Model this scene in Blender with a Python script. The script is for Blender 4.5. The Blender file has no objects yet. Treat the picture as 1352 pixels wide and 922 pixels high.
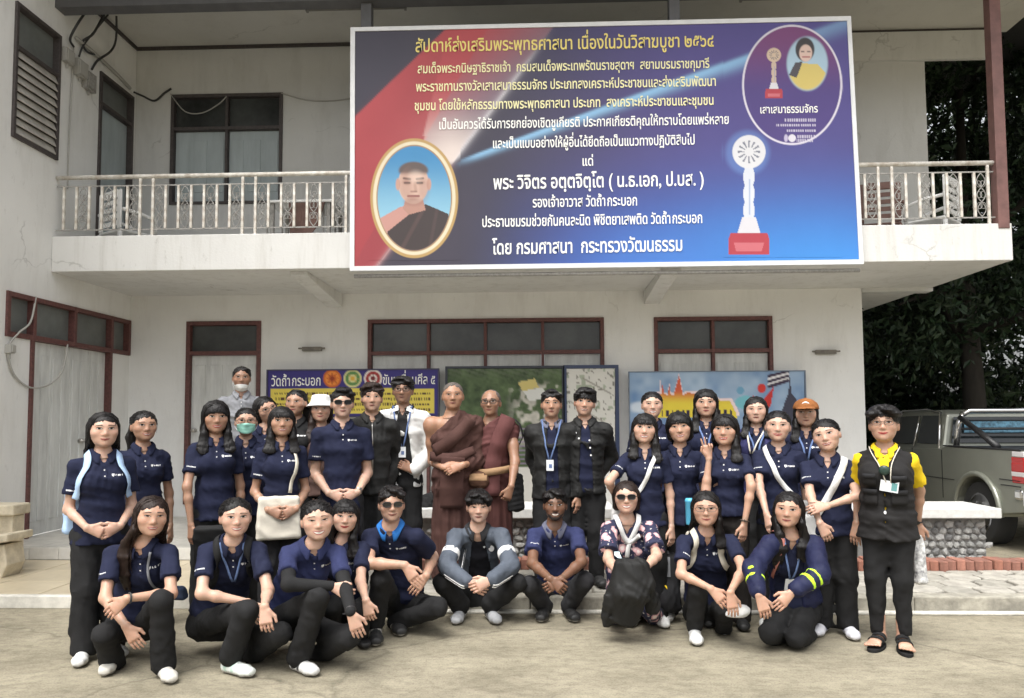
import bpy, bmesh, math, random
import numpy as np
from mathutils import Vector, Matrix

scene = bpy.context.scene
col = scene.collection
RNG = random.Random(7)
rad = math.radians

# ---------------------------------------------------------------- camera
CAM = np.array([0.0, 0.0, 1.45])
YAW, PITCH, ROLL, FPX, CX, CY = rad(2.0), rad(3.3), rad(-0.29), 1000.0, 676.0, 499.0
cam_data = bpy.data.cameras.new('camera')
cam = bpy.data.objects.new('camera', cam_data)
col.objects.link(cam)
cam.location = CAM
cam.rotation_euler = (Matrix.Rotation(YAW, 3, 'Z') @ Matrix.Rotation(math.pi/2 + PITCH, 3, 'X') @ Matrix.Rotation(ROLL, 3, 'Z')).to_euler()
cam_data.sensor_width = 36.0
cam_data.lens = 36.0*FPX/1352.0
cam_data.shift_y = (CY - 461.0)/1352.0
cam_data.clip_start, cam_data.clip_end = 0.1, 600.0
scene.camera = cam
R3 = np.array(Matrix.Rotation(YAW, 3, 'Z') @ Matrix.Rotation(math.pi/2 + PITCH, 3, 'X') @ Matrix.Rotation(ROLL, 3, 'Z'))
def ray(px, py):
    d = R3 @ np.array([(px-CX)/FPX, -(py-CY)/FPX, -1.0])
    return d
def aty(px, py, Y):
    d = ray(px, py); return CAM + d*(Y/d[1])
def atz(px, py, z):
    d = ray(px, py); return CAM + d*((z-CAM[2])/d[2])
def atx(px, py, x):
    d = ray(px, py); return CAM + d*(x/d[0])

# ---------------------------------------------------------------- sky, sun, exposure (overcast daylight)
SUN_EL, SUN_AZ = rad(64), rad(205)          # azimuth clockwise from +Y: behind the camera, a little to its left
world = bpy.data.worlds.new('World'); scene.world = world; world.use_nodes = True
wt = world.node_tree; bg = wt.nodes['Background']
sky = wt.nodes.new('ShaderNodeTexSky'); sky.sky_type = 'NISHITA'; sky.sun_disc = False
sky.sun_elevation = SUN_EL; sky.sun_rotation = SUN_AZ
sky.air_density = 1.0; sky.dust_density = 6.0; sky.ozone_density = 0.6
hsv = wt.nodes.new('ShaderNodeHueSaturation'); hsv.inputs['Saturation'].default_value = 0.18
wt.links.new(sky.outputs[0], hsv.inputs['Color']); wt.links.new(hsv.outputs[0], bg.inputs[0])
bg.inputs[1].default_value = 0.15
sun_data = bpy.data.lights.new('sun', 'SUN'); sun_data.energy = 1.05; sun_data.angle = rad(34); sun_data.color = (1.0, 0.98, 0.945)
sun = bpy.data.objects.new('sun', sun_data); col.objects.link(sun)
sd = Vector((math.sin(SUN_AZ)*math.cos(SUN_EL), math.cos(SUN_AZ)*math.cos(SUN_EL), math.sin(SUN_EL)))
sun.rotation_euler = sd.to_track_quat('Z', 'Y').to_euler(); sun.location = (0, 0, 30)
vs = scene.view_settings
vs.view_transform = 'Standard'; vs.look = 'None'; vs.gamma = 1.0; vs.use_curve_mapping = False; vs.exposure = 1.0
scene.cycles.max_bounces = 6; scene.cycles.transparent_max_bounces = 12

# ---------------------------------------------------------------- materials
MATS = {}
def mat(name, color, rough=0.7, var=0.0, scale=8.0, bump=0.0, bscale=60.0, metal=0.0, spec=0.5, stretch=(1, 1, 1), attr=None, dark=None, sheen=0.0, detail=5.0, alpha=None, emit=None):
    """Principled material: base colour broken up by noise between color*(1-var) and color*(1+var)."""
    if name in MATS: return MATS[name]
    m = bpy.data.materials.new(name); m.use_nodes = True; MATS[name] = m
    nt = m.node_tree; b = nt.nodes['Principled BSDF']
    b.inputs['Roughness'].default_value = rough; b.inputs['Metallic'].default_value = metal
    b.inputs['Specular IOR Level'].default_value = spec
    if sheen: b.inputs['Sheen Weight'].default_value = sheen
    c = tuple(color) + (1,)
    tc = nt.nodes.new('ShaderNodeTexCoord'); mp = nt.nodes.new('ShaderNodeMapping'); mp.inputs['Scale'].default_value = stretch
    nt.links.new(tc.outputs['Object'], mp.inputs[0])
    src = None
    if attr:
        a = nt.nodes.new('ShaderNodeAttribute'); a.attribute_name = attr; src = a.outputs['Color']
    if var:
        n = nt.nodes.new('ShaderNodeTexNoise'); n.inputs['Scale'].default_value = scale; n.inputs['Detail'].default_value = detail; n.inputs['Roughness'].default_value = 0.65
        nt.links.new(mp.outputs[0], n.inputs['Vector'])
        r = nt.nodes.new('ShaderNodeValToRGB'); r.color_ramp.elements[0].position = 0.3; r.color_ramp.elements[1].position = 0.7
        if src is None:
            d = dark if dark else tuple(x*(1-var) for x in color)
            r.color_ramp.elements[0].color = tuple(d) + (1,); r.color_ramp.elements[1].color = tuple(min(1, x*(1+var)) for x in color) + (1,)
            nt.links.new(n.outputs[0], r.inputs[0]); src = r.outputs[0]
        else:
            r.color_ramp.elements[0].color = (1-var,)*3 + (1,); r.color_ramp.elements[1].color = (1, 1, 1, 1)
            nt.links.new(n.outputs[0], r.inputs[0])
            mx = nt.nodes.new('ShaderNodeMixRGB'); mx.blend_type = 'MULTIPLY'; mx.inputs[0].default_value = 1
            nt.links.new(src, mx.inputs[1]); nt.links.new(r.outputs[0], mx.inputs[2]); src = mx.outputs[0]
    if src is None: b.inputs['Base Color'].default_value = c
    else: nt.links.new(src, b.inputs['Base Color'])
    if bump:
        n2 = nt.nodes.new('ShaderNodeTexNoise'); n2.inputs['Scale'].default_value = bscale; n2.inputs['Detail'].default_value = 4
        nt.links.new(mp.outputs[0], n2.inputs['Vector'])
        bp = nt.nodes.new('ShaderNodeBump'); bp.inputs['Strength'].default_value = bump; bp.inputs['Distance'].default_value = 0.01
        nt.links.new(n2.outputs[0], bp.inputs['Height']); nt.links.new(bp.outputs[0], b.inputs['Normal'])
    return m

def stained_wall(name, base, stain, amount=0.5, streak=(1.6, 1.6, 0.35)):
    """painted plaster: broad tone changes, vertical dirt runs, small chips and fine relief"""
    if name in MATS: return MATS[name]
    m = bpy.data.materials.new(name); m.use_nodes = True; MATS[name] = m
    nt = m.node_tree; b = nt.nodes['Principled BSDF']; b.inputs['Roughness'].default_value = 0.85; b.inputs['Specular IOR Level'].default_value = 0.25
    tc = nt.nodes.new('ShaderNodeTexCoord')
    def noise(scale, det, st=(1, 1, 1), rgh=0.6):
        mp = nt.nodes.new('ShaderNodeMapping'); mp.inputs['Scale'].default_value = st
        n = nt.nodes.new('ShaderNodeTexNoise'); n.inputs['Scale'].default_value = scale; n.inputs['Detail'].default_value = det; n.inputs['Roughness'].default_value = rgh
        nt.links.new(tc.outputs['Object'], mp.inputs[0]); nt.links.new(mp.outputs[0], n.inputs['Vector']); return n.outputs[0]
    def ramp(s, a, c, lo, hi):
        r = nt.nodes.new('ShaderNodeValToRGB'); r.color_ramp.elements[0].position = lo; r.color_ramp.elements[1].position = hi
        r.color_ramp.elements[0].color = (a, a, a, 1); r.color_ramp.elements[1].color = (c, c, c, 1); nt.links.new(s, r.inputs[0]); return r.outputs[0]
    def mix(fac, c1, c2):
        x = nt.nodes.new('ShaderNodeMixRGB')
        for i, v in enumerate((fac, c1, c2)):
            if isinstance(v, (int, float)): x.inputs[i].default_value = v
            elif isinstance(v, tuple): x.inputs[i].default_value = v + (1,)
            else: nt.links.new(v, x.inputs[i])
        return x.outputs[0]
    broad = ramp(noise(0.9, 6), 0.0, 1.0, 0.35, 0.7)
    s1 = ramp(noise(2.2, 8, streak, 0.7), 0.0, amount, 0.5, 0.78)
    s2 = ramp(noise(14, 6, (1, 1, 0.4), 0.75), 0.0, amount*0.8, 0.6, 0.72)
    c = mix(broad, base, tuple(x*0.9 for x in base)); c = mix(s1, c, stain); c = mix(s2, c, tuple(x*0.75 for x in stain))
    vo = nt.nodes.new('ShaderNodeTexVoronoi'); vo.feature = 'DISTANCE_TO_EDGE'; vo.inputs['Scale'].default_value = 0.55
    wv = nt.nodes.new('ShaderNodeMixRGB'); wv.inputs[0].default_value = 0.35; nt.links.new(tc.outputs['Object'], wv.inputs[1])
    nz = nt.nodes.new('ShaderNodeTexNoise'); nz.inputs['Scale'].default_value = 2.5; nz.inputs['Detail'].default_value = 6; nt.links.new(tc.outputs['Object'], nz.inputs['Vector']); nt.links.new(nz.outputs['Color'], wv.inputs[2]); nt.links.new(wv.outputs[0], vo.inputs['Vector'])
    ck = ramp(vo.outputs['Distance'], 0.38, 0.0, 0.0, 0.004); brk = ramp(noise(1.3, 3), 0.0, 1.0, 0.5, 0.6)
    mm = nt.nodes.new('ShaderNodeMath'); mm.operation = 'MULTIPLY'; nt.links.new(ck, mm.inputs[0]); nt.links.new(brk, mm.inputs[1])
    c = mix(mm.outputs[0], c, tuple(x*0.45 for x in stain))
    nt.links.new(c, b.inputs['Base Color'])
    bp = nt.nodes.new('ShaderNodeBump'); bp.inputs['Strength'].default_value = 0.25; bp.inputs['Distance'].default_value = 0.01
    nt.links.new(noise(35, 6), bp.inputs['Height']); nt.links.new(bp.outputs[0], b.inputs['Normal'])
    return m

# ---------------------------------------------------------------- mesh helpers
class MB:
    def __init__(s): s.v = []; s.f = []; s.m = []
    def add(s, v, f, mi=0):
        o = len(s.v); s.v += [tuple(map(float, p)) for p in v]; s.f += [tuple(i+o for i in q) for q in f]; s.m += [mi]*len(f); return s
    def box(s, x0, x1, y0, y1, z0, z1, mi=0):
        v = [(x, y, z) for z in (z0, z1) for y in (y0, y1) for x in (x0, x1)]
        return s.add(v, [(0, 2, 3, 1), (4, 5, 7, 6), (0, 1, 5, 4), (2, 6, 7, 3), (0, 4, 6, 2), (1, 3, 7, 5)], mi)
    def quad(s, a, b, c, d, mi=0): return s.add([a, b, c, d], [(0, 1, 2, 3)], mi)
    def prism(s, pts, lo, hi, axis='y', mi=0):
        """extrude a 2D outline; axis y: pts are (x,z), axis x: (y,z), axis z: (x,y)"""
        n = len(pts)
        def P(p, t): return {'y': (p[0], t, p[1]), 'x': (t, p[0], p[1]), 'z': (p[0], p[1], t)}[axis]
        v = [P(p, lo) for p in pts] + [P(p, hi) for p in pts]
        f = [tuple(range(n-1, -1, -1)), tuple(range(n, 2*n))] + [(i, (i+1) % n, n+(i+1) % n, n+i) for i in range(n)]
        return s.add(v, f, mi)
    def tube(s, pts, r, n=8, mi=0, cap=True):
        pts = [Vector(p) for p in pts]; rs = r if hasattr(r, '__len__') else [r]*len(pts)
        v, f = [], []; up = None
        for i, p in enumerate(pts):
            t = (pts[min(i+1, len(pts)-1)] - pts[max(i-1, 0)]).normalized()
            if up is None: up = t.orthogonal().normalized()
            up = (up - t*up.dot(t)); up = up.normalized() if up.length > 1e-6 else t.orthogonal().normalized()
            w = t.cross(up)
            for k in range(n):
                a = 2*math.pi*k/n; v.append(p + up*math.cos(a)*rs[i] + w*math.sin(a)*rs[i])
        for i in range(len(pts)-1):
            for k in range(n): f.append((i*n+k, i*n+(k+1) % n, (i+1)*n+(k+1) % n, (i+1)*n+k))
        if cap: f += [tuple(range(n-1, -1, -1)), tuple(range((len(pts)-1)*n, len(pts)*n))]
        return s.add(v, f, mi)
    def disc(s, c, u, w, ru, rw, n=24, mi=0):
        c, u, w = Vector(c), Vector(u), Vector(w)
        return s.add([c + u*ru*math.cos(2*math.pi*k/n) + w*rw*math.sin(2*math.pi*k/n) for k in range(n)], [tuple(range(n))], mi)
    def build(s, name, mats, parent=None, smooth=False, bevel=0.0):
        me = bpy.data.meshes.new(name); me.from_pydata(s.v, [], s.f); me.update()
        return mobj(name, me, mats, parent, smooth, bevel, s.m)
def mobj(name, me, mats, parent=None, smooth=False, bevel=0.0, mi=None):
    if not isinstance(mats, (list, tuple)): mats = [mats]
    for m in mats: me.materials.append(m)
    if mi and max(mi) > 0: me.polygons.foreach_set('material_index', mi)
    if smooth: me.polygons.foreach_set('use_smooth', [True]*len(me.polygons))
    o = bpy.data.objects.new(name, me); col.objects.link(o)
    if parent: o.parent = parent
    if bevel:
        b = o.modifiers.new('bevel', 'BEVEL'); b.width = bevel; b.segments = 2; b.limit_method = 'ANGLE'; b.angle_limit = rad(40)
    return o
def npmesh(name, V, Fq, mats, parent=None, smooth=True, colors=None):
    me = bpy.data.meshes.new(name); V = np.asarray(V, np.float32); Fq = np.asarray(Fq, np.int32)
    k = Fq.shape[1] if len(Fq) else 4
    me.vertices.add(len(V)); me.vertices.foreach_set('co', V.ravel())
    me.loops.add(Fq.size); me.loops.foreach_set('vertex_index', Fq.ravel())
    me.polygons.add(len(Fq)); me.polygons.foreach_set('loop_start', np.arange(len(Fq), dtype=np.int32)*k)
    me.polygons.foreach_set('use_smooth', np.full(len(Fq), bool(smooth)))
    me.update(calc_edges=True)
    if colors is not None:
        ca = me.color_attributes.new('Col', 'FLOAT_COLOR', 'POINT')
        cc = np.ones((len(V), 4), np.float32); cc[:, :3] = colors; ca.data.foreach_set('color', cc.ravel())
    return mobj(name, me, mats, parent)
def tag(o, label=None, cat=None, group=None, kind=None):
    if label: o['label'] = label
    if cat: o['category'] = cat
    if group: o['group'] = group
    if kind: o['kind'] = kind
    return o
def empty(name, loc=(0, 0, 0), rz=0.0):
    o = bpy.data.objects.new(name, None); o.location = loc; o.rotation_euler = (0, 0, rz); o.empty_display_size = 0.1; col.objects.link(o); return o
def clone(o, parent, loc=None, rz=None):
    c = o.copy(); col.objects.link(c); c.parent = parent
    if loc is not None: c.location = loc
    if rz is not None: c.rotation_euler = (0, 0, rz)
    return c

# ---------------------------------------------------------------- lettering (flat print, each line one mesh)
GLY = {}
MARKS = set('\u0e31\u0e34\u0e35\u0e36\u0e37\u0e38\u0e39\u0e3a\u0e47\u0e48\u0e49\u0e4a\u0e4b\u0e4c\u0e4d\u0e4e')
UPPER = set('\u0e31\u0e34\u0e35\u0e36\u0e37\u0e47\u0e4d'); TONE = set('\u0e48\u0e49\u0e4a\u0e4b\u0e4c')
def _text_mesh(body, bold):
    c = bpy.data.curves.new('t', 'FONT'); c.body = body; c.size = 1.0; c.offset = bold; c.resolution_u = 3
    o = bpy.data.objects.new('t', c); col.objects.link(o)
    dg = bpy.context.evaluated_depsgraph_get(); me = bpy.data.meshes.new_from_object(o.evaluated_get(dg))
    v = np.array([p.co[:] for p in me.vertices]).reshape(-1, 3); f = [tuple(p.vertices) for p in me.polygons]
    bpy.data.objects.remove(o); bpy.data.curves.remove(c); bpy.data.meshes.remove(me)
    return v, f
def glyph(ch, bold):
    if (ch, bold) in GLY: return GLY[ch, bold]
    def w(s): v, _ = _text_mesh(s, bold); return v[:, 0].max() - v[:, 0].min()
    adv = 0.0 if ch in MARKS else w('|'+ch+'|') - w('||')
    v, f = _text_mesh(ch, bold)
    if len(v):                                   # loose pieces of a glyph overlap: lift each a hair
        par = list(range(len(v)))
        def find(i):
            while par[i] != i: par[i] = par[par[i]]; i = par[i]
            return i
        for q in f:
            for a in q[1:]: par[find(a)] = find(q[0])
        roots = {}
        for i in range(len(v)): v[i, 2] = roots.setdefault(find(i), len(roots))*0.004
    GLY[ch, bold] = (v, f, adv); return GLY[ch, bold]
def lettering(text, origin, u, w, size, width=None, bold=0.012, name='lettering', mats=None, parent=None, align='l', lift=0.002):
    """text laid on the plane origin + u*x + w*y (unit vectors), squeezed to a given width"""
    V, Fc, x = [], [], 0.0; prev = ''
    u, w = np.array(u, float), np.array(w, float); nrm = np.cross(u, w)
    last_adv_x = 0
    for k, ch in enumerate(text):
        v, f, adv = glyph(ch, bold)
        if len(v):
            vv = v.copy(); vv[:, 0] += x
            if ch in TONE and prev in UPPER: vv[:, 1] += 0.2
            vv[:, 2] += (k % 3)*0.0015
            Fc += [tuple(i+len(V) for i in q) for q in f]; V += list(vv)
        x += adv; prev = ch
    V = np.array(V); sx = size if width is None else width/max(x, 1e-6)
    off = {'l': 0, 'c': -x*sx/2, 'r': -x*sx}[align]
    P = np.array(origin)[None] + np.outer(V[:, 0]*sx+off, u) + np.outer(V[:, 1]*size, w) + np.outer(V[:, 2]*0.15+lift, nrm)
    me = bpy.data.meshes.new(name); me.from_pydata([tuple(p) for p in P], [], Fc); me.update()
    return mobj(name, me, mats, parent)

for _b in (0.013, 0.016, 0.010):          # outline every glyph while the scene is still empty
    for _c in sorted(set('สัปดาห์ส่งเสริมพระพุทธศาสนา เนื่องในวันวิสาฆบูชา ๒๕๖๔กนิษฐาธิราชเจ้า รมสมเด็จเทพรัตนราชสุดาฯ สยามบรมราชกุมารีทานรางวัลเสาจักร ประเภทสงเคราะห์ชนและส่งเสริมพัฒนาโดยใช้หลักธรรมควรได้รับการยกย่องเชิดชูเกียรติ ประกาศคุณให้ทราบแพร่หลายเป็นแบบอย่างให้ผู้อื่นยึดถือแนวทางปฏิบัติสืบไปแด่อตฺตจิตฺโต ( น.ธ.เอก, ป.บส. )รองวัดถ้ำกระบอกชมรมช่วยคนละนิด พิชิตยาเสพกระทรวงวัฒนธรรมขับเคลื่อนศีล ๕')):
        if _c != ' ' or _b < 1: glyph(_c, _b)
# ================================================================ SETTING
XL, YW, YB = -5.514, 10.0, 8.31            # left wall plane, back wall plane, balcony front
ZF = 0.22                                  # upper floor in front of the doors
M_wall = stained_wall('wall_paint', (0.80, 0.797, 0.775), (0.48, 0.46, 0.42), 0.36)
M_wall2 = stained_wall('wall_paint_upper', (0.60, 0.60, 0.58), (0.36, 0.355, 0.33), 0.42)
M_slab = stained_wall('slab_paint', (0.70, 0.695, 0.67), (0.42, 0.40, 0.35), 0.55, (3, 3, 0.25))
M_frame = mat('red_brown_paint', (0.115, 0.045, 0.04), 0.6, 0.35, 30, 0.2)
M_dframe = mat('dark_frame_paint', (0.06, 0.05, 0.048), 0.6, 0.3, 30, 0.2)
M_door = mat('pale_door_paint', (0.64, 0.65, 0.63), 0.55, 0.10, 3.5, 0.2, 40, stretch=(3, 3, 0.5), dark=(0.50, 0.505, 0.49))
M_udoor = mat('blue_grey_door_paint', (0.36, 0.41, 0.42), 0.55, 0.12, 3, 0.15, 40, stretch=(3, 3, 0.5))
M_glass = mat('dark_window_glass', (0.05, 0.054, 0.053), 0.15, 0.5, 1.6, spec=0.45)
M_gglass = mat('dusty_grey_glass', (0.13, 0.14, 0.135), 0.3, 0.25, 3)
M_metalw = mat('white_rail_paint', (0.72, 0.71, 0.66), 0.45, 0.18, 9, 0.15, 60, dark=(0.42, 0.36, 0.29))
M_iron = mat('thin_iron', (0.30, 0.29, 0.27), 0.6, 0.3, 30)
M_fascia = mat('fascia_paint', (0.10, 0.10, 0.105), 0.6, 0.2, 4)
M_ceil = stained_wall('ceiling_board', (0.58, 0.57, 0.53), (0.38, 0.36, 0.32), 0.35, (1, 1, 1))
M_steel = mat('knob_steel', (0.5, 0.48, 0.45), 0.3, metal=1.0)
M_cable = mat('cable_black', (0.03, 0.03, 0.03), 0.55)
M_cablew = mat('cable_grey', (0.38, 0.37, 0.34), 0.55)
M_white = mat('white_plastic', (0.78, 0.78, 0.76), 0.4, 0.06, 6)

# ---- ground
def concrete():
    m = bpy.data.materials.new('yard_concrete'); m.use_nodes = True; nt = m.node_tree; b = nt.nodes['Principled BSDF']
    b.inputs['Roughness'].default_value = 0.9; b.inputs['Specular IOR Level'].default_value = 0.2
    tc = nt.nodes.new('ShaderNodeTexCoord')
    def noise(s, d, st=(1, 1, 1), r=0.65):
        mp = nt.nodes.new('ShaderNodeMapping'); mp.inputs['Scale'].default_value = st; nt.links.new(tc.outputs['Object'], mp.inputs[0])
        n = nt.nodes.new('ShaderNodeTexNoise'); n.inputs['Scale'].default_value = s; n.inputs['Detail'].default_value = d; n.inputs['Roughness'].default_value = r
        nt.links.new(mp.outputs[0], n.inputs['Vector']); return n.outputs[0]
    def ramp(s, stops):
        r = nt.nodes.new('ShaderNodeValToRGB'); e = r.color_ramp.elements
        while len(e) < len(stops): e.new(0.5)
        for i, (p, c) in enumerate(stops): e[i].position = p; e[i].color = tuple(c)+(1,)
        nt.links.new(s, r.inputs[0]); return r.outputs[0]
    def mul(a, b_, f=1.0):
        x = nt.nodes.new('ShaderNodeMixRGB'); x.blend_type = 'MULTIPLY'; x.inputs[0].default_value = f; nt.links.new(a, x.inputs[1]); nt.links.new(b_, x.inputs[2]); return x.outputs[0]
    c1 = ramp(noise(1.6, 10, (0.7, 1.25, 1), 0.74), [(0.3, (0.20, 0.178, 0.130)), (0.46, (0.285, 0.255, 0.19)), (0.60, (0.35, 0.315, 0.236)), (0.74, (0.41, 0.37, 0.28))])
    c2 = ramp(noise(13, 9, (0.8, 1.3, 1), 0.8), [(0.3, (0.58, 0.58, 0.57)), (0.52, (0.98, 0.98, 0.97)), (0.7, (1.12, 1.12, 1.1))])
    c3 = ramp(noise(90, 4), [(0.32, (0.62, 0.62, 0.62)), (0.5, (1, 1, 1))])
    vo = nt.nodes.new('ShaderNodeTexVoronoi'); vo.feature = 'DISTANCE_TO_EDGE'; vo.inputs['Scale'].default_value = 0.42
    wv = nt.nodes.new('ShaderNodeMixRGB'); wv.inputs[0].default_value = 0.25; nt.links.new(tc.outputs['Object'], wv.inputs[1]); nz = nt.nodes.new('ShaderNodeTexNoise'); nz.inputs['Scale'].default_value = 3.0; nz.inputs['Detail'].default_value = 7
    nt.links.new(tc.outputs['Object'], nz.inputs['Vector']); nt.links.new(nz.outputs['Color'], wv.inputs[2]); nt.links.new(wv.outputs[0], vo.inputs['Vector'])
    ck = ramp(vo.outputs['Distance'], [(0.0, (0.62, 0.62, 0.62)), (0.007, (1, 1, 1))])
    c4 = ramp(noise(0.45, 7, r=0.6), [(0.42, (0.86, 0.86, 0.85)), (0.56, (1, 1, 1))])
    nt.links.new(mul(mul(mul(mul(c1, c2), c3, 0.9), ck, 0.8), c4), b.inputs['Base Color'])
    bp = nt.nodes.new('ShaderNodeBump'); bp.inputs['Strength'].default_value = 0.5; bp.inputs['Distance'].default_value = 0.012
    nt.links.new(noise(26, 8, r=0.75), bp.inputs['Height']); nt.links.new(bp.outputs[0], b.inputs['Normal'])
    return m
g = MB(); g.quad((-200, -150, 0), (200, -150, 0), (200, 250, 0), (-200, 250, 0))
tag(g.build('ground', concrete()), 'rough weathered concrete yard in front of the building', kind='structure')

# ---- tiled terrace (left) : base + single tiles, and the upper floor before the doors
M_tile = mat('cream_terrace_tile', (0.52, 0.45, 0.32), 0.35, 0.16, 2.2, 0.06, 20, detail=8, dark=(0.41, 0.35, 0.245))
M_grout = mat('terrace_edge_cement', (0.40, 0.37, 0.31), 0.85, 0.25, 6, 0.3)
M_marble = mat('pale_marble_tile', (0.50, 0.48, 0.43), 0.35, 0.22, 4, 0.05, 20, detail=9, dark=(0.33, 0.32, 0.29))
TZ = 0.085
b = MB(); b.box(-9, -2.0, 5.95, 7.5, -0.1, TZ-0.006); terr = tag(b.build('terrace', M_grout), kind='structure')
tile_me = MB(); tile_me.box(0, 0.592, 0, 0.492, 0, 0.014); tile0 = None
for ix in range(11):
    for iy in range(3):
        x, y = -8.8+ix*0.6, 5.985+iy*0.5
        if tile0 is None: tile0 = tile_me.build('floor_tile', M_tile, terr, bevel=0.003); t = tile0
        else: t = clone(tile0, terr)
        t.location = (x, y, TZ-0.006+RNG.uniform(0, 0.0012))
b = MB(); b.box(-9, -2.2, 5.915, 5.985, 0.0, TZ+0.012); b.build('nosing', mat('white_nosing', (0.6, 0.58, 0.52), 0.7, 0.25, 7, 0.2), terr, bevel=0.006)
b = MB(); b.box(-9, 4.24, 7.5, 10.05, -0.1, ZF-0.012); uf = tag(b.build('upper_floor', M_grout), kind='structure')
u0 = None; um = MB(); um.box(0, 0.594, 0, 0.594, 0, 0.012)
for ix in range(12):
    for iy in range(4):
        if u0 is None: u0 = um.build('floor_tile', M_marble, uf, bevel=0.003); t = u0
        else: t = clone(u0, uf)
        t.location = (-8.6+ix*0.6, 7.515+iy*0.6, ZF-0.012+RNG.uniform(0, 0.001))
rm = MB(); rm.box(0, 0.296, -0.014, 0, 0, 0.118); r0 = None
for ix in range(24):
    if r0 is None: r0 = rm.build('riser_tile', mat('white_riser_tile', (0.66, 0.65, 0.61), 0.35, 0.12, 5), uf, bevel=0.002); t = r0
    else: t = clone(r0, uf)
    t.location = (-9.0+ix*0.3, 7.498, TZ+0.012)

# ---- paver step (middle and right): kerb, single hexagon pavers, dirt between
PZ = 0.125
M_pav = mat('grey_paver', (0.29, 0.275, 0.235), 0.9, 0.32, 7, 0.6, 45, detail=7)
M_pav2 = mat('light_paver', (0.35, 0.33, 0.285), 0.9, 0.32, 7, 0.6, 45, detail=7)
M_dirt = mat('paver_joint_dirt', (0.14, 0.125, 0.10), 0.95, 0.3, 12, 0.5)
b = MB(); b.box(-2.0, 9.5, 5.98, 7.5, -0.1, PZ-0.02); pave = tag(b.build('pavement', M_dirt), kind='structure')
kb = MB()
for i in range(12): kb.box(-1.99+i*0.96, -1.99+i*0.96+0.953, 5.86+RNG.uniform(-.012, .012), 6.0, -0.05, PZ-0.004+RNG.uniform(-.006, .004))
kerb = kb.build('kerb', mat('kerb_concrete', (0.33, 0.31, 0.255), 0.9, 0.4, 5, 0.8, 25, dark=(0.16, 0.15, 0.125), detail=8), pave, bevel=0.012)
lip = MB(); lip.box(-2.0, 9.5, 5.80, 5.865, 0.0, 0.022); lip.build('cement_lip', mat('white_cement_lip', (0.55, 0.53, 0.47), 0.9, 0.3, 9, 0.6), pave, bevel=0.008)
hexes = []
for k in range(4):
    hb = MB(); r = random.Random(k); pts = []
    for i in range(6):
        a = math.pi/3*i + math.pi/6; rr = 0.150*(1+r.uniform(-.06, .06)); pts.append((rr*math.cos(a)*1.02, rr*math.sin(a)*0.96))
    hb.prism(pts, -0.03, 0, 'z'); hexes.append((hb, None))
hx = [None]*4
for iy in range(6):
    for ix in range(38):
        x = -1.9+ix*0.272+(0.136 if iy % 2 else 0); y = 6.12+iy*0.234; k = RNG.randrange(4)
        if x > 8.0: continue
        if hx[k] is None: hx[k] = hexes[k][0].build('paver', M_pav if k % 2 else M_pav2, pave, bevel=0.01); t = hx[k]
        else: t = clone(hx[k], pave)
        t.location = (x, y, PZ+RNG.uniform(-.006, .006)); t.rotation_euler = (RNG.uniform(-.02, .02), RNG.uniform(-.02, .02), math.pi/3*RNG.randrange(6))

# ---- building ------------------------------------------------------------
bld = tag(empty('building', (0, YW, 0)), 'two-storey white painted building with a long balcony and red-brown frames', 'building')
def at_b(o):  # children keep world coordinates
    o.matrix_parent_inverse = bld.matrix_world.inverted() if False else Matrix.Translation((0, -YW, 0)); return o
def part(mb, name, m, parent=None, **k):
    o = mb.build(name, m, parent or bld, **k)
    if parent is None: at_b(o)
    return o

def sheet(axis, c, u0, u1, z0, z1, holes, depth):
    """wall face on a plane with rectangular openings and reveals (depth towards the inside)"""
    mb = MB(); us = sorted({u0, u1} | {h[0] for h in holes} | {h[1] for h in holes}); zs = sorted({z0, z1} | {h[2] for h in holes} | {h[3] for h in holes})
    def P(u, z, d=0): return (u, c+d, z) if axis == 'y' else (c-d, u, z)
    def q(a, b_, c_, d_): mb.quad(a, b_, c_, d_) if axis == 'y' else mb.quad(d_, c_, b_, a)
    for i in range(len(us)-1):
        for j in range(len(zs)-1):
            um_, zm = (us[i]+us[i+1])/2, (zs[j]+zs[j+1])/2
            if any(h[0] < um_ < h[1] and h[2] < zm < h[3] for h in holes): continue
            q(P(us[i], zs[j]), P(us[i+1], zs[j]), P(us[i+1], zs[j+1]), P(us[i], zs[j+1]))
    for a, b_, lo, hi in holes:
        for p, r in (((a, lo), (b_, lo)), ((b_, lo), (b_, hi)), ((b_, hi), (a, hi)), ((a, hi), (a, lo))):
            mb.quad(P(*p), P(*r), P(r[0], r[1], depth), P(p[0], p[1], depth))
    return mb
def bar(axis, c, u0, u1, z0, z1, d0, d1, mb=None, mi=0):
    mb = mb or MB()
    return mb.box(u0, u1, c+d0, c+d1, z0, z1, mi) if axis == 'y' else mb.box(c-d1, c-d0, u0, u1, z0, z1, mi)

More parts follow.
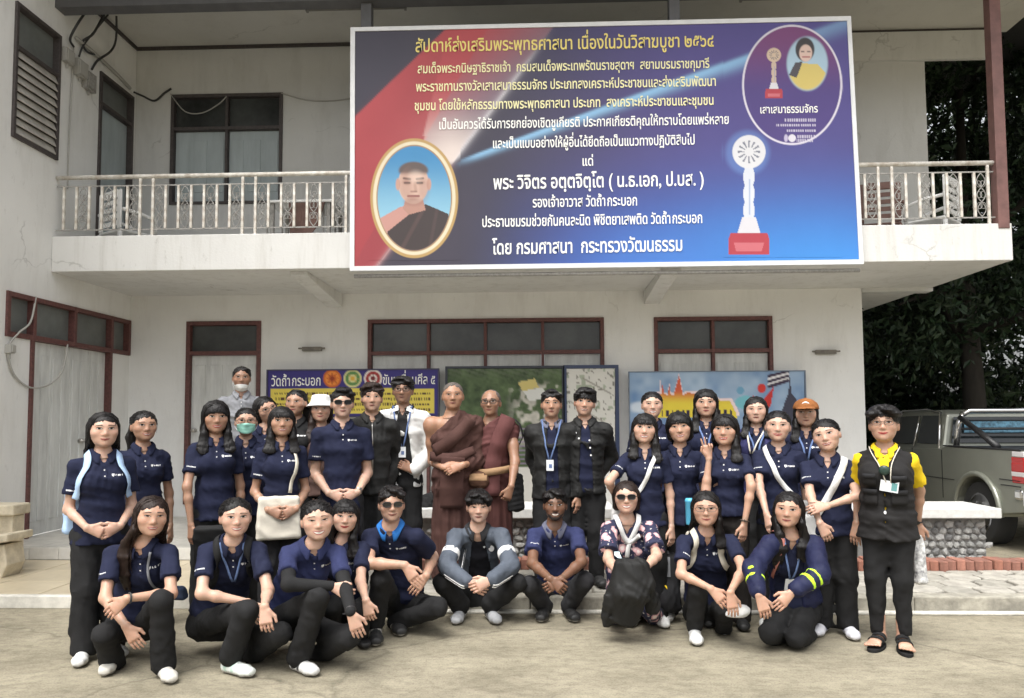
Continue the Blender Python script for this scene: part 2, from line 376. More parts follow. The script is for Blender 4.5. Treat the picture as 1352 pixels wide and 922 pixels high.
def joinery(axis, c, u0, u1, z0, z1, name, fw, bays, tz, mframe, mpanel, mglass, sill=True, handle=None, grooves=True):
    """door or window: frame, mullions, a transom light in each bay and a panelled leaf below"""
    fr = MB(); D0, D1 = -0.025, 0.085
    bar(axis, c, u0, u0+fw, z0, z1, D0, D1, fr); bar(axis, c, u1-fw, u1, z0, z1, D0, D1, fr)
    bar(axis, c, u0+fw, u1-fw, z1-fw, z1, D0, D1, fr)
    if sill: bar(axis, c, u0+fw, u1-fw, z0, z0+fw*0.8, D0, D1, fr)
    bar(axis, c, u0+fw, u1-fw, tz-fw/2, tz+fw/2, D0+0.004, D1, fr)
    edges = [u0+fw+(u1-u0-2*fw)*k/len(bays) if isinstance(bays, range) else bays[k] for k in range(len(bays))]
    edges = edges + [u1-fw]
    for e in edges[1:-1]: bar(axis, c, e-fw*0.4, e+fw*0.4, z0, z1-fw, D0+0.008, D1, fr)
    root = part(fr, name, mframe, bevel=0.003)
    for k in range(len(edges)-1):
        a = edges[k]+(fw*0.4 if k else 0); b_ = edges[k+1]-(fw*0.4 if k < len(edges)-2 else 0)
        g_ = bar(axis, c, a, b_, tz+fw/2, z1-fw, 0.055, 0.065); part(g_, 'pane', mglass, root)
        if mpanel is None: continue
        pm = MB(); w = b_-a; lo = z0+(fw*0.8 if sill else 0)
        bar(axis, c, a+0.004, b_-0.004, lo+0.004, tz-fw/2-0.004, 0.045, 0.075, pm)
        if grooves:
            n = max(2, round(w/0.25))
            for s_ in range(n):                       # raised vertical panels
                p0, p1 = a+w*(s_+0.14)/n, a+w*(s_+0.86)/n
                bar(axis, c, p0, p1, lo+0.14, tz-fw/2-0.13, 0.035, 0.046, pm)
        leaf = part(pm, 'door_leaf', mpanel, root, bevel=0.004)
        if handle and k in handle:
            hx_ = a+0.07 if handle[k] == 'l' else b_-0.07; hm = MB(); hz = z0+0.98
            p = lambda d: (hx_, c+d, hz) if axis == 'y' else (c-d, hx_, hz)
            hm.tube([p(0.045), p(0.015), p(-0.0), p(-0.012), p(-0.035), p(-0.05), p(-0.055)], [0.028, 0.028, 0.012, 0.012, 0.026, 0.028, 0.018], 14)
            part(hm, 'door_knob', M_steel, root, smooth=True)
    return root

# lower back wall
H1 = (-4.733, -3.717, 0.372, 2.817); H2 = (-2.272, 0.87, 0.372, 2.818); H3 = (1.526, 3.07, 0.372, 2.814)
wl = part(sheet('y', YW, XL, 4.24, ZF-0.05, 3.2, [H1, H2, H3], 0.09), 'wall', M_wall)
side = MB(); side.quad((4.24, YW, -.1), (4.24, 17, -.1), (4.24, 17, 3.2), (4.24, YW, 3.2)); part(side, 'wall', M_wall)
joinery('y', YW, *H1, 'door', 0.055, range(1), 2.385, M_frame, M_door, M_glass, handle={0: 'l'})
joinery('y', YW, *H2, 'folding_door', 0.05, range(4), 2.365, M_frame, M_door, M_glass)
joinery('y', YW, *H3, 'folding_door', 0.05, range(2), 2.365, M_frame, M_door, M_glass)
# left wall, both storeys
W1 = (7.606, 9.985, 2.39, 2.836); W1d = (8.0, 9.56, ZF, 2.39)
W2 = (7.595, 8.345, 4.465, 5.93); W3 = (atx(130, 150, XL)[1], 9.93, 3.6, 5.9)
part(sheet('x', XL, 3.0, YW, -0.1, 7.6, [(W1[0], W1[1], W1[2], W1[3]), W1d, W2, W3], 0.09), 'wall', M_wall)
tr = MB()
ys = [W1[0]] + [atx(p, 425, XL)[1] for p in (44, 98, 147)] + [W1[1]]
for i, y in enumerate(ys): bar('x', XL, y-0.025 if 0 < i < 4 else (y if i == 0 else y-0.05), y+0.025 if 0 < i < 4 else (y+0.05 if i == 0 else y), W1[2]-.03, W1[3], -0.025, 0.085, tr)
bar('x', XL, W1[0]+.05, W1[1]-.05, W1[3]-0.05, W1[3], -0.022, 0.085, tr); bar('x', XL, W1[0]+.05, W1[1]-.05, W1[2]-0.03, W1[2]+0.025, -0.022, 0.085, tr)
bar('x', XL, 8.0, 8.05, ZF, W1[2]-.03, -0.025, 0.085, tr); bar('x', XL, 9.51, 9.56, ZF, W1[2]-.03, -0.025, 0.085, tr)
lt = part(tr, 'folding_door', M_frame, bevel=0.003)
for i in range(4):
    part(bar('x', XL, ys[i]+.025, ys[i+1]-.025, W1[2]+.02, W1[3]-.05, 0.055, 0.065), 'pane', M_gglass, lt)
for k in range(4):
    a = 8.05+k*1.46/4; pm = MB(); bar('x', XL, a+.003, a+1.46/4-.003, ZF+.01, W1[2]-.035, 0.045, 0.075, pm)
    for s_ in range(2): bar('x', XL, a+.045+s_*.16, a+.16+s_*.165, ZF+.16, W1[2]-.18, 0.036, 0.046, pm)
    part(pm, 'door_leaf', M_door, lt, bevel=0.004)
hm = MB(); hm.tube([(XL-.045, 9.0, 1.24), (XL, 9.0, 1.24), (XL+.02, 9.0, 1.24), (XL+.05, 9.0, 1.24), (XL+.06, 9.0, 1.24)], [.03, .03, .013, .028, .02], 12); part(hm, 'door_knob', M_steel, lt, smooth=True)
# louvred shutter upstairs
fr = MB()
for a, b_, lo, hi in ((W2[0], W2[0]+.04, W2[2], W2[3]), (W2[1]-.04, W2[1], W2[2], W2[3]), (W2[0]+.04, W2[1]-.04, W2[3]-.04, W2[3]), (W2[0]+.04, W2[1]-.04, W2[2], W2[2]+.045), (W2[0]+.04, W2[1]-.04, 5.43, 5.47)):
    bar('x', XL, a, b_, lo, hi, -0.03, 0.085, fr)
sh = part(fr, 'shutter', M_dframe, bevel=0.003)
part(bar('x', XL, W2[0]+.04, W2[1]-.04, 5.47, W2[3]-.04, 0.05, 0.06), 'pane', M_gglass, sh)
part(bar('x', XL, W2[0]+.04, W2[1]-.04, W2[2]+.045, 5.43, 0.075, 0.085), 'backing', M_dframe, sh)
M_slat = mat('louvre_slat', (0.42, 0.40, 0.36), 0.6, 0.2, 6, 0.1)
s0 = None
for k in range(10):
    if s0 is None:
        sm = MB(); sm.prism([(0, 0.0), (0.012, 0.0), (0.075, 0.1), (0.063, 0.1)], W2[0]+.045, W2[1]-.045, 'x')
        sm.v = [(-p[1] if False else 0, 0, 0) for p in sm.v]; sm = MB()
        prof = [(0.022, 0.006), (0.028, 0.012), (-0.010, 0.100), (-0.018, 0.094)]
        v = [(p[0], y, p[1]) for y in (W2[0]+.045, W2[1]-.045) for p in prof]
        sm.add(v, [(3, 2, 1, 0), (4, 5, 6, 7), (0, 1, 5, 4), (1, 2, 6, 5), (2, 3, 7, 6), (3, 0, 4, 7)])
        s0 = part(sm, 'slat', M_slat, sh); t = s0
    else: t = clone(s0, sh)
    t.location = (XL, 0, W2[2]+.045+k*0.0915)
joinery('x', XL, *W3, 'door', 0.045, range(1), 5.5, M_dframe, M_udoor, M_gglass, sill=False, grooves=False)
# upper back wall with a window, ceiling, cornice strip, fascia
H4 = (-5.007, -3.46, 4.42, 5.95)
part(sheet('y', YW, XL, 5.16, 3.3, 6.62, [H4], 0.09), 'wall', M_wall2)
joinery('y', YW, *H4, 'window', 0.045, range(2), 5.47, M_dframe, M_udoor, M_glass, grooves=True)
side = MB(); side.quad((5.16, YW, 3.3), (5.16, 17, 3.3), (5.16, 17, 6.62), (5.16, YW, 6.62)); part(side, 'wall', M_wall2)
c = MB(); c.box(XL, 6.3, 8.42, YW+.1, 6.63, 6.68); part(c, 'ceiling', M_ceil)
c = MB(); c.box(XL+.002, 6.0, YW-.03, YW-.001, 6.585, 6.628); c.box(XL+.001, XL+.03, 8.43, YW-.03, 6.585, 6.628); part(c, 'cornice', M_dframe)
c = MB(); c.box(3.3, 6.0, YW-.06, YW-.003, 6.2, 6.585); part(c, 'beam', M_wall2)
c = MB(); c.box(XL, 9, 8.24, 8.42, 6.22, 6.75); part(c, 'fascia', M_fascia)
c = MB(); c.add([(-9, 7.2, 6.76), (9, 7.2, 6.76), (9, 17.5, 8.6), (-9, 17.5, 8.6), (-9, 7.2, 6.82), (9, 7.2, 6.82), (9, 17.5, 8.66), (-9, 17.5, 8.66)], [(0, 3, 2, 1), (4, 5, 6, 7), (0, 1, 5, 4), (1, 2, 6, 5), (2, 3, 7, 6), (3, 0, 4, 7)]); part(c, 'roof', M_fascia)
# balcony slab, upstand, brackets
c = MB(); c.box(XL+.002, 5.155, YB+.12, 17, 3.17, 3.30); c.box(XL+.002, 5.155, YB, YB+.12, 3.168, 3.575); c.box(5.03, 5.153, YB+.121, 17, 3.301, 3.52); part(c, 'balcony_slab', M_slab, bevel=0.008)
for x0 in (-2.82, 1.40): c = MB(); c.prism([(8.45, 3.17), (8.45, 3.12), (9.99, 2.99), (9.99, 3.17)], x0, x0+.2, 'x'); part(c, 'bracket', M_slab, bevel=0.006)
c = MB(); c.box(4.245, 5.15, 9.98, 10.16, 3.12, 3.169); part(c, 'beam', M_wall2)
# roof posts
M_post = mat('post_paint', (0.17, 0.085, 0.075), 0.5, 0.25, 8, 0.1)
for x, mm, z0 in ((-1.93, M_fascia, 3.575), (1.555, M_fascia, 3.575), (5.07, M_post, 3.52)):
    c = MB(); c.box(x-.06, x+.06, YB-.01, YB+.11, z0, 6.22); part(c, 'post', mm, bevel=0.006)
# railing: top rail, two thin rails, balusters one by one, thin scrolled ornaments in every other gap
rl = MB(); rl.tube([(XL+.01, YB+.05, 4.265), (-2.4, YB+.05, 4.268), (5.02, YB+.05, 4.262)], 0.026, 10)
rail = part(rl, 'railing', M_metalw, smooth=True)
tr_ = MB(); tr_.box(XL+.01, 5.03, YB+.045, YB+.055, 4.155, 4.17); tr_.box(XL+.01, 5.03, YB+.045, YB+.055, 3.648, 3.662); part(tr_, 'thin_rail', M_iron, rail)
bal0 = tall0 = orn0 = None; x = XL+.10; i = 0
while x < 4.98:
    skip = -1.95 < x < 3.4
    tall = i % 8 in (6, 7)
    if not skip:
        if tall:
            if tall0 is None: q = MB(); q.box(-.014, .014, -.012, .012, 3.575, 4.25); tall0 = part(q, 'baluster', M_metalw, rail); t = tall0
            else: t = clone(tall0, rail)
        else:
            if bal0 is None: q = MB(); q.box(-.013, .013, -.012, .012, 3.66, 4.155); bal0 = part(q, 'baluster', M_metalw, rail); t = bal0
            else: t = clone(bal0, rail)
        t.location = (x, YB+.05, 0)
        if i % 2 == 1:
            if orn0 is None:
                q = MB(); W_ = .062
                for s_ in (-1, 1):
                    pts = []
                    for k in range(25):
                        tt = k/24; pts.append((s_*W_*0.72*math.sin(tt*math.pi*3), 0, 3.665+tt*0.485))
                    q.tube(pts, 0.0055, 5)
                    for zc in (3.79, 3.91, 4.03):
                        q.tube([(s_*(0.02+0.028*math.cos(a)), 0.004, zc+0.035*math.sin(a)) for a in [2*math.pi*j/12 for j in range(13)]], 0.004, 4)
                orn0 = part(q, 'scroll_ornament', M_iron, rail); t = orn0
            else: t = clone(orn0, rail)
            t.location = (x+.074, YB+.05, 0)
    x += 0.148; i += 1
for o in rail.children: pass
# cables on the walls, ceiling lamps: things that hang
def cable(pts, r, m, label, name='cable'):
    q = MB(); P = [Vector(p) for p in pts]; out = []
    for i in range(len(P)-1):
        p0, p1, p2, p3 = P[max(i-1, 0)], P[i], P[i+1], P[min(i+2, len(P)-1)]
        for k in range(6):
            t = k/6; out.append(0.5*((2*p1)+(p2-p0)*t+(2*p0-5*p1+4*p2-p3)*t*t+(3*p1-p0-3*p2+p3)*t**3))
    q.tube(out+[P[-1]], r, 6); return tag(q.build(name, m, smooth=True), label, 'cable')
lw = lambda px, py, d=0.02: tuple(np.array(atx(px, py, XL)) + np.array([d, 0, 0]))
bw = lambda px, py, d=0.02: tuple(np.array(aty(px, py, YW)) - np.array([0, d, 0]))
cable([lw(95, 60), lw(93, 110), lw(89, 180), lw(87, 250)], 0.008, M_cablew, 'thin grey wire running straight down the left wall past the railing')
cable([lw(90, 18, .2), lw(84, 35, .15), lw(86, 52, .06), lw(94, 62, .03)], 0.014, M_cable, 'thick black loop at the top of the cable tangle, nearest the shutter')
cable([lw(112, 18, .25), lw(107, 45, .15), lw(104, 55, .05), lw(110, 68, .04), lw(122, 72, .04)], 0.014, M_cable, 'black cable hanging down the middle of the tangle above the meter')
cable([lw(128, 22, .25), lw(138, 52, .15), lw(136, 68, .1), lw(124, 80, .05), lw(118, 92, .03)], 0.014, M_cable, 'black cable looping out widest to the right of the tangle')
cable([lw(122, 20, .2), lw(112, 38, .15), lw(105, 60, .05), lw(100, 75, .04)], 0.011, M_cable, 'short black cable crossing inside the tangle')
cable([lw(96, 50, .04), lw(120, 70, .04), lw(150, 98, .04), lw(168, 117, .04)], 0.022, M_cablew, 'grey cable bundle slanting along the upper left wall to the corner')
cable([lw(172, 122, .05), bw(190, 128), bw(205, 134), bw(218, 124), bw(227, 118)], 0.014, M_cable, 'black cable from the corner to the upstairs window')
cable([bw(226, 125), bw(245, 148), bw(268, 150), bw(290, 138), bw(300, 128)], 0.008, M_cablew, 'thin grey wire drooping across the upstairs window glass')
cable([bw(372, 124), bw(405, 133), bw(440, 134), bw(470, 130)], 0.009, M_cablew, 'grey wire sagging from the window to the banner')
cable([lw(45, 392), lw(38, 425), lw(22, 440), lw(10, 455), lw(9, 475), lw(18, 498), lw(38, 512), lw(62, 508), lw(80, 490), lw(87, 455)], 0.011, M_cablew, 'pale grey cable drooping in a long loop across the left folding door')
def cbox(px, py, w, h, label, name='junction_box', m=M_cablew):
    p = lw(px, py, 0); q = MB(); q.box(p[0]+.002, p[0]+.07, p[1]-w/2, p[1]+w/2, p[2]-h/2, p[2]+h/2)
    q.box(p[0]+.07, p[0]+.082, p[1]-w*.4, p[1]+w*.4, p[2]-h*.42, p[2]+h*.42); q.tube([(p[0]+.03, p[1], p[2]-h/2), (p[0]+.03, p[1], p[2]-h/2-.06)], .012, 8)
    return tag(q.build(name, m, bevel=0.005), label, 'junction box')
cbox(86, 75, .16, .16, 'small dusty box at the left of the cable tangle'); cbox(103, 92, .2, .2, 'dusty box in the middle of the cable tangle'); cbox(114, 108, .2, .22, 'lowest box of the cable tangle on the upper left wall', m=M_iron)
cbox(9, 461, .07, .09, 'small grey switch box beside the left folding door', 'switch_box')
def lamp(px, py, length, label, Y, wall=True):
    p = aty(px, py, Y); q = MB(); hl = length/2
    if wall:
        q.box(p[0]-hl, p[0]+hl, p[1]-.06, p[1]-.004, p[2]-.03, p[2]+.025); q.tube([(p[0]-hl-.05, p[1]-.05, p[2]+.005), (p[0]+hl+.05, p[1]-.05, p[2]+.005)], .012, 8)
        m = mat('rusty_lamp', (0.17, 0.155, 0.13), 0.7, 0.3, 20)
    else:
        q.box(p[0]-hl, p[0]+hl, p[1]-.05, p[1]+.05, 6.57, 6.629); q.tube([(p[0]-hl+.03, p[1], 6.545), (p[0]+hl-.03, p[1], 6.545)], .018, 8)
        q.box(p[0]-hl, p[0]-hl+.03, p[1]-.03, p[1]+.03, 6.52, 6.57); q.box(p[0]+hl-.03, p[0]+hl, p[1]-.03, p[1]+.03, 6.52, 6.57)
        m = mat('lamp_tray', (0.2, 0.19, 0.175), 0.5, 0.15, 9)
    return tag(q.build('wall_lamp' if wall else 'ceiling_lamp', m, bevel=0.004), label, 'lamp')
lamp(413, 461, .26, 'small rusty wall lamp above the purple notice board', YW); lamp(1089, 465, .26, 'small rusty wall lamp near the right corner of the wall', YW)
lamp(470, 20, 1.25, 'dark tube lamp on the balcony ceiling above the banner\'s left corner', 9.0, False); lamp(1046, 8, 1.25, 'dark tube lamp on the balcony ceiling above the banner\'s right end', 9.0, False)
q = MB(); p = bw(238, 122, 0.0)
# ---- plastic chairs and other things on the balcony
def plastic_chair(x, y, rz, m, label, name='plastic_chair'):
    e = empty(name, (x, y, 3.30), rz); tag(e, label, 'chair', )
    s = MB(); s.box(-.24, .24, -.23, .22, .42, .45); s.build('seat', m, e, bevel=.012)
    for sx in (-1, 1):
        for sy in (-1, 1):
            l = MB(); l.tube([(sx*.25, sy*.24, 0), (sx*.22, sy*.21, .42)], [.02, .028], 8); l.build('leg', m, e, smooth=True)
        a = MB(); a.tube([(sx*.26, -.2, .45), (sx*.28, -.2, .62), (sx*.28, .0, .66), (sx*.26, .21, .68)], .022, 8); a.build('armrest', m, e, smooth=True)
    bk = MB(); bk.box(-.24, -.16, .2, .225, .45, .92); bk.box(.16, .24, .2, .225, .45, .92); bk.box(-.16, .16, .2, .225, .84, .93)
    bk.build('backrest', m, e, bevel=.01)
    for k in range(4):
        b2 = MB(); b2.box(-.16, .16, .203, .22, .5+k*.085, .55+k*.085); b2.build('slat', m, e)
    return e
plastic_chair(-5.0, 8.95, 2.6, M_white, 'white plastic armchair at the left end of the balcony')
plastic_chair(4.62, 8.9, -2.4, M_white, 'white plastic armchair at the right end of the balcony')
M_bwood = mat('brown_wood', (0.12, 0.06, 0.045), 0.55, 0.3, 6)
tb = tag(empty('iron_table', (-2.75, 8.85, 3.30)), 'dark iron-legged table with a brown cloth behind the balcony rail', 'table')
q = MB(); q.box(-.38, .38, -.3, .3, .70, .73); q.build('table_top', M_white, tb, bevel=.005)
q = MB(); q.prism([(-.12, .69), (.3, .69), (.22, .42), (.12, .28), (-.1, .2)], -.318, -.305, 'y'); q.build('cloth', M_bwood, tb)
for sx in (-1, 1):
    for sy in (-1, 1):
        q = MB(); q.box(sx*.33-.02, sx*.33+.02, sy*.26-.02, sy*.26+.02, 0, .7); q.box(sx*.33-.07, sx*.33-.055, sy*.26-.01, sy*.26+.01, 0, .7); q.build('leg', M_iron, tb)
wc = plastic_chair(4.05, 9.1, 2.9, M_bwood, 'brown wooden armchair on the balcony right of the banner', 'wooden_chair')
for n, (x0, z0) in (('beam_stack', (0, 0)),): pass
# ================================================================ PEOPLE: bodies and clothes as blended distance fields turned into meshes
A_ = np.array
def nrm(v): v = np.asarray(v, float); return v/max(np.linalg.norm(v), 1e-9)
UP = A_([0, 0, 1.0])
def cone(a, b, ra, rb):
    a, b = A_(a, float), A_(b, float); ba = b-a; L2 = max(ba @ ba, 1e-9)
    def f(X, Y, Z):
        t = np.clip(((X-a[0])*ba[0]+(Y-a[1])*ba[1]+(Z-a[2])*ba[2])/L2, 0, 1)
        return np.sqrt((X-a[0]-t*ba[0])**2+(Y-a[1]-t*ba[1])**2+(Z-a[2]-t*ba[2])**2)-(ra+(rb-ra)*t)
    r = max(ra, rb); return f, np.minimum(a, b)-r, np.maximum(a, b)+r
def ell(c, r, M=None):
    c = A_(c, float); r = A_(r, float); M0 = np.eye(3) if M is None else A_(M); M = M0/(M0**2).sum(1, keepdims=True)
    def f(X, Y, Z):
        x, y, z = X-c[0], Y-c[1], Z-c[2]; k0 = 0; k1 = 0
        for i in range(3):
            q = x*M[i, 0]+y*M[i, 1]+z*M[i, 2]; k0 = k0+(q/r[i])**2; k1 = k1+(q/r[i]**2)**2
        k0 = np.sqrt(k0); return k0*(k0-1)/np.sqrt(k1+1e-9)
    R_ = np.abs(M0.T) @ r; return f, c-R_, c+R_
def ecap(a, b, ra, rb, U, cap=0.6):
    """segment with an elliptical section: radii (along U, across) at each end"""
    a, b, U = A_(a, float), A_(b, float), A_(U, float); ba = b-a; L = np.linalg.norm(ba); A = ba/max(L, 1e-9)
    U = nrm(U-A*(U @ A)); V = np.cross(A, U)
    def f(X, Y, Z):
        x, y, z = X-a[0], Y-a[1], Z-a[2]
        s = x*A[0]+y*A[1]+z*A[2]; t = np.clip(s/max(L, 1e-9), 0, 1); e = s-t*L
        u = x*U[0]+y*U[1]+z*U[2]; v = x*V[0]+y*V[1]+z*V[2]
        ru = ra[0]+(rb[0]-ra[0])*t; rv = ra[1]+(rb[1]-ra[1])*t; re = np.minimum(ru, rv)*cap+1e-4
        k0 = np.sqrt((u/ru)**2+(v/rv)**2+(e/re)**2); k1 = np.sqrt((u/ru**2)**2+(v/rv**2)**2+(e/re**2)**2)+1e-9
        return k0*(k0-1)/k1
    r = max(max(ra), max(rb)); return f, np.minimum(a, b)-r, np.maximum(a, b)+r
def plane(p, n):                      # keeps the side n points away from
    p, n = A_(p, float), nrm(n)
    return (lambda X, Y, Z: (X-p[0])*n[0]+(Y-p[1])*n[1]+(Z-p[2])*n[2]), None, None
class Field:
    """groups of primitives: smooth blend inside a group, hard union between groups, then cuts and relief"""
    def __init__(s): s.groups = [[]]; s.post = []
    def new(s): s.groups.append([]); return s
    def u(s, prim, k=0.02): s.groups[-1].append((prim, k)); return s
    def cut(s, prim, k=0.004): s.post.append(('sub', prim, k)); return s
    def keep(s, prim, k=0.002): s.post.append(('int', prim, k)); return s
    def relief(s, fn): s.post.append(('add', (fn, None, None), 0)); return s
    def bounds(s):
        lo = np.min([p[1] for g_ in s.groups for p, k in g_], 0); hi = np.max([p[2] for g_ in s.groups for p, k in g_], 0); return lo, hi
    def _post(s, D, X, Y, Z):
        for op, (f, _, _), k in s.post:
            v = f(X, Y, Z)
            if op == 'add': D = D+v
            else:
                w = -v if op == 'sub' else v
                h = np.clip(0.5-0.5*(w-D)/k, 0, 1); D = w+(D-w)*h+k*h*(1-h)
        return D
    def __call__(s, X, Y, Z):
        T = None
        for g_ in s.groups:
            D = None
            for (f, _, _), k in g_:
                v = f(X, Y, Z)
                if D is None: D = v
                else: h = np.clip(0.5+0.5*(v-D)/k, 0, 1); D = v+(D-v)*h-k*h*(1-h)
            if D is not None: T = D if T is None else np.minimum(T, D)
        return s._post(T, X, Y, Z)
    def grid(s, h, lo=None, hi=None):
        l0, h0 = s.bounds(); lo = l0-2.5*h if lo is None else A_(lo, float); hi = h0+2.5*h if hi is None else A_(hi, float)
        n = np.ceil((hi-lo)/h).astype(int)+1; ax = [(lo[i]+h*np.arange(n[i])).astype(np.float32) for i in range(3)]
        T = np.full(n, 0.3, np.float32)
        for g_ in s.groups:
            if not g_: continue
            D = np.full(n, 0.3, np.float32)
            for (f, plo, phi), k in g_:
                i0 = np.clip(np.floor((plo-k-lo)/h).astype(int)-2, 0, n); i1 = np.clip(np.ceil((phi+k-lo)/h).astype(int)+3, 0, n)
                if np.any(i1 <= i0): continue
                sl = tuple(slice(a, b_) for a, b_ in zip(i0, i1))
                v = f(ax[0][sl[0]][:, None, None], ax[1][sl[1]][None, :, None], ax[2][sl[2]][None, None, :])
                d = D[sl]; w = np.clip(0.5+0.5*(v-d)/k, 0, 1); D[sl] = v+(d-v)*w-k*w*(1-w)
            T = np.minimum(T, D)
        T = s._post(T, ax[0][:, None, None], ax[1][None, :, None], ax[2][None, None, :])
        return nets(np.asarray(T, np.float32), lo, h)
    def normal(s, P, e=0.003):
        g_ = np.stack([s(P[:, 0]+e*(i == 0), P[:, 1]+e*(i == 1), P[:, 2]+e*(i == 2))-s(P[:, 0]-e*(i == 0), P[:, 1]-e*(i == 1), P[:, 2]-e*(i == 2)) for i in range(3)], 1)
        return g_/np.maximum(np.linalg.norm(g_, axis=1, keepdims=True), 1e-9)
    def snap(s, P, eps, it=6):
        P = A_(P, float)
        for _ in range(it): P = P-s.normal(P)*(s(P[:, 0], P[:, 1], P[:, 2])-eps)[:, None]*0.9
        return P
    def cast(s, O, d, eps, it=24):
        O = A_(O, float); d = nrm(d); t = np.zeros(len(O))
        for _ in range(it):
            P = O+d*t[:, None]; t += np.clip(s(P[:, 0], P[:, 1], P[:, 2])-eps, -.05, .05)*0.85
        return O+d*np.clip(t, 0, .5)[:, None]
def nets(D, lo, h):
    S = D < 0; n = S.shape
    c = sum(S[i:n[0]-1+i, j:n[1]-1+j, k:n[2]-1+k].astype(np.int8) for i in (0, 1) for j in (0, 1) for k in (0, 1))
    ci = np.argwhere((c > 0) & (c < 8)); idx = np.full(c.shape, -1, np.int32); idx[tuple(ci.T)] = np.arange(len(ci))
    acc = np.zeros((len(ci), 3)); cnt = np.zeros(len(ci))
    for a in range(3):
        o1, o2 = [i for i in range(3) if i != a]
        for p in (0, 1):
            for q in (0, 1):
                off = [0, 0, 0]; off[o1] = p; off[o2] = q; off2 = list(off); off2[a] = 1
                d0 = D[tuple((ci+off).T)]; d1 = D[tuple((ci+off2).T)]; x = (d0 < 0) != (d1 < 0)
                t = np.where(x, d0/np.where(x, d0-d1, 1), 0)
                pt = np.tile(A_(off, float), (len(ci), 1)); pt[:, a] = t; acc[x] += pt[x]; cnt[x] += 1
    V = lo+h*(ci+acc/cnt[:, None]); Q = []
    for a in range(3):
        o1, o2 = [(1, 2), (2, 0), (0, 1)][a]
        s0 = [slice(1, -1)]*3; s1 = [slice(1, -1)]*3; s0[a] = slice(0, -1); s1[a] = slice(1, None)
        A, B = S[tuple(s0)], S[tuple(s1)]
        for flip in (0, 1):
            e = np.argwhere((A & ~B) if not flip else (~A & B))
            off = np.ones(3, int); off[a] = 0; e = e+off
            d1 = np.zeros(3, int); d1[o1] = 1; d2 = np.zeros(3, int); d2[o2] = 1
            q = np.stack([idx[tuple((e-d1-d2).T)], idx[tuple((e-d2).T)], idx[tuple(e.T)], idx[tuple((e-d1).T)]], 1)
            Q.append(q if not flip else q[:, ::-1])
    return V, np.concatenate(Q)
def join(parts):
    V, Q, o = [], [], 0
    for v, q in parts: V.append(v); Q.append(q+o); o += len(v)
    return np.concatenate(V), np.concatenate(Q)
def folds(seed, amp, wl, dirn=(0.3, 0.3, 1.0), z0=None):
    """soft cloth folds: warped ridges whose crests run across dirn"""
    r = np.random.RandomState(seed); ks = []
    for i in range(5):
        d = nrm(A_(dirn)+r.normal(0, 0.45, 3)); ks.append((d*2*math.pi/(wl*r.uniform(.7, 1.6)), r.uniform(0, 6.28), nrm(r.normal(0, 1, 3))*2*math.pi/(wl*2.6), r.uniform(0, 6.28)))
    def f(X, Y, Z):
        t = 0
        for k, p, kw, pw in ks:
            w = 1.4*np.sin(X*kw[0]+Y*kw[1]+Z*kw[2]+pw); s_ = np.sin(X*k[0]+Y*k[1]+Z*k[2]+p+w)
            t = t+(1-np.abs(s_))*np.clip(0.5+0.6*np.sin(X*kw[1]-Y*kw[2]+Z*kw[0]+p), 0, 1)
        return -amp*(t*0.55-0.4)
    return f

# ---- materials for people
def skin_mat(name, c):
    m = mat('skin_'+name, c, 0.43, 0.10, 22, 0.08, 180, spec=0.42, detail=7)
    nt = m.node_tree; pb = nt.nodes['Principled BSDF']; src = pb.inputs['Base Color'].links[0].from_socket; at = nt.nodes.new('ShaderNodeAttribute'); at.attribute_name = 'Col'; mx = nt.nodes.new('ShaderNodeMixRGB'); mx.blend_type = 'MULTIPLY'; mx.inputs[0].default_value = 1
    nt.links.new(src, mx.inputs[1]); nt.links.new(at.outputs['Color'], mx.inputs[2]); nt.links.new(mx.outputs[0], pb.inputs['Base Color'])
    b_ = m.node_tree.nodes['Principled BSDF']; b_.inputs['Subsurface Weight'].default_value = 0.22; b_.inputs['Subsurface Radius'].default_value = (1.0, .35, .2); b_.inputs['Subsurface Scale'].default_value = 0.012
    return m
SKIN = {k: skin_mat(k, v) for k, v in dict(fair=(0.53, 0.335, 0.248), light=(0.475, 0.285, 0.20), mid=(0.385, 0.222, 0.148), tan=(0.28, 0.154, 0.098), brown=(0.165, 0.085, 0.052), monk=(0.34, 0.185, 0.115)).items()}
def hair_mat(name, c, rough=0.38):
    m = mat('hair_'+name, c, rough, 0.35, 60, 0.0, spec=0.28, stretch=(1, 1, 0.06))
    nt = m.node_tree; b_ = nt.nodes['Principled BSDF']
    mp = [n for n in nt.nodes if n.type == 'MAPPING'][0]; n = nt.nodes.new('ShaderNodeTexNoise'); n.inputs['Scale'].default_value = 190; n.inputs['Detail'].default_value = 3
    nt.links.new(mp.outputs[0], n.inputs['Vector']); bp = nt.nodes.new('ShaderNodeBump'); bp.inputs['Strength'].default_value = 0.7; bp.inputs['Distance'].default_value = 0.006
    nt.links.new(n.outputs[0], bp.inputs['Height']); nt.links.new(bp.outputs[0], b_.inputs['Normal']); return m
HAIR = dict(black=hair_mat('black', (0.0085, 0.0072, 0.0070), .40), brown=hair_mat('brown', (0.022, 0.013, 0.010), .42), grey=hair_mat('grey', (0.09, 0.085, 0.08)), stubble=hair_mat('stubble', (0.10, 0.085, 0.075), 0.7))
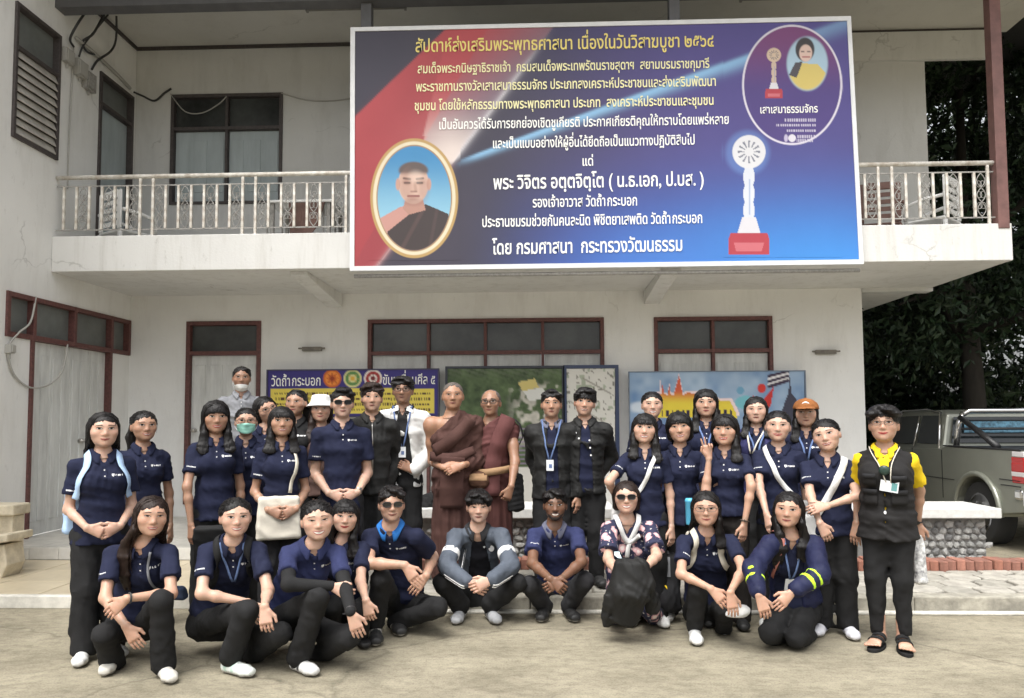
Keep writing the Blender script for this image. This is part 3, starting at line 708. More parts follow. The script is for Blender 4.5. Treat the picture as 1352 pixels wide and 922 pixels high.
def cloth(name, c, rough=0.85, var=0.16, sheen=0.0):
    if 'cloth_'+name in MATS: return MATS['cloth_'+name]
    m = mat('cloth_'+name, c, rough, var, 7, 0.35, 350, spec=0.22, sheen=sheen, detail=8); nt = m.node_tree; b_ = nt.nodes['Principled BSDF']
    old = [n for n in nt.nodes if n.type == 'BUMP'][0]; tc = [n for n in nt.nodes if n.type == 'TEX_COORD'][0]     # creases on top of the weave
    n = nt.nodes.new('ShaderNodeTexNoise'); n.noise_type = 'RIDGED_MULTIFRACTAL'; n.inputs['Scale'].default_value = 5.5; n.inputs['Detail'].default_value = 3; n.inputs['Distortion'].default_value = 0.8
    bp = nt.nodes.new('ShaderNodeBump'); bp.inputs['Strength'].default_value = 0.32; bp.inputs['Distance'].default_value = 0.02
    nt.links.new(tc.outputs['Object'], n.inputs['Vector']); nt.links.new(n.outputs[0], bp.inputs['Height']); nt.links.new(old.outputs[0], bp.inputs['Normal']); nt.links.new(bp.outputs[0], b_.inputs['Normal'])
    return m
NAVY = cloth('navy', (0.0135, 0.0165, 0.040)); NAVY2 = cloth('navy_faded', (0.026, 0.032, 0.088)); BLACK = cloth('black', (0.017, 0.017, 0.0175)); CHAR = cloth('charcoal', (0.026, 0.026, 0.028))
JBLACK = cloth('jacket_black', (0.017, 0.017, 0.0165), 0.6); WHITEC = cloth('white', (0.72, 0.72, 0.70)); CREAM = cloth('cream', (0.66, 0.61, 0.51)); GREYC = cloth('grey', (0.23, 0.235, 0.25))
SLATE = cloth('slate', (0.085, 0.10, 0.125), 0.7); YELL = cloth('yellow', (0.80, 0.56, 0.02)); ROBE = cloth('robe', (0.072, 0.035, 0.029)); ROBE2 = cloth('robe_red', (0.105, 0.040, 0.038)); PURP = cloth('indigo', (0.028, 0.028, 0.085))
LBLUE = cloth('light_blue', (0.42, 0.58, 0.80)); BBLUE = cloth('bright_blue', (0.03, 0.17, 0.50)); STEELB = cloth('collar_grey_blue', (0.12, 0.125, 0.17)); NEON = cloth('neon', (0.55, 0.85, 0.05)); TEAL = cloth('mask_green', (0.33, 0.66, 0.55)); TANC = cloth('tan', (0.32, 0.20, 0.11))
M_print = mat('white_print', (0.82, 0.82, 0.82), 0.6); M_eyew = mat('eye_white', (0.62, 0.58, 0.55), 0.3); M_iris = mat('eye_dark', (0.012, 0.009, 0.008), 0.15); M_teeth = mat('teeth', (0.75, 0.71, 0.64), 0.3)
M_lens = mat('sunglass_lens', (0.012, 0.011, 0.011), 0.08, spec=0.6); M_gframe = mat('glasses_frame', (0.02, 0.018, 0.018), 0.35); M_gold = mat('thin_wire_frame', (0.12, 0.09, 0.07), 0.35, metal=0.4)
M_shoe = mat('shoe_paint', (0.8, 0.8, 0.8), 0.55, 0.1, 25, attr='Col', bump=0.25, bscale=150)
M_card = mat('id_card', (0.72, 0.74, 0.76), 0.3); M_strapblue = cloth('lanyard_blue', (0.13, 0.19, 0.36))
def lip_mat(k): return mat('lips_'+k, {'pink': (0.36, 0.105, 0.095), 'red': (0.40, 0.055, 0.055), 'nat': (0.25, 0.095, 0.075), 'dark': (0.15, 0.06, 0.05)}[k], 0.4)

def reach(S, px, L, front=True):
    """the point on the camera ray through a pixel at bone length L from S"""
    d = nrm(ray(*px)); o = S-CAM; b_ = d @ o; disc = L*L-(o @ o-b_*b_)
    t = b_ if disc <= 0 else (b_-math.sqrt(disc) if front else b_+math.sqrt(disc))
    P = CAM+d*t
    return P
def strip(F_, O, U, W, dirn, us, lo, hi, eps, rows=2):
    pts = [O+U*u+W*(l+(h_-l)*r/rows) for u, l, h_ in zip(us, lo, hi) for r in range(rows+1)]
    P = F_.cast(A_(pts), dirn, eps); q = []
    for i in range(len(us)-1):
        for r in range(rows):
            a = i*(rows+1)+r; q.append((a, a+rows+1, a+rows+2, a+1))
    return P, A_(q)
def ribbon(F_, pts, width, eps, name, m, parent, sub=6, snap=True, thick=0.003):
    P = [A_(p, float) for p in pts]; out = []
    for i in range(len(P)-1):
        p0, p1, p2, p3 = P[max(i-1, 0)], P[i], P[i+1], P[min(i+2, len(P)-1)]
        for k in range(sub):
            t = k/sub; out.append(0.5*((2*p1)+(p2-p0)*t+(2*p0-5*p1+4*p2-p3)*t*t+(3*p1-p0-3*p2+p3)*t**3))
    out = A_(out+[P[-1]])
    if snap:
        out = F_.snap(out, eps)
        for _ in range(14): out[1:-1] = out[1:-1]*.5+(out[:-2]+out[2:])*.25
        for _ in range(3): d_ = F_(out[:, 0], out[:, 1], out[:, 2]); out = out+F_.normal(out)*np.clip(eps-d_, 0, .02)[:, None]
    N = F_.normal(out, 0.01) if snap else np.tile(A_([0, -1.0, 0]), (len(out), 1))
    T = np.gradient(out, axis=0); T /= np.maximum(np.linalg.norm(T, axis=1, keepdims=True), 1e-9)
    B = np.cross(T, N); B /= np.maximum(np.linalg.norm(B, axis=1, keepdims=True), 1e-9)
    w = (np.asarray(width)*np.ones(len(out)))[:, None]/2
    L0, R0 = out-B*w, out+B*w
    if snap:
        for E_ in (L0, R0): d_ = F_(E_[:, 0], E_[:, 1], E_[:, 2]); E_ += F_.normal(E_)*np.clip(eps-d_, -.012, .02)[:, None]
    V = np.concatenate([L0, R0, L0+N*thick, R0+N*thick]); n = len(out); q = []
    for i in range(n-1): q += [(2*n+i, 2*n+i+1, 3*n+i+1, 3*n+i), (i, n+i, n+i+1, i+1), (i, i+1, 2*n+i+1, 2*n+i), (n+i, 3*n+i, 3*n+i+1, n+i+1)]
    q += [(0, 2*n, 3*n, n), (n-1, 2*n-1, 4*n-1, 3*n-1)]
    return npmesh(name, V, q, m, parent)
class Person: pass
def hand(F_, W, d, n, thumb, s, curl, k=0.005, point=None):
    """palm, four jointed fingers of unequal length and a thumb from the side of the palm; n = back of the hand"""
    d = nrm(d); n = nrm(A_(n)-d*(A_(n) @ d)); u = np.cross(n, d)*thumb
    F_.u(ecap(W-d*.012*s, W+d*.085*s, (.026*s, .019*s), (.040*s, .0145*s), u), 0.012)
    for i, (off, L) in enumerate(((.030, .066), (.0105, .075), (-.0095, .070), (-.029, .055))):
        p = W+d*.084*s+u*off*s; c = curl[i] if hasattr(curl, '__len__') else curl
        ang = 0; r0 = .0080*s
        for seg, (f_, ca) in enumerate(((.46, .75), (.30, 1.0), (.24, .6))):
            ang += c*ca; q = p+(d*math.cos(ang)-n*math.sin(ang)+u*off*(7.0 if c < .08 else 1.5)*(1-c*.5))*L*f_*s
            F_.u(cone(p, q, r0, r0*.9), k); p = q; r0 *= .9
    c = curl[4] if hasattr(curl, '__len__') and len(curl) > 4 else 0.5
    p = W+d*.022*s+u*.024*s; q = p+nrm(d*.75+u*.62-n*.25)*.045*s; r_ = q+nrm(d*.95+u*(.45-.6*c)-n*.35*c)*.034*s
    F_.u(cone(p, q, .0135*s, .0105*s), 0.012); F_.u(cone(q, r_, .0105*s, .0085*s), k)
    return W+d*.10*s
def head_field(F_, H, hr, hf, hu, s, fp):
    L = lambda x, y, z: H+(hr*x+hf*y+hu*z)*s
    M = A_([hr, hf, hu]); jw, ck, sm = fp.get('jaw', 1)*(1.0 if fp.get('man') else 1.05), fp.get('cheek', 1), fp.get('smile', .3); nz = fp.get('nose', .8); nf = .006*(1-nz)*2
    F_.u(ell(L(0, -.012, .030), A_([.076, .094, .086])*s, M), .02)
    F_.u(ell(L(0, .018, -.022), A_([.067*jw, .070, .088])*s, M), .03*s)
    F_.u(ell(L(0, .038, -.070), A_([.045*jw, .046, .040])*s, M), .03*s)
    F_.u(ell(L(0, .070, -.095), A_([.022, .018, .017])*s, M), .022*s)
    for x in (-1, 1):
        F_.u(ell(L(x*.040, .052, -.024+.004*sm), A_([.026*ck, .024, .024])*s, M), .02*s)
        F_.u(ell(L(x*.0755, -.012, -.012), A_([.010, .021, .031])*s, M), .006*s)
        F_.u(cone(L(x*.014, .078-.5*nf, .029), L(x*.040, .068, .030), .007*s, .006*s), .018*s)
        F_.u(ell(L(x*.0120, .086-nf, -.031), A_([.0088, .0095, .0075])*s, M), .009*s)
    F_.u(cone(L(0, .079-nf, .014), L(0, .097-nf, -.026), .007*s, .0118*s), .014*s)
    mw = .019+.007*sm
    F_.u(cone(L(-mw, .078, -.0555+.004*sm), L(0, .087, -.0575), .0045*s, .0065*s), .007*s); F_.u(cone(L(mw, .078, -.0555+.004*sm), L(0, .087, -.0575), .0045*s, .0065*s), .007*s)
    F_.u(cone(L(-mw*.6, .081, -.0665), L(mw*.6, .081, -.0665), .0065*s, .0065*s), .007*s)
    return L
def put_face(P, F_, H, hr, hf, hu, s, fp, parent):
    O = H+hf*.17*s; U, W = hr*s, hu*s; sm = fp.get('smile', .3); d = -hf
    hm = HAIR['black'] if fp.get('brow') != 'grey' else HAIR['grey']
    eo = fp.get('open', 1.0)
    if not fp.get('shades'):
        for x in (-1, 1):
            t = np.linspace(-1, 1, 11); us = x*.0318+t*.0165; tilt = .0022*t*x
            up = .0105+tilt+.0064*eo*(1-t**2); lo = .0105+tilt-.0046*eo*(1-t**2)
            V1, Q1 = strip(F_, O, U, W, d, us, lo, up, .0012*s, 1)
            k = slice(2, 9) if eo > .7 else slice(2, 9); ti = np.linspace(-.46, .46, 7); ui = x*.0315+ti*.0155
            ci = np.sqrt(np.clip(1-(ti/.47)**2, 0, 1))*.0072; mid = .0105+.002*ti*x+.0010*eo
            V2, Q2 = strip(F_, O, U, W, d, ui, np.maximum(mid-ci, .0105-.0040*eo*(1-ti**2)), np.minimum(mid+ci, .0105+.0058*eo*(1-ti**2)), .0020*s, 1)
            V3, Q3 = strip(F_, O, U, W, d, x*.0315+t*.0170, .0105+tilt+.0048*eo*(1-t**2), .0120+tilt+.0074*eo*(1-t**2)+.0010, .0026*s, 1)
            V, Q = join([(V1, Q1), (V2, Q2), (V3, Q3)]); o = npmesh('eye', V, Q, [M_eyew, M_iris], parent)
            o.data.polygons.foreach_set('material_index', [0]*len(Q1)+[1]*(len(Q2)+len(Q3)))
            tb = np.linspace(-1, 1, 9); th = fp.get('bt', .95)*(1.0 if fp.get('man') else .78)
            b0 = .0300+.0030*(1-tb**2)-.0025*tb*x*(1)+.001
            V, Q = strip(F_, O, U, W, d, x*.034+tb*.0195, b0-.0030*th*(1-.6*(tb*x+1)/2), b0+.0034*th*(1-.75*(tb*x+1)/2), .0015*s, 1); npmesh('eyebrow', V, Q, hm, parent)
    if fp.get('mask') != 'on':
        mw = .0225+.0085*sm; t = np.linspace(-1, 1, 13); us = t*mw; base = -.0615-.003*sm+.0115*sm*t**2; pr = 1-t**2
        te = fp.get('teeth', 0)*1.45; lm = lip_mat(fp.get('lips', 'nat'))
        V1, Q1 = strip(F_, O, U, W, d, us, base+te*.0038*pr, base+(.0058+te*.0034)*pr**.7+.0004-.0012*np.exp(-(t/.12)**2), .0012*s, 1)
        V2, Q2 = strip(F_, O, U, W, d, us, base-(.0072+te*.0035)*pr**.8-.0004, base-te*.0045*pr, .0012*s, 1)
        parts, mi = [(V1, Q1), (V2, Q2)], [0]*(len(Q1)+len(Q2))
        if te: V3, Q3 = strip(F_, O, U, W, d, us*.93, base-te*.0045*pr*1.1, base+te*.0038*pr*1.1, .0004*s, 1)
        else: V3, Q3 = strip(F_, O, U, W, d, us, base-.0009, base+.0009, .0018*s, 1)
        parts.append((V3, Q3)); mi += [1 if te else 2]*len(Q3)
        V, Q = join(parts); o = npmesh('lips', V, Q, [lm, M_teeth, mat('mouth_line', (0.10, 0.03, 0.028), 0.6)], parent); o.data.polygons.foreach_set('material_index', mi)
    if fp.get('beard'):
        t = np.linspace(-1, 1, 17); us = t*.062; bm_ = mat('short_beard', (.022, .015, .012), .8, .4, 300, .5, 400)
        V, Q = strip(F_, O, U, W, d, us, -.113+.062*t**2, np.where(np.abs(t) < .45, -.083, -.072+.030*np.clip(np.abs(t)-.45, 0, 1)), .0016*s, 4)
        V2, Q2 = strip(F_, O, U, W, d, np.linspace(-.03, .03, 9), -.0505-.014*np.linspace(-1, 1, 9)**2, -.044-.012*np.linspace(-1, 1, 9)**2, .0016*s, 1)
        V, Q = join([(V, Q), (V2, Q2)]); npmesh('beard', V, Q, bm_, parent)
    gl = fp.get('glasses') or fp.get('shades')
    if gl:
        q = MB(); gm = M_gold if gl == 'wire' else M_gframe; r_ = .0021 if gl == 'wire' else .0026
        for x in (-1, 1):
            ring = []
            for k in range(17):
                a = 2*math.pi*k/16; ca, sa = math.cos(a), math.sin(a); ex = 0.75
                px_, pz_ = math.copysign(abs(ca)**ex, ca)*.0255, math.copysign(abs(sa)**ex, sa)*(.0185 if fp.get('shades') else .0170)
                ring.append(H+(hr*(x*.0335+px_)+hf*(.0985-.35*abs(x*.0335+px_)**1.7)+hu*(.0085+pz_))*s)
            q.tube(ring, r_*s, 6, 0)
            if fp.get('shades'): q.add([tuple(p-hf*.001) for p in ring[:-1]], [tuple(range(16))], 1)
            q.tube([H+(hr*x*.058+hf*.091+hu*.013)*s, H+(hr*x*.077+hf*.06+hu*.012)*s, H+(hr*x*.081+hf*(-.01)+hu*.010)*s], r_*s, 6, 0)
        q.tube([H+(hr*-.009+hf*.099+hu*.012)*s, H+(hf*.102+hu*.014)*s, H+(hr*.009+hf*.099+hu*.012)*s], r_*s, 6, 0)
        q.build('sunglasses' if fp.get('shades') else 'glasses', [gm, M_lens], parent, smooth=True)
    if fp.get('mask'):
        mm = TEAL if fp['mask'] == 'on' else WHITEC; dz = 0 if fp['mask'] == 'on' else -.052
        t = np.linspace(-1, 1, 15); rows = 8; top = -.012-.010*t**2+dz; bot = -.106+.030*t**2+dz*.6
        V, Q = strip(F_, O, U, W, d, t*.066, bot, top, .006*s, rows)
        n_ = F_.normal(V); rr = np.tile(np.arange(rows+1), len(t)); V = V+n_*((rr % 3 == 1)*.0025*s)[:, None]
        npmesh('face_mask', V, Q, mm, parent)
        q = MB()
        for x in (-1, 1):
            for z0, z1 in ((top[0], .0), (bot[0], -.03)):
                q.tube([H+(hr*x*.062+hf*.055+hu*z0)*s, H+(hr*x*.076+hf*.02+hu*(z0+z1)/2)*s, H+(hr*x*.082+hf*-.02+hu*z1)*s], .0014, 5)
        q.build('mask_loop', M_white, parent)
def make_hair(P, hp, parent):
    H, hr, hf, hu, s = P.H, P.hr, P.hf, P.hu, P.s; L = P.L; M = A_([hr, hf, hu]); st = hp.get('style', 'long'); seed = P.seed
    F_ = Field(); vol = hp.get('vol', 1.0); x0 = hp.get('part', 0.0)
    thin = st == 'crop'
    cr = A_([.079, .0975, .0895]) if thin else A_([.0825, .1025, .0955])*vol
    F_.u(ell(L(0, -.013 if thin or hp.get('bangs') or st in ('short', 'permed') else -.019, .030), cr*s, M), .02)
    tied = st in ('pony', 'short', 'crop', 'bun')
    if st in ('long', 'bob'):
        for x in (-1, 1):
            yo = -.018 if hp.get('bangs') else -.030; F_.u(ecap(L(x*.066, yo, .01), L(x*.070, yo+.004, -.085), (.019*s, .048*s), (.017*s, .040*s), hr), .03*s)
        F_.u(ecap(L(0, -.056, 0), L(0, -.060, -.10), (.078*s, .05*s), (.076*s, .044*s), hr), .03*s)
    if st == 'long':
        ln = hp.get('len', .30); p0 = L(0, -.058, -.08); bk = -P.V*.055; p1 = P.N+bk*.9-P.V*.02+UP*.0; p2 = p1-P.T*ln*.6+bk*.3; p3 = p2-P.T*ln*.4
        F_.u(ecap(p0, p1, (.078*s, .044), (.095*s, .04), P.U), .03); F_.u(ecap(p1, p2, (.095*s, .036), (.10*s, .030), P.U), .03); F_.u(ecap(p2, p3, (.10*s, .028), (.075*s, .016), P.U), .02)
        for x, key in ((-1, 'fa'), (1, 'fb')):
            fl = hp.get(key, 0)
            if fl:
                q0 = L(x*.074, .004, -.07); q1 = P.N+P.U*x*.078*s+P.V*.045+P.T*.02; pts = [q1-P.T*.07+P.V*.04+P.U*x*.012, q1-P.T*(.07+fl*.5)+P.V*.05+P.U*x*.018, q1-P.T*(.07+fl)+P.V*.05+P.U*x*.010]
                pts = P.shirtF.snap(A_(pts), .010)
                F_.u(ecap(q0, q1, (.022*s, .036*s), (.026, .030), P.U), .03); pr = q1
                for k, q_ in enumerate(pts):
                    F_.u(ecap(pr, q_, ((.030, .022), (.040, .014), (.038, .011))[k], ((.040, .014), (.038, .011), (.020, .005))[k], P.U), .02); pr = q_
    if st == 'pony':
        sx = hp.get('side', 0); ln = hp.get('len', .25); a = L(sx*.04, -.10, .0); b_ = L(sx*.055, -.115, -.09); c = P.N-P.V*.07+P.U*sx*.065-P.T*(ln-.12)
        F_.u(ell(a, (.03, .03, .03)), .02); F_.u(cone(a, b_, .026, .034), .02); F_.u(cone(b_, c, .034, .016), .02)
        if hp.get('front'):
            q1 = P.N+P.U*hp['front']*.075+P.V*.05; pts = P.shirtF.snap(A_([q1-P.T*.06+P.V*.03, q1-P.T*(.06+ln*.6)+P.V*.03]), .012)
            F_.u(cone(L(hp['front']*.06, -.06, -.08), q1, .022, .024), .02); F_.u(cone(q1, pts[0], .024, .022), .02); F_.u(cone(pts[0], pts[1], .022, .010), .02)
    if st == 'bun': F_.u(ell(L(0, -.115, .015), A_([.038, .03, .036])*s, M), .015)
    if st == 'short':
        r = np.random.RandomState(seed)
        for k in range(hp.get('tufts', 16)):
            a = r.uniform(-1.25, 1.25); y = r.uniform(-.06, .085); px_ = math.sin(a)*.078; pz_ = .032+math.cos(a)*.088
            o = L(px_*.93, y*.95, pz_*(1-.35*(y/.11)**2)); F_.u(ell(o, A_([.024, .032, .0095])*s*hp.get('tuft', 1.0), M), .016*s)
    if st == 'permed':
        r = np.random.RandomState(seed)
        for k in range(70):
            a = r.uniform(-1.7, 1.7); y = r.uniform(-.085, .075); o = L(math.sin(a)*.083, y, .020+math.cos(a)*.083*(1-.25*(y/.11)**2)); F_.u(ell(o, A_([.016, .018, .014])*s, M), .016*s)
    oz, oh, ow = {'long': (-.035, .098, .0655), 'bob': (-.035, .098, .0650), 'pony': (-.035, .102, .0725), 'bun': (-.035, .102, .0725), 'short': (-.040, .110, .0725), 'crop': (-.045, .128, .074), 'permed': (-.05, .090, .068)}[st]
    if 'open' in hp: oh = hp['open']-(.009 if st in ('long', 'pony', 'bun', 'bob') else 0)
    if 'oz' in hp: oz = hp['oz']
    bang = hp.get('bangs', 0)
    def opening(X, Y, Z):
        x, y, z = ((X-H[0])*v[0]+(Y-H[1])*v[1]+(Z-H[2])*v[2] for v in (P.hd[0]/s, P.hd[1]/s, P.hd[2]/s))
        zz = z+.005*np.sin(x*190+seed)+.003*np.sin(x*420+seed*2)
        if bang: zz = zz+np.where(zz > -.01, bang*(1-.35*np.sin(x*95+seed)**2), 0)
        e = (np.sqrt(((x-x0*.3)/ow)**2+((zz-oz)/oh)**2)-1)*ow
        if x0 or hp.get('vee'): e = np.where(z > 0, np.maximum(e, (z-oz-oh*1.02+np.abs(x-x0)*hp.get('vee', .8))*.75), e)
        d = np.maximum(e, (.002 if hp.get('bangs') else -.004)-y if not tied else -.004-y)
        if tied:                                  # clear the ears and the neck
            d = np.minimum(d, np.maximum(np.maximum(z-(.004 if st != 'crop' else .02), -.032-y), -y-.06))
            if st in ('short', 'crop'): d = np.minimum(d, z+(.055 if st == 'short' else .03)+y*.25)
            else: d = np.minimum(d, np.maximum(z+.055, -.09-y))
        if st == 'permed': d = np.minimum(d, z+.065)
        if st == 'bob': d = np.minimum(d, z+hp.get('len', .125)+.006*np.sin(x*150+seed))
        return d*s
    F_.cut((opening, None, None), .009*s if not thin else .006)
    if not thin:
        r = np.random.RandomState(seed+5); kk = [(r.uniform(170, 420), r.uniform(170, 420), r.uniform(6, 22), r.uniform(0, 6)) for _ in range(4)]
        amp = hp.get('strand', .0016)
        def strands(X, Y, Z):
            t = 0
            for a, b_, c, p in kk: t = t+np.sin((X-H[0])*a+2*np.sin((Y-H[1])*30+p)+(Z-H[2])*c+p)*np.sin((Y-H[1])*b_*.6+(Z-H[2])*c*.7+p*2)
            return amp*t
        F_.relief(strands)
        if st == 'long':
            F_.relief(lambda X, Y, Z: np.clip((P.N[2]-.12)-Z, 0, 1)*.02*np.sin((X-H[0])*170+seed))
    V, Q = F_.grid(.0084 if not thin else .0058); o = npmesh('hair', V, Q, HAIR[hp.get('col', 'black')], parent)
    # many thin locks laid over the mass so that it reads as strands
    rs = np.random.RandomState(seed+31)
    if not thin and st != 'permed':
        n = hp.get('locks', 84); m = 11; paths = []
        for i in range(n):
            sg = 1 if i % 2 else -1; u = np.linspace(0, 1, m)
            if st in ('long', 'bob'):
                y0 = rs.uniform(-.085, .078); end = rs.uniform(.06, .13) if st == 'bob' else rs.uniform(.08, .13)+hp.get('len', .3)*rs.uniform(.3, 1.0)
                ph = np.clip(u*3.2, 0, 1)*1.62; x = x0*.3+sg*np.sin(ph)*.086; zz = .030+np.cos(ph)*.097*(1-.30*(y0/.10)**2)-np.clip(u-.31, 0, 1)/.69*end; y = y0*(1-.25*np.clip(u*3, 0, 1))-.03*np.clip(u-.2, 0, 1)-.012
                p = np.stack([P.L(a, b_, c) for a, b_, c in zip(x, y, zz)]); 
                if st == 'long': dn = np.clip(u-.45, 0, 1)/.55; p = p-P.V*(.035*dn)[:, None]
            elif st in ('pony', 'bun'):
                a = rs.uniform(.15, 2.0); f0 = P.L(sg*math.sin(a)*.078, .060*math.cos(a*.75), .030+.090*math.cos(a)); f1 = P.L(hp.get('side', 0)*.04*(st == 'pony'), -.102, .008)
                p = f0+(f1-f0)*u[:, None]+(P.hu*.05*math.cos(a*.6)+P.hr*sg*.055*math.sin(min(a, 1.5)))*np.sin(u*math.pi)[:, None]
            else:
                a = rs.uniform(0, 6.28); k = rs.uniform(.55, 1.0); c0 = A_([rs.uniform(-.015, .03), -.035, .125]); e0 = A_([math.sin(a)*.088*k, math.cos(a)*.104*k-.01, .125-.10*k**2-(.01 if math.cos(a) > 0 else .035)*k])
                pp = c0+(e0-c0)*u[:, None]; pp[:, 2] += .020*np.sin(u*math.pi); pp[:, 0] += rs.normal(0, .006)*u**2; p = H+(pp @ M)*s
            paths.append(p)
        Pp = A_(paths); fl = Pp.reshape(-1, 3)
        op = opening(fl[:, 0], fl[:, 1], fl[:, 2]).reshape(n, m)
        sn = F_.snap(fl, 0.0, 5).reshape(n, m, 3); mv = np.linalg.norm(sn-Pp, axis=2)
        lift = rs.uniform(-.0012, .0030, n)[:, None, None]; nn = F_.normal(sn.reshape(-1, 3), .006).reshape(n, m, 3); sn = sn+nn*lift
        ok = (op > .001) & (mv < .045); seg = ok[:, :-1] & ok[:, 1:]
        rad_ = (np.array([.0014]+[.0034]*(m-3)+[.0026, .0008])[None]*rs.uniform(.7, 1.25, n)[:, None])*s*(.62 if st in ('pony', 'bun') else 1)
        tn = np.gradient(sn, axis=1); tn /= np.maximum(np.linalg.norm(tn, axis=2, keepdims=True), 1e-9); bn = np.cross(tn, nn); bn /= np.maximum(np.linalg.norm(bn, axis=2, keepdims=True), 1e-9)
        ring = [sn+bn*rad_[..., None]*1.7*ca+nn*rad_[..., None]*.8*sa for ca, sa in ((1, 0), (0, 1), (-1, 0), (0, -1))]
        V4 = np.stack(ring, 2).reshape(-1, 3); iy, ix = np.nonzero(seg); qs = []
        for k in range(4):
            a0 = (iy*m+ix)*4; qs.append(np.stack([a0+k, a0+(k+1) % 4, a0+4+(k+1) % 4, a0+4+k], 1))
        tag(npmesh('hair_lock', V4, np.concatenate(qs), HAIR[hp.get('col', 'black')], o), kind='stuff')
    if bang and st != 'permed':
        q = MB(); r = random.Random(seed+9); zb = oz+oh-bang*1.05
        for k in range(17):
            x = -.046+.092*k/16+r.uniform(-.002, .002); e1 = zb-.012+r.uniform(-.010, .006)-.10*abs(x)
            pts = P.headF.cast(A_([P.L(x*.8, .2, zb+.030), P.L(x*.92, .2, zb+.014), P.L(x, .2, zb-.002), P.L(x*1.04+r.uniform(-.004, .004), .2, e1)]), -P.hf, .0062*s)
            q.tube([tuple(p) for p in pts], [.0045*s, .0046*s, .0036*s, .0008*s], 5)
        tag(q.build('fringe', HAIR[hp.get('col', 'black')], o, smooth=True), kind='stuff')
    r = random.Random(seed); q = MB()
    if st in ('long', 'bob', 'pony', 'bun') and hp.get('wisps', 0):
        for k in range(hp.get('wisps', 0)):
            x = r.choice((-1, 1)); a = r.uniform(.034, .052)
            p0 = L(x*a+x0*.3, .050, .090-.4*a); p1 = L(x*(a+.018), .080, .055-.2*a); p2 = L(x*(a+.026), .080-.2*a, .010); p3 = L(x*(a+.024+r.uniform(-.004, .006)), .072-.25*a, -.01-r.uniform(0, .06))
            q.tube([p0, p1, p2, p3], [.0013, .0017, .0013, .0005], 4)
        tag(q.build('hair_wisp', HAIR[hp.get('col', 'black')], o, smooth=True), kind='stuff')
    return o

def ik(S, W, l1, l2, pole):
    d = W-S; L = np.linalg.norm(d); dn = d/max(L, 1e-6); L = min(L, (l1+l2)*.995); a = (l1*l1-l2*l2+L*L)/(2*L); hgt = math.sqrt(max(l1*l1-a*a, 0)); p = A_(pole)-dn*(A_(pole) @ dn)
    return S+dn*a+nrm(p)*hgt

def letters_on(F_, O, U, W, d, parent, name, width, hgt, n, seed, shield=0, m=None):
    """small printed mark: a row of letter-like strokes, optionally after a shield"""
    q = MB(); r = random.Random(seed); x = 0; polys = []
    if shield:
        sz = shield; polys.append([(0, .5*sz), (.9*sz, .5*sz), (.9*sz, -.1*sz), (.45*sz, -.6*sz), (0, -.1*sz)]); x = 1.25*sz
    cw = (width-x)/n
    for k in range(n):
        a = x+k*cw; t = r.random()
        polys.append([(a, -hgt/2), (a+cw*.28, -hgt/2), (a+cw*.28, hgt/2), (a, hgt/2)])
        if t < .6: polys.append([(a+cw*.52, -hgt/2), (a+cw*.78, -hgt/2), (a+cw*.78, hgt/2), (a+cw*.52, hgt/2)])
        zz = r.choice((-.36, 0, .36))*hgt; polys.append([(a+cw*.28, zz-hgt*.13), (a+cw*.6, zz-hgt*.13), (a+cw*.6, zz+hgt*.13), (a+cw*.28, zz+hgt*.13)])
    pts = A_([O+U*p[0]+W*p[1] for po in polys for p in po]); pts = F_.cast(pts, d, .0022); i = 0
    for po in polys: q.add([tuple(p) for p in pts[i:i+len(po)]], [tuple(range(len(po)))]); i += len(po)
    return q.build(name, m or M_print, parent)

def torso_sections(P, infl=0.0, female=None):
    h, w = P.h, P.w; fem = P.fem if female is None else female
    if fem: S_ = [(-.06, .098, .074), (.12, .094, .070), (.34, .087, .063), (.64, .089, .064), (.84, .074, .048), (1.0, .040, .036)]
    else: S_ = [(-.06, .092, .072), (.12, .090, .070), (.34, .086, .066), (.64, .098, .070), (.84, .086, .054), (1.0, .044, .040)]
    b = P.belly
    return [(P.spine(t), rx*h*w+infl, (ry*h+(b if .0 < t < .5 else b*.4))*(.5+.5*w)+infl) for t, rx, ry in S_]

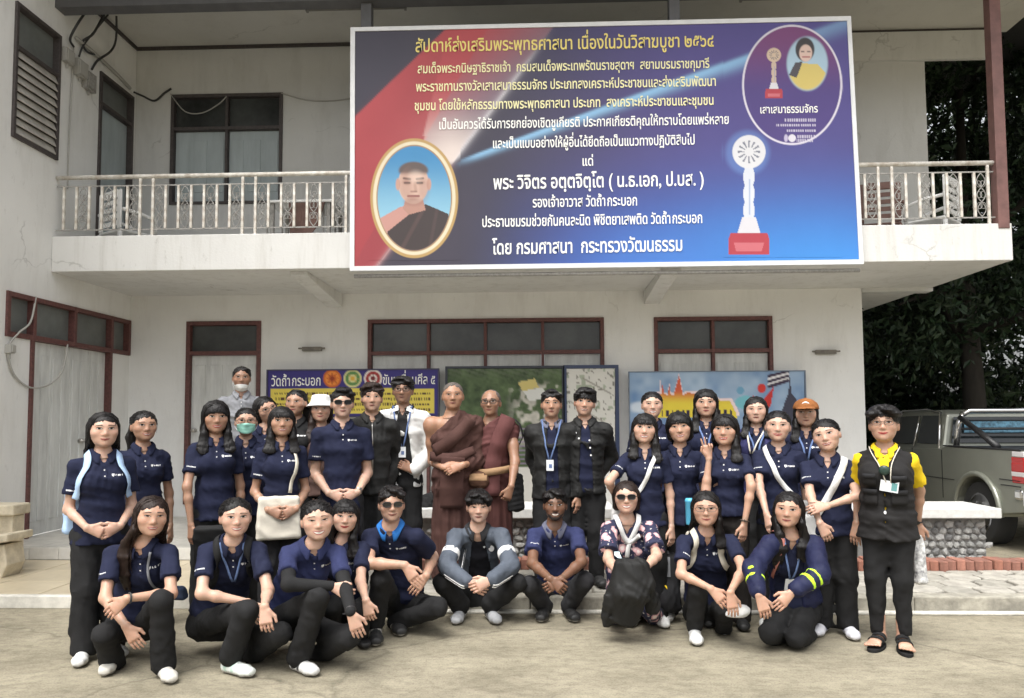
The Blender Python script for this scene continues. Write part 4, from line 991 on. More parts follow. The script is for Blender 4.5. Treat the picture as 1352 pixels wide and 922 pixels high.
def person(label, head, D, z=0.0, fem=True, yaw=0, w=.90, hy=0, hp=0, ht=0, s=1.0, h=None, lean=(0, 0), J=None, arms=None, hands=None, top=None, bottom=None, shoes=None, hair=None, face=None, skin='light', extras=(), group='people posing for the group photograph', belly=0.0, res=1.0, shoulder=None, bend=0.0, seed=None, feet=None):
    P = Person(); P.seed = seed or int(head[0]*7+head[1]) % 9973; top = dict(top or {}); bottom = dict(bottom or {}); face = dict(face or {}); hair = dict(hair or {})
    s = s*.93; face['man'] = not fem
    H = aty(head[0], head[1], D); P.H = H; P.fem = fem; P.w = w; P.belly = belly; P.s = s
    yaw = yaw+math.degrees(math.atan2(-H[0], H[1])); a = rad(yaw); f = A_([math.sin(a), -math.cos(a), 0]); r_ = A_([math.cos(a), math.sin(a), 0])
    J = J or {}
    squat = 'pel' in J
    h = h or (H[2]-z)/.928; P.h = h; P.z = z
    def pt(v, Dd=None): return aty(v[0], v[1], D+(v[2] if len(v) > 2 else 0))
    P.N = pt(J['neck']) if 'neck' in J else H-UP*(.141*s+.002)-f*.016+r_*lean[0]*.1
    pel = pt(J['pel']) if squat else A_([H[0], H[1], z+.505*h])-f*.02+r_*lean[0]+f*lean[1]
    P.pel = pel
    if 'sh' in J: sa, sb = pt(J['sh'][0]), pt(J['sh'][1]); sm_ = (sa+sb)/2; sa, sb = sm_+(sa-sm_)*.89, sm_+(sb-sm_)*.89
    else:
        sw = (shoulder or (.098 if fem else .110))*h*w; sl = math.sin(rad(J.get('sroll', 0)))
        sa = P.N-r_*sw-UP*(.054*h+sl*sw)-f*.008; sb = P.N+r_*sw-UP*(.054*h-sl*sw)-f*.008
    P.sa, P.sb = sa, sb
    P.U = nrm(sb-sa); P.T = nrm(P.N-pel); P.T = nrm(P.T-P.U*(P.T @ P.U)); P.V = np.cross(P.U, P.T)
    mid = (pel+P.N)/2-P.V*(bend if squat else -.012)
    ctrl = 2*mid-(pel+P.N)/2
    P.spine = lambda t: (1-t)**2*pel+2*t*(1-t)*ctrl+t*t*P.N
    U, V, T, N = P.U, P.V, P.T, P.N
    # head frame
    e = Matrix.Rotation(rad(yaw+hy), 3, 'Z') @ Matrix.Rotation(rad(-hp), 3, 'X') @ Matrix.Rotation(rad(ht), 3, 'Y')
    e = A_(e); rv = np.random.RandomState(P.seed+3); P.hr, P.hf, P.hu = e[:, 0]*((1.085 if fem else 1.045)+rv.uniform(-.03, .03))*face.get('fw', 1), -e[:, 1], e[:, 2]*(.93+rv.uniform(-.02, .02))*face.get('fh', 1); P.hd = tuple(v/(v @ v) for v in (P.hr, P.hf, P.hu))
    P.L = lambda x, y, z_: H+(P.hr*x+P.hf*y+P.hu*z_)*s
    # arms
    LU, LF = .178*h, .150*h
    arms = arms or {}
    P.arm = {}
    for k, S0, x in (('a', sa, -1), ('b', sb, 1)):
        v = arms.get(k, 'down')
        if v == 'down': E = S0+U*x*.030*h-T*.172*h-V*.012*h; W = E-UP*.146*h+V*.03*h+U*x*.004*h
        elif v == 'clasp': W = pel+V*(.105*h+belly)+T*(.035+J.get('cz', 0))*h+U*x*.062*h; E = ik(S0, W, LU, LF, U*x*.38-V*.8)
        elif v == 'back': E = S0+U*x*.035*h-T*.165*h-V*.04*h; W = E-U*x*.05*h-T*.11*h-V*.09*h
        elif v[0] == 'ik': W = aty(v[1][0], v[1][1], D+v[1][2]); E = ik(S0, W, LU, LF, U*x*(v[2][0] if len(v) > 2 else .8)+V*(v[2][1] if len(v) > 2 else -.5)+T*(v[2][2] if len(v) > 2 else 0))
        else: E = reach(S0, v[0], LU, v[1]); W = reach(E, v[2], LF, v[3])
        P.arm[k] = (S0, E, W)
    HD = hands or {}
    hs = s*.97*(1.0 if fem else 1.08)
    def hand_of(k, x):
        S0, E, W = P.arm[k]; v = HD.get(k); fa = nrm(W-E)
        if v is None:
            if arms.get(k, 'down') == 'clasp': return nrm(-U*x*.85-T*.35+V*.25), V, T, .55
            return nrm(fa*.8-UP*.4), nrm(U*x*.7+V*.6), V, .35
        if isinstance(v, dict):
            tip = aty(v['tip'][0], v['tip'][1], W[1]+v.get('dy', 0)); return tip-W, v.get('n', V+UP*.5), v.get('t', UP), v.get('c', .3)
        return v
    # ---------------- skin: arms and hands (fine), torso (coarse), head (finest) - one mesh
    parts = []; ar = .92 if fem else 1.06; ar *= .5+.5*w; P.ar = ar*h/1.6; P.handF = {}
    bare = top.get('kind') == 'robe'
    P.armF = {}; coarse = []; aq = h/1.6
    sl0 = top.get('sleeve', .66)
    for k, x in (('a', -1), ('b', 1)):
        S0, E, W = P.arm[k]; Fa = Field(); m1 = E+(W-E)*.32
        if bare: Fa.u(ell(S0+U*x*-.004, A_([.056, .058, .066])*ar*h/1.65), .03); Fa.u(cone(S0, S0+(E-S0)*.5, .046*ar, .043*ar), .03); Fa.u(cone(S0+(E-S0)*.5, E, .043*ar, .036*ar), .03)
        elif sl0 <= 1: t0 = max(sl0-.22, .2); r0 = .044+(.034-.044)*t0; coarse.append((cone(S0, S0+(E-S0)*min(t0+.12, 1), .042*ar*aq, (r0-.003)*ar*aq), .03)); Fa.u(cone(S0+(E-S0)*t0, E, r0*ar*aq, .034*ar*aq), .02)
        else: coarse += [(cone(S0, E, .040*ar*aq, .031*ar*aq), .03), (cone(E, W, .031*ar*aq, .022*ar*aq), .03)]
        if bare or sl0 <= 1: Fa.u(cone(E, m1, .0325*ar*aq, .0335*ar*aq), .03); Fa.u(cone(m1, W, .0335*ar*aq, .0225*ar*aq), .02)
        else: Fa.u(cone(E+(W-E)*.7, W, .026*ar*aq, .0225*ar*aq), .02)
        if arms.get(k) != 'hid':
            d, n_, tv, cu = hand_of(k, x); d = nrm(d); n2 = nrm(A_(n_)-d*(A_(n_) @ d)); th = 1 if np.cross(n2, d) @ A_(tv) > 0 else -1
            Fk = Fa if bare else Field(); Fk.u(cone(W-nrm(W-E)*.03, W, .0235*ar*aq, .0225*ar*aq), .02) if not bare else None; hand(Fk, W+d*.012, d, n2, th, hs*.94, cu); P.handF[k] = (W, d, n2)
            if not bare: parts.append(Fk.grid(.0049*max(1, res)))
        P.armF[k] = Fa
        if bare: continue
        parts.append(Fa.grid(.0085*res))
    Ft = Field(); secs = torso_sections(P, -.016)
    for i in range(len(secs)-1): Ft.u(ecap(secs[i][0], secs[i+1][0], secs[i][1:], secs[i+1][1:], U), .04)
    nk = .0395 if fem else .0475; nk *= s
    for S0 in (sa, sb): Ft.u(cone(N-T*.05, S0, .028, .036), .04)
    Fh = Field(); Fh.u(cone(N-T*.05-V*.0, P.L(0, -.032, -.045), nk*1.18, nk), .03); 
    for S0 in (sa, sb): Fh.u(cone(N-T*.045, N+(S0-N)*.6-T*.012, .028, .028), .05)
    Fh.u(ecap(secs[3][0], secs[4][0], secs[3][1:], secs[4][1:], U), .04); Fh.u(ecap(secs[4][0], secs[5][0], secs[4][1:], secs[5][1:], U), .05)
    head_field(Fh, H, P.hr, P.hf, P.hu, s, face); P.headF = Fh
    lo = A_([min(H[0], N[0])-.115*s, min(H[1], N[1])-.13*s, N[2]-.035]); hi = A_([max(H[0], N[0])+.115*s, max(H[1], N[1])+.135*s, H[2]+.135*s])
    nhead = len(parts); parts.append(Fh.grid(.0056*s*(1 if res < 1.2 else 1.1), lo, hi))
    if bare:
        Ft.groups[0] += Fh.groups[0][:3]
        for k in 'ab': Ft.groups.append(P.armF[k].groups[0])
        # shoulder blends
        Ft.u(cone(N-T*.04, sa, .045, .05), .05)
        for k, S0 in (('a', sa), ('b', sb)): Ft.groups[0] += [(P.armF[k].groups[0][0][0], .05), (P.armF[k].groups[0][1][0], .04)]
        for x in (-1, 1): Ft.u(cone(pel+U*x*.05*h-T*.02, A_([pel[0], pel[1], z+.08])+U*x*.09+V*.03, .075, .036), .03)
        parts.append(Ft.grid(.0085))
    else:
        Ft.groups[0] += coarse; Ft.groups[0] += Fh.groups[0][:1]
        if feet is not None:
            for x in (-1, 1): Ft.u(cone(pel+U*x*.05*h-T*.02, A_([pel[0], pel[1], z+.28*h])+U*x*.05*h, .06, .045), .03); Ft.u(cone(A_([pel[0], pel[1], z+.28*h])+U*x*.05*h, A_([pel[0], pel[1], z+.10])+U*x*.062, .045, .030), .03)
        parts.append(Ft.grid(.024))
    if feet is not None: parts += feet(P)
    V_, Q_ = join(parts)
    # natural redness of cheeks, nose, ears and knuckles, darker eye sockets, a man's shaven jaw
    tint = np.ones((len(V_), 3)); hl = (V_-H)/s; hx_, hy_, hz_ = hl @ P.hd[0], hl @ P.hd[1], hl @ P.hd[2]
    def spot(cx, cy, cz, r0): return np.exp(-((np.abs(hx_)-cx)**2+(hy_-cy)**2+(hz_-cz)**2)/r0**2)
    red = .38*spot(.042, .06, -.022, .03)+.30*spot(0, .1, -.026, .02)+.5*spot(.076, -.01, -.01, .03)
    for k in P.handF: Wk, dk, nk_ = P.handF[k]; red = red+.25*np.exp(-((V_-Wk-dk*.10)**2).sum(1)/.05**2)
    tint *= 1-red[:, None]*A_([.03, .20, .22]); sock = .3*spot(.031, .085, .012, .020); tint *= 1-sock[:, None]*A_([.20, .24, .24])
    if not fem and not bare: jaw = np.clip(spot(.03, .07, -.085, .045)+spot(0, .09, -.046, .018), 0, 1); tint *= 1-jaw[:, None]*A_([.16, .12, .06])
    root = npmesh('person', V_, Q_, SKIN[skin], colors=tint); P.root = root; tag(root, label, 'person', group)
    # ---------------- legs
    hw = .050*h*w*(1.05 if fem else 1.0); hipa, hipb = pel-U*hw-T*.012*h, pel+U*hw-T*.012*h; P.leg = {}
    for k, x, hip in (('a', -1, hipa), ('b', 1, hipb)):
        if 'k'+k in J: K = pt(J['k'+k]); A = pt(J['a'+k])
        else:
            st = bottom.get('stance', .055)*h; A = A_([pel[0], pel[1], z+.052*h])+r_*x*st+f*bottom.get('step'+k, 0); K = (hip+A)/2+f*.018*h+UP*.012*h
        P.leg[k] = (hip, K, A)
    # shirt field first (needed by hair, straps)
    kind = top.get('kind', 'polo'); inf = top.get('inf', .006)
    Fs = Field(); secs = torso_sections(P, inf); hem = top.get('hem', -.10 if not squat else .07)
    fl_ = (.010 if not squat else -.012)+top.get('flare', 0); secs[0] = (P.spine(hem), secs[0][1]+fl_, secs[0][2]+fl_); secs.insert(0, (P.spine(hem)-T*.10, secs[0][1]+.004, secs[0][2]+.004)) if (not squat or top.get('cutwaist')) else None
    for i in range(len(secs)-1): Fs.u(ecap(secs[i][0], secs[i+1][0], secs[i][1:], secs[i+1][1:], U, .35), .035)
    if fem:
        for x in (-1, 1): Fs.u(ell(P.spine(.65)+U*x*.043*h*w+V*.046*h, (A_([.038, .030, .042])*h*(.6+.4*w))+inf, A_([U, V, T])), .05)
    sl = top.get('sleeve', .66); tr = bottom
    for k, x in (('a', -1), ('b', 1)):
        S0, E, W = P.arm[k]
        Fs.u(cone(N-T*.044-V*.010, S0-T*.004, .036+inf, .041*ar*h/1.6+inf), .045)
        if kind == 'vest': continue
        if sl <= 1: Fs.u(cone(S0, S0+(E-S0)*sl, .043*ar*h/1.6+inf, (.050 if not fem else .047)*ar*h/1.6+inf*1.5+.004), .03)
        else:
            q = E+(W-E)*min(1, sl-1); Fs.u(cone(S0, E, .046*ar*h/1.6+inf, .046*ar*h/1.6+inf), .035); Fs.u(cone(E, q, .046*ar*h/1.6+inf, (.034*ar*h/1.6)+inf), .03)
    P.smoothF = Field(); P.smoothF.groups = Fs.groups
    # square the sleeve ends
    if sl <= 1 and kind != 'vest':
        for k in 'ab':
            S0, E, W = P.arm[k]; q = S0+(E-S0)*sl; ax = nrm(E-S0)
            def endcut(X, Y, Z, q=q, ax=ax):
                s_ = (X-q[0])*ax[0]+(Y-q[1])*ax[1]+(Z-q[2])*ax[2]; rr = np.sqrt(np.maximum((X-q[0])**2+(Y-q[1])**2+(Z-q[2])**2-s_**2, 0))
                return np.maximum(np.maximum(-s_-.004, rr-.085), s_-.10)
            Fs.cut((endcut, None, None), .004)
    if not squat or top.get('cutwaist'): Fs.keep(plane(P.spine(hem)-T*.012, -T), .004)
    vd = top.get('vdepth', .085 if fem else .075); vw = top.get('vw', .42)
    def neckcut(X, Y, Z):
        x, y, z_ = ((X-N[0])*v[0]+(Y-N[1])*v[1]+(Z-N[2])*v[2] for v in (U, V, T))
        vee = np.maximum((np.abs(x)-(z_+vd)*vw)*.9, -y)
        hole = np.maximum(np.sqrt(x*x+(y-.008)**2)-.058*s-np.clip(z_+.0, 0, 1)*.4, -z_-.035)
        return np.minimum(vee, hole)
    if kind != 'robe': Fs.cut((neckcut, None, None), .006)
    P.shirtF = Fs
    if top.get('fold', 1): Fs.relief(folds(P.seed, .0085*top.get('fold', 1), .12, tuple(T*.45+U*.75))); Fs.relief(folds(P.seed+50, .0048, .06, tuple(T*.9+U*.4)))
    if kind == 'polo':
        so = npmesh('polo_shirt', *Fs.grid(.0124*res), top.get('mat', NAVY), root)
    elif kind == 'jacket':
        Fj = Field(); Fj.groups = Fs.groups; Fj.post = [p for p in Fs.post]
        gap = top.get('gap', .05)
        def opening(X, Y, Z):
            x, y, z_ = ((X-N[0])*v[0]+(Y-N[1])*v[1]+(Z-N[2])*v[2] for v in (U, V, T))
            return np.maximum(np.maximum(np.abs(x-.004)-(gap+np.clip(-z_, 0, .5)*top.get('gapslope', .04)), -y+.02), y-.135)
        if gap > 0: Fj.cut((opening, None, None), .008)
        so = npmesh('jacket', *Fj.grid(.0124*res), top.get('mat', JBLACK), root)
        Fi = Field(); secs2 = torso_sections(P, inf-.013)
        for i in range(len(secs2)-1): Fi.u(ecap(secs2[i][0], secs2[i+1][0], secs2[i][1:], secs2[i+1][1:], U, .35), .035)
        if fem:
            for x in (-1, 1): Fi.u(ell(P.spine(.65)+U*x*.043*h*w+V*.046*h, (A_([.038, .030, .042])*h*(.6+.4*w))+inf-.013, A_([U, V, T])), .05)
        for k in 'ab': Fi.u(cone(N-T*.028-V*.012, P.arm[k][0], .040+inf-.012, .035), .045)
        Fi.cut((neckcut, None, None), .006); Fi.relief(folds(P.seed+3, .005, .12, tuple(T+U*.35)))
        P.innerF = Fi
        if gap > 0: npmesh('inner_shirt', *Fi.grid(.013*res), top.get('inner', NAVY), root)
    elif kind == 'vest': so = None
    elif kind == 'robe': so = None
    else: so = None
    P.shirt = so; P.front = P.innerF if kind == 'jacket' and top.get('gap', .05) > 0 else Fs
    # collar
    if top.get('collar', kind in ('polo', 'jacket')):
        cm = top.get('cmat', top.get('mat', NAVY) if kind == 'polo' else top.get('cmat', top.get('inner', NAVY)))
        n_ = 29; ph = np.linspace(.30, 2*math.pi-.30, n_); rows = 4; pts = []
        ch = top.get('ch', 1.0)
        for p in ph:
            c = math.cos(p); sn = math.sin(p); fr = max(c, 0)
            top_ = N+U*sn*.060*s+V*(c*.060*s+.006)+T*(.030*ch-.040*fr**1.5)
            tip = .020*np.exp(-((min(p, 2*math.pi-p)-.42)/.28)**2)
            bot = N+U*sn*(.083+tip*.6)*s+V*(c*(.080+tip*.3)*s+.006)+T*(-.006-.052*fr**1.2-tip*.9)
            for k in range(rows+1): pts.append(top_+(bot-top_)*(k/rows)+(U*sn+V*c)*.006*math.sin(math.pi*k/rows))
        pts = A_(pts); d = P.smoothF(pts[:, 0], pts[:, 1], pts[:, 2]); ii = np.where((d < .007) & (np.arange(len(pts)) % (rows+1) >= 2))[0]
        if len(ii): pts[ii] = P.smoothF.snap(pts[ii], .007, 3)
        q = [(i*(rows+1)+k, (i+1)*(rows+1)+k, (i+1)*(rows+1)+k+1, i*(rows+1)+k+1) for i in range(n_-1) for k in range(rows)]
        o = npmesh('collar', pts, q, cm, root); m_ = o.modifiers.new('s', 'SOLIDIFY'); m_.thickness = .0035; m_.offset = 0
    FF = P.front
    if top.get('logo', kind == 'polo'):
        O = N+V*.3
        letters_on(FF, O+U*.040*w-T*.135, U, T, -V, root, 'chest_logo', .070, .0105, 4, P.seed, shield=.017)
        if sl <= 1 and top.get('slogo', 1):
            S0, E, W = P.arm['a']; c = S0+(E-S0)*(sl-.13); ax = nrm(S0-E); sd_ = nrm(np.cross(ax, V)); 
            if sd_ @ U < 0: sd_ = -sd_
            dv = nrm(V-ax*(V @ ax)); letters_on(Fs, c+dv*.2-sd_*.036, sd_, ax, -dv, root, 'sleeve_print', .062, .0085, 7, P.seed+1)
    if top.get('placket', kind == 'polo'):
        us = np.linspace(-.012, .012, 3); O = N+V*.3
        Vp, Qp = strip(FF, O, U, T, -V, us, [-vd-.075]*3, [-vd+.004]*3, .0025, 8); npmesh('placket', Vp, Qp, top.get('mat', NAVY), root)
        q = MB()
        for zb in (-vd-.018, -vd-.055):
            c = FF.cast(A_([N+V*.3+T*zb]), -V, .004)[0]; q.disc(c, U, T, .005, .005, 10)
        tag(q.build('button', M_print, root), kind='stuff')
    # ---------------- trousers, shoes
    if bottom.get('kind', 'wide') != 'none':
        Fp = Field(); bw_ = bottom.get('kind', 'wide'); k0 = bottom.get('inf', .008)
        t1 = P.spine(.14); Fp.u(ecap(pel-T*.02*h, t1, ((.086 if fem else .080)*h*w+k0, .066*h+k0+belly*.5), (.072*h*w+(k0+.018 if bottom.get('tuck') else 0), .054*h+belly+(.016 if bottom.get('tuck') else 0)), U), .04)
        for k in 'ab':
            hip, K, A = P.leg[k]; g1 = (.049 if squat else .055)*h*(.4+.6*w)+k0; g2 = (.88 if squat else 1)* {'wide': .042, 'slim': .034, 'reg': .040}[bw_]*h+k0; g3 = {'wide': .045, 'slim': .022, 'reg': .036}[bw_]*h+k0*.6
            Fp.new() if squat else None
            Fp.u(cone(hip, K, g1, g2*(.9 if squat else 1)), .035)
            foot_ = A-UP*(.0 if squat else .018*h) if bw_ != 'slim' else A+UP*.01*h
            Fp.u(cone(K, foot_, g2*(.9 if squat else 1), g3 if not squat else g3*.9), .03)
            if squat: Fp.u(ecap(pel-T*.02*h, t1, ((.090 if fem else .084)*h*w+k0, .070*h+k0), (.080*h*w, .062*h), U), .05)
        lowA = min(P.leg['a'][2][2], P.leg['b'][2][2])
        Fp.keep(plane(A_([0, 0, z+.010 if squat else z+.035]), -UP), .004)
        if bw_ == 'slim' and not squat: Fp.keep(plane(A_([0, 0, z+.085]), -UP), .004)
        Fp.relief(folds(P.seed+11, .0105*bottom.get('fold', 1), .13, (1, .5, .12) if not squat else (.6, .4, .5))); Fp.relief(folds(P.seed+12, .0065, .075, (.4, .3, .6)))
        npmesh('trousers', *Fp.grid(.0165*res), bottom.get('mat', BLACK), root); P.pantF = Fp
    if shoes is not None:
        for k, x in (('a', -1), ('b', 1)):
            hip, K, A = P.leg[k]; o_ = shoes.get(k, {}); ty = rad(yaw+o_.get('yaw', x*14)); tp = rad(o_.get('pitch', 0))
            td = A_([math.sin(ty)*math.cos(tp), -math.cos(ty)*math.cos(tp), -math.sin(tp)]); su = nrm(UP-td*(UP @ td)); sr = np.cross(td, su)
            sc = shoes.get('scale', 1.0 if fem else 1.1); base = A-su*.055*sc-td*.035*sc if 'k'+k in J or True else A
            if tp == 0: base = A_([base[0], base[1], z+.034*sc])
            B = base+td*.155*sc; Tt = base+td*.205*sc; Fo = Field()
            Fo.u(ecap(base, B, (.033*sc, .034*sc), (.043*sc, .031*sc), sr), .02); Fo.u(ecap(B, Tt, (.043*sc, .031*sc), (.034*sc, .024*sc), sr), .02)
            Fo.u(cone(base+su*.022*sc+td*.012, A+su*.005, .036*sc, .037*sc), .03); Fo.u(cone(base+td*.05*sc+su*.02*sc, B, .033*sc, .024*sc), .02)
            Fo.keep(plane(base-su*.030*sc, -su), .006); Fo.keep(plane(A+su*.03, su), .004)
            Vs, Qs = Fo.grid(.0088); hgt = (Vs-base) @ su; along = (Vs-base) @ td; lat = (Vs-base) @ sr
            c1, c2 = A_(shoes.get('up', (.72, .72, .70))), A_(shoes.get('sole', (.72, .71, .68))); cc = np.where((hgt < -.014*sc)[:, None], c2, c1)
            st_ = shoes.get('stripe')
            if st_ is not None: cc = np.where(((np.abs(np.sin(along*55)) > .75) & (hgt > -.010) & (along > .02) & (along < .13))[:, None], A_(st_), cc)
            cc = np.where(((hgt > -.016*sc) & (hgt < -.011*sc))[:, None], cc*.55, cc)
            sh_ = npmesh('shoe', Vs, Qs, M_shoe, root, colors=cc)
    if kind != 'robe' or True:
        put_face(P, Fh, H, P.hr, P.hf, P.hu, s, face, root)
        if hair.get('style') != 'none': make_hair(P, hair, root)
    for ex in extras: ex(P)
    base = A_([pel[0], pel[1], z]); root.data.transform(Matrix.Translation(tuple(-base))); root.location = base
    for c in root.children: c.matrix_parent_inverse = Matrix.Translation(tuple(-base))
    return P
def settle(e, base):
    """give a thing whose parts were built in world coordinates its origin at its base"""
    base = Vector(tuple(base))
    if e.type == 'MESH': e.data.transform(Matrix.Translation(-base))
    e.location = base
    for c in e.children: c.matrix_parent_inverse = Matrix.Translation(-base)
    return e
# ================================================================ BANNER, BOARDS, STREET THINGS
def lin(*c): return tuple(((v/255)/12.92 if v/255 <= .04045 else ((v/255+.055)/1.055)**2.4) for v in c)
def LC(c): return A_(lin(*c))
def panel(name, cor, Y, nx, nz, fn, parent, m, pix):
    """flat print: a fine grid on the plane Y whose vertex colours carry the design; cor = pixel corners TL TR BL BR"""
    tl, tr, bl, br = (aty(p[0], p[1], Y) for p in cor); u = np.linspace(0, 1, nx)[None, :, None]; v = np.linspace(0, 1, nz)[:, None, None]
    W3 = (tl*(1-u)+tr*u)*(1-v)+(bl*(1-u)+br*u)*v; p2 = [A_(c, float) for c in pix]; PX = (p2[0]*(1-u)+p2[1]*u)*(1-v)+(p2[2]*(1-u)+p2[3]*u)*v
    C = fn(PX[..., 0].ravel(), PX[..., 1].ravel()); i = np.arange(nx*nz).reshape(nz, nx); q = np.stack([i[:-1, :-1], i[1:, :-1], i[1:, 1:], i[:-1, 1:]], -1).reshape(-1, 4)
    return npmesh(name, W3.reshape(-1, 3), q, m, parent, smooth=False, colors=np.clip(C, 0, 1))
def sst(a, b, x): t = np.clip((x-a)/(b-a), 0, 1); return t*t*(3-2*t)
def over(C, mask, c): return C*(1-mask[:, None])+(A_(c) if np.ndim(c) == 1 else c)*mask[:, None]
def ellm(x, y, cx, cy, rx, ry, soft=1.0): d = (np.sqrt(((x-cx)/rx)**2+((y-cy)/ry)**2)-1)*min(rx, ry); return 1-sst(-soft/2, soft/2, d)
def polym(x, y, pts):
    ins = np.zeros(len(x), bool); n = len(pts)
    for i in range(n):
        (x0, y0), (x1, y1) = pts[i], pts[(i+1) % n]; c = ((y0 > y) != (y1 > y)) & (x < (x1-x0)*(y-y0)/(y1-y0+1e-9)+x0); ins ^= c
    return ins.astype(float)
def linem(x, y, a, b, w, soft=1.0): ax, ay = a; bx, by = b; t = np.clip(((x-ax)*(bx-ax)+(y-ay)*(by-ay))/((bx-ax)**2+(by-ay)**2), 0, 1); d = np.hypot(x-ax-t*(bx-ax), y-ay-t*(by-ay)); return 1-sst(w-soft/2, w+soft/2, d)
def side(x, y, a, b): L = math.hypot(b[0]-a[0], b[1]-a[1]); return ((x-a[0])*(b[1]-a[1])-(y-a[1])*(b[0]-a[0]))/L
def banner_art(x, y):
    u = (x-465)/660; v = (y-33)/320
    C = np.tile(LC((44, 38, 62)), (len(x), 1))
    C = over(C, sst(.25, .75, u)*(1-.25*v), LC((74, 62, 142)))
    C = over(C, sst(.45, 1.05, v)*sst(.2, .6, u)*.9, LC((36, 62, 168)))
    g_ = np.exp(-(((u-.93)/.34)**2+((v-1.02)/.30)**2)); C = over(C, g_*.95, LC((52, 150, 236)))
    g_ = np.exp(-(((u-.62)/.16)**2+((v-1.0)/.16)**2)); C = over(C, g_*.6, LC((60, 130, 220)))
    C = over(C, sst(.34, .16, u)*sst(.5, .8, v)*.5, LC((60, 50, 66)))
    # red sweep on the left, pale wedge, light streak to the upper right
    d1 = -side(x, y, (471, 152), (590, 38)); d2 = side(x, y, (648, 38), (556, 190)); d3 = side(x, y, (736, 35), (598, 218))
    d1, d2, d3 = (s_ if True else s_ for s_ in (d1, d2, d3))
    r1 = sst(0, 4, (x-471)*112+(y-152)*119-0) if False else None
    def right_of(a, b_): return ((y-a[1])*(b_[0]-a[0])/(b_[1]-a[1])+a[0]-x)*-1      # >0: right of the line, in px
    a = right_of((471, 152), (590, 38)); b_ = -right_of((648, 38), (540, 225)); c = -right_of((736, 35), (598, 218))
    low = sst(225, 205, y-.15*(x-500))
    wedge = sst(0, 3, a)*sst(0, 3, c)*sst(222, 212, y)
    C = over(C, wedge, np.outer(1-sst(30, 190, a), LC((188, 66, 74)))+np.outer(sst(30, 190, a), LC((120, 104, 122))))
    C = over(C, sst(0, 3, a)*sst(0, 2, b_)*.85, LC((190, 58, 66)))
    tip = np.exp(-(((x-598)/52)**2+((y-206)/46)**2)); C = over(C, tip*wedge, LC((238, 222, 214)))
    lo = sst(0, 3, -right_of((545, 215), (470, 312)))*0; red2 = sst(0, 4, -right_of((600, 214), (498, 352)))*sst(140, 200, y+.9*(x-471))*sst(0, 3, -right_of((560, 190), (520, 360)))
    C = over(C, red2*.85, LC((172, 48, 58))); C = over(C, np.exp(-np.abs(right_of((600, 214), (498, 352)))/3.0)*sst(210, 230, y)*.7, LC((225, 170, 170)))
    C = over(C, np.exp(-np.abs(c)/3.5)*sst(222, 200, y)*.75*sst(30, 120, y), LC((245, 240, 245)))
    ys = 218-(x-600)*.366; w = 5+np.clip(x-600, 0, 600)*.018; d = (y-ys); C = over(C, np.where(d > 0, np.exp(-(d/w)**2), np.exp(-(d/(w*.35))**2))*sst(596, 640, x)*(.9-.45*sst(900, 1120, x)), LC((150, 205, 245)))
    # oval portrait
    C = over(C, ellm(x, y, 547, 262, 58, 79), LC((196, 160, 96))); C = over(C, ellm(x, y, 547, 262, 54.5, 75), LC((238, 226, 196))); C = over(C, ellm(x, y, 547, 262, 50, 70.5), LC((176, 130, 70)))
    ins = ellm(x, y, 547, 262, 48.5, 69); C = over(C, ins, np.outer(1-sst(200, 300, y), LC((52, 140, 196)))+np.outer(sst(200, 300, y), LC((150, 206, 230))))
    C = over(C, ins*polym(x, y, [(498, 330), (503, 288), (528, 274), (545, 270), (570, 275), (590, 284), (600, 340)]), LC((206, 152, 140)))
    C = over(C, ins*polym(x, y, [(500, 340), (512, 306), (540, 284), (562, 270), (592, 283), (604, 345)]), LC((52, 36, 36)))
    C = over(C, ins*linem(x, y, (560, 275), (530, 330), 2.5, 3)*.6, LC((90, 64, 60))); C = over(C, ins*linem(x, y, (577, 278), (566, 335), 2, 3)*.5, LC((86, 62, 60)))
    C = over(C, ins*polym(x, y, [(536, 262), (558, 262), (562, 278), (540, 284), (532, 276)]), LC((190, 142, 126)))
    C = over(C, ellm(x, y, 546, 243, 20, 27, 2), LC((222, 186, 168))); C = over(C, ellm(x, y, 546, 226, 19.5, 12, 3)*sst(234, 226, y), LC((96, 80, 76)))
    for sx in (-1, 1):
        C = over(C, ellm(x, y, 546+sx*20.5, 244, 3, 8, 1.5), LC((205, 160, 142))); C = over(C, linem(x, y, (546+sx*4.5, 237), (546+sx*12.5, 236), 1.5, 1.5)*.9, LC((62, 46, 42))); C = over(C, ellm(x, y, 546+sx*8.5, 241.5, 5.5, 3.2, 3)*.5, LC((150, 104, 90))); C = over(C, linem(x, y, (546+sx*5, 242), (546+sx*11.5, 242), 1.3)*.95, LC((34, 26, 26)))
    C = over(C, linem(x, y, (548, 242), (549, 252), 2.0, 3)*.4, LC((150, 100, 86))); C = over(C, linem(x, y, (543, 253.5), (550, 253.5), 1.2, 1.5)*.6, LC((120, 74, 64))); C = over(C, linem(x, y, (539, 259.5), (553, 259.5), 1.5)*.9, LC((138, 70, 68))); C = over(C, ellm(x, y, 546, 263, 6, 2, 3)*.4, LC((170, 120, 104))); C = over(C, ellm(x, y, 560, 250, 7, 16, 8)*.3, LC((150, 100, 88)))
    C = over(C, ellm(x, y, 536, 246, 9, 22, 12)*ellm(x, y, 546, 243, 19, 26, 2)*.35, LC((160, 108, 92))); C = over(C, ellm(x, y, 549, 234, 9, 8, 9)*.4, LC((246, 222, 206))); C = over(C, ellm(x, y, 546, 267, 12, 5, 6)*ins*.45, LC((140, 92, 80)))
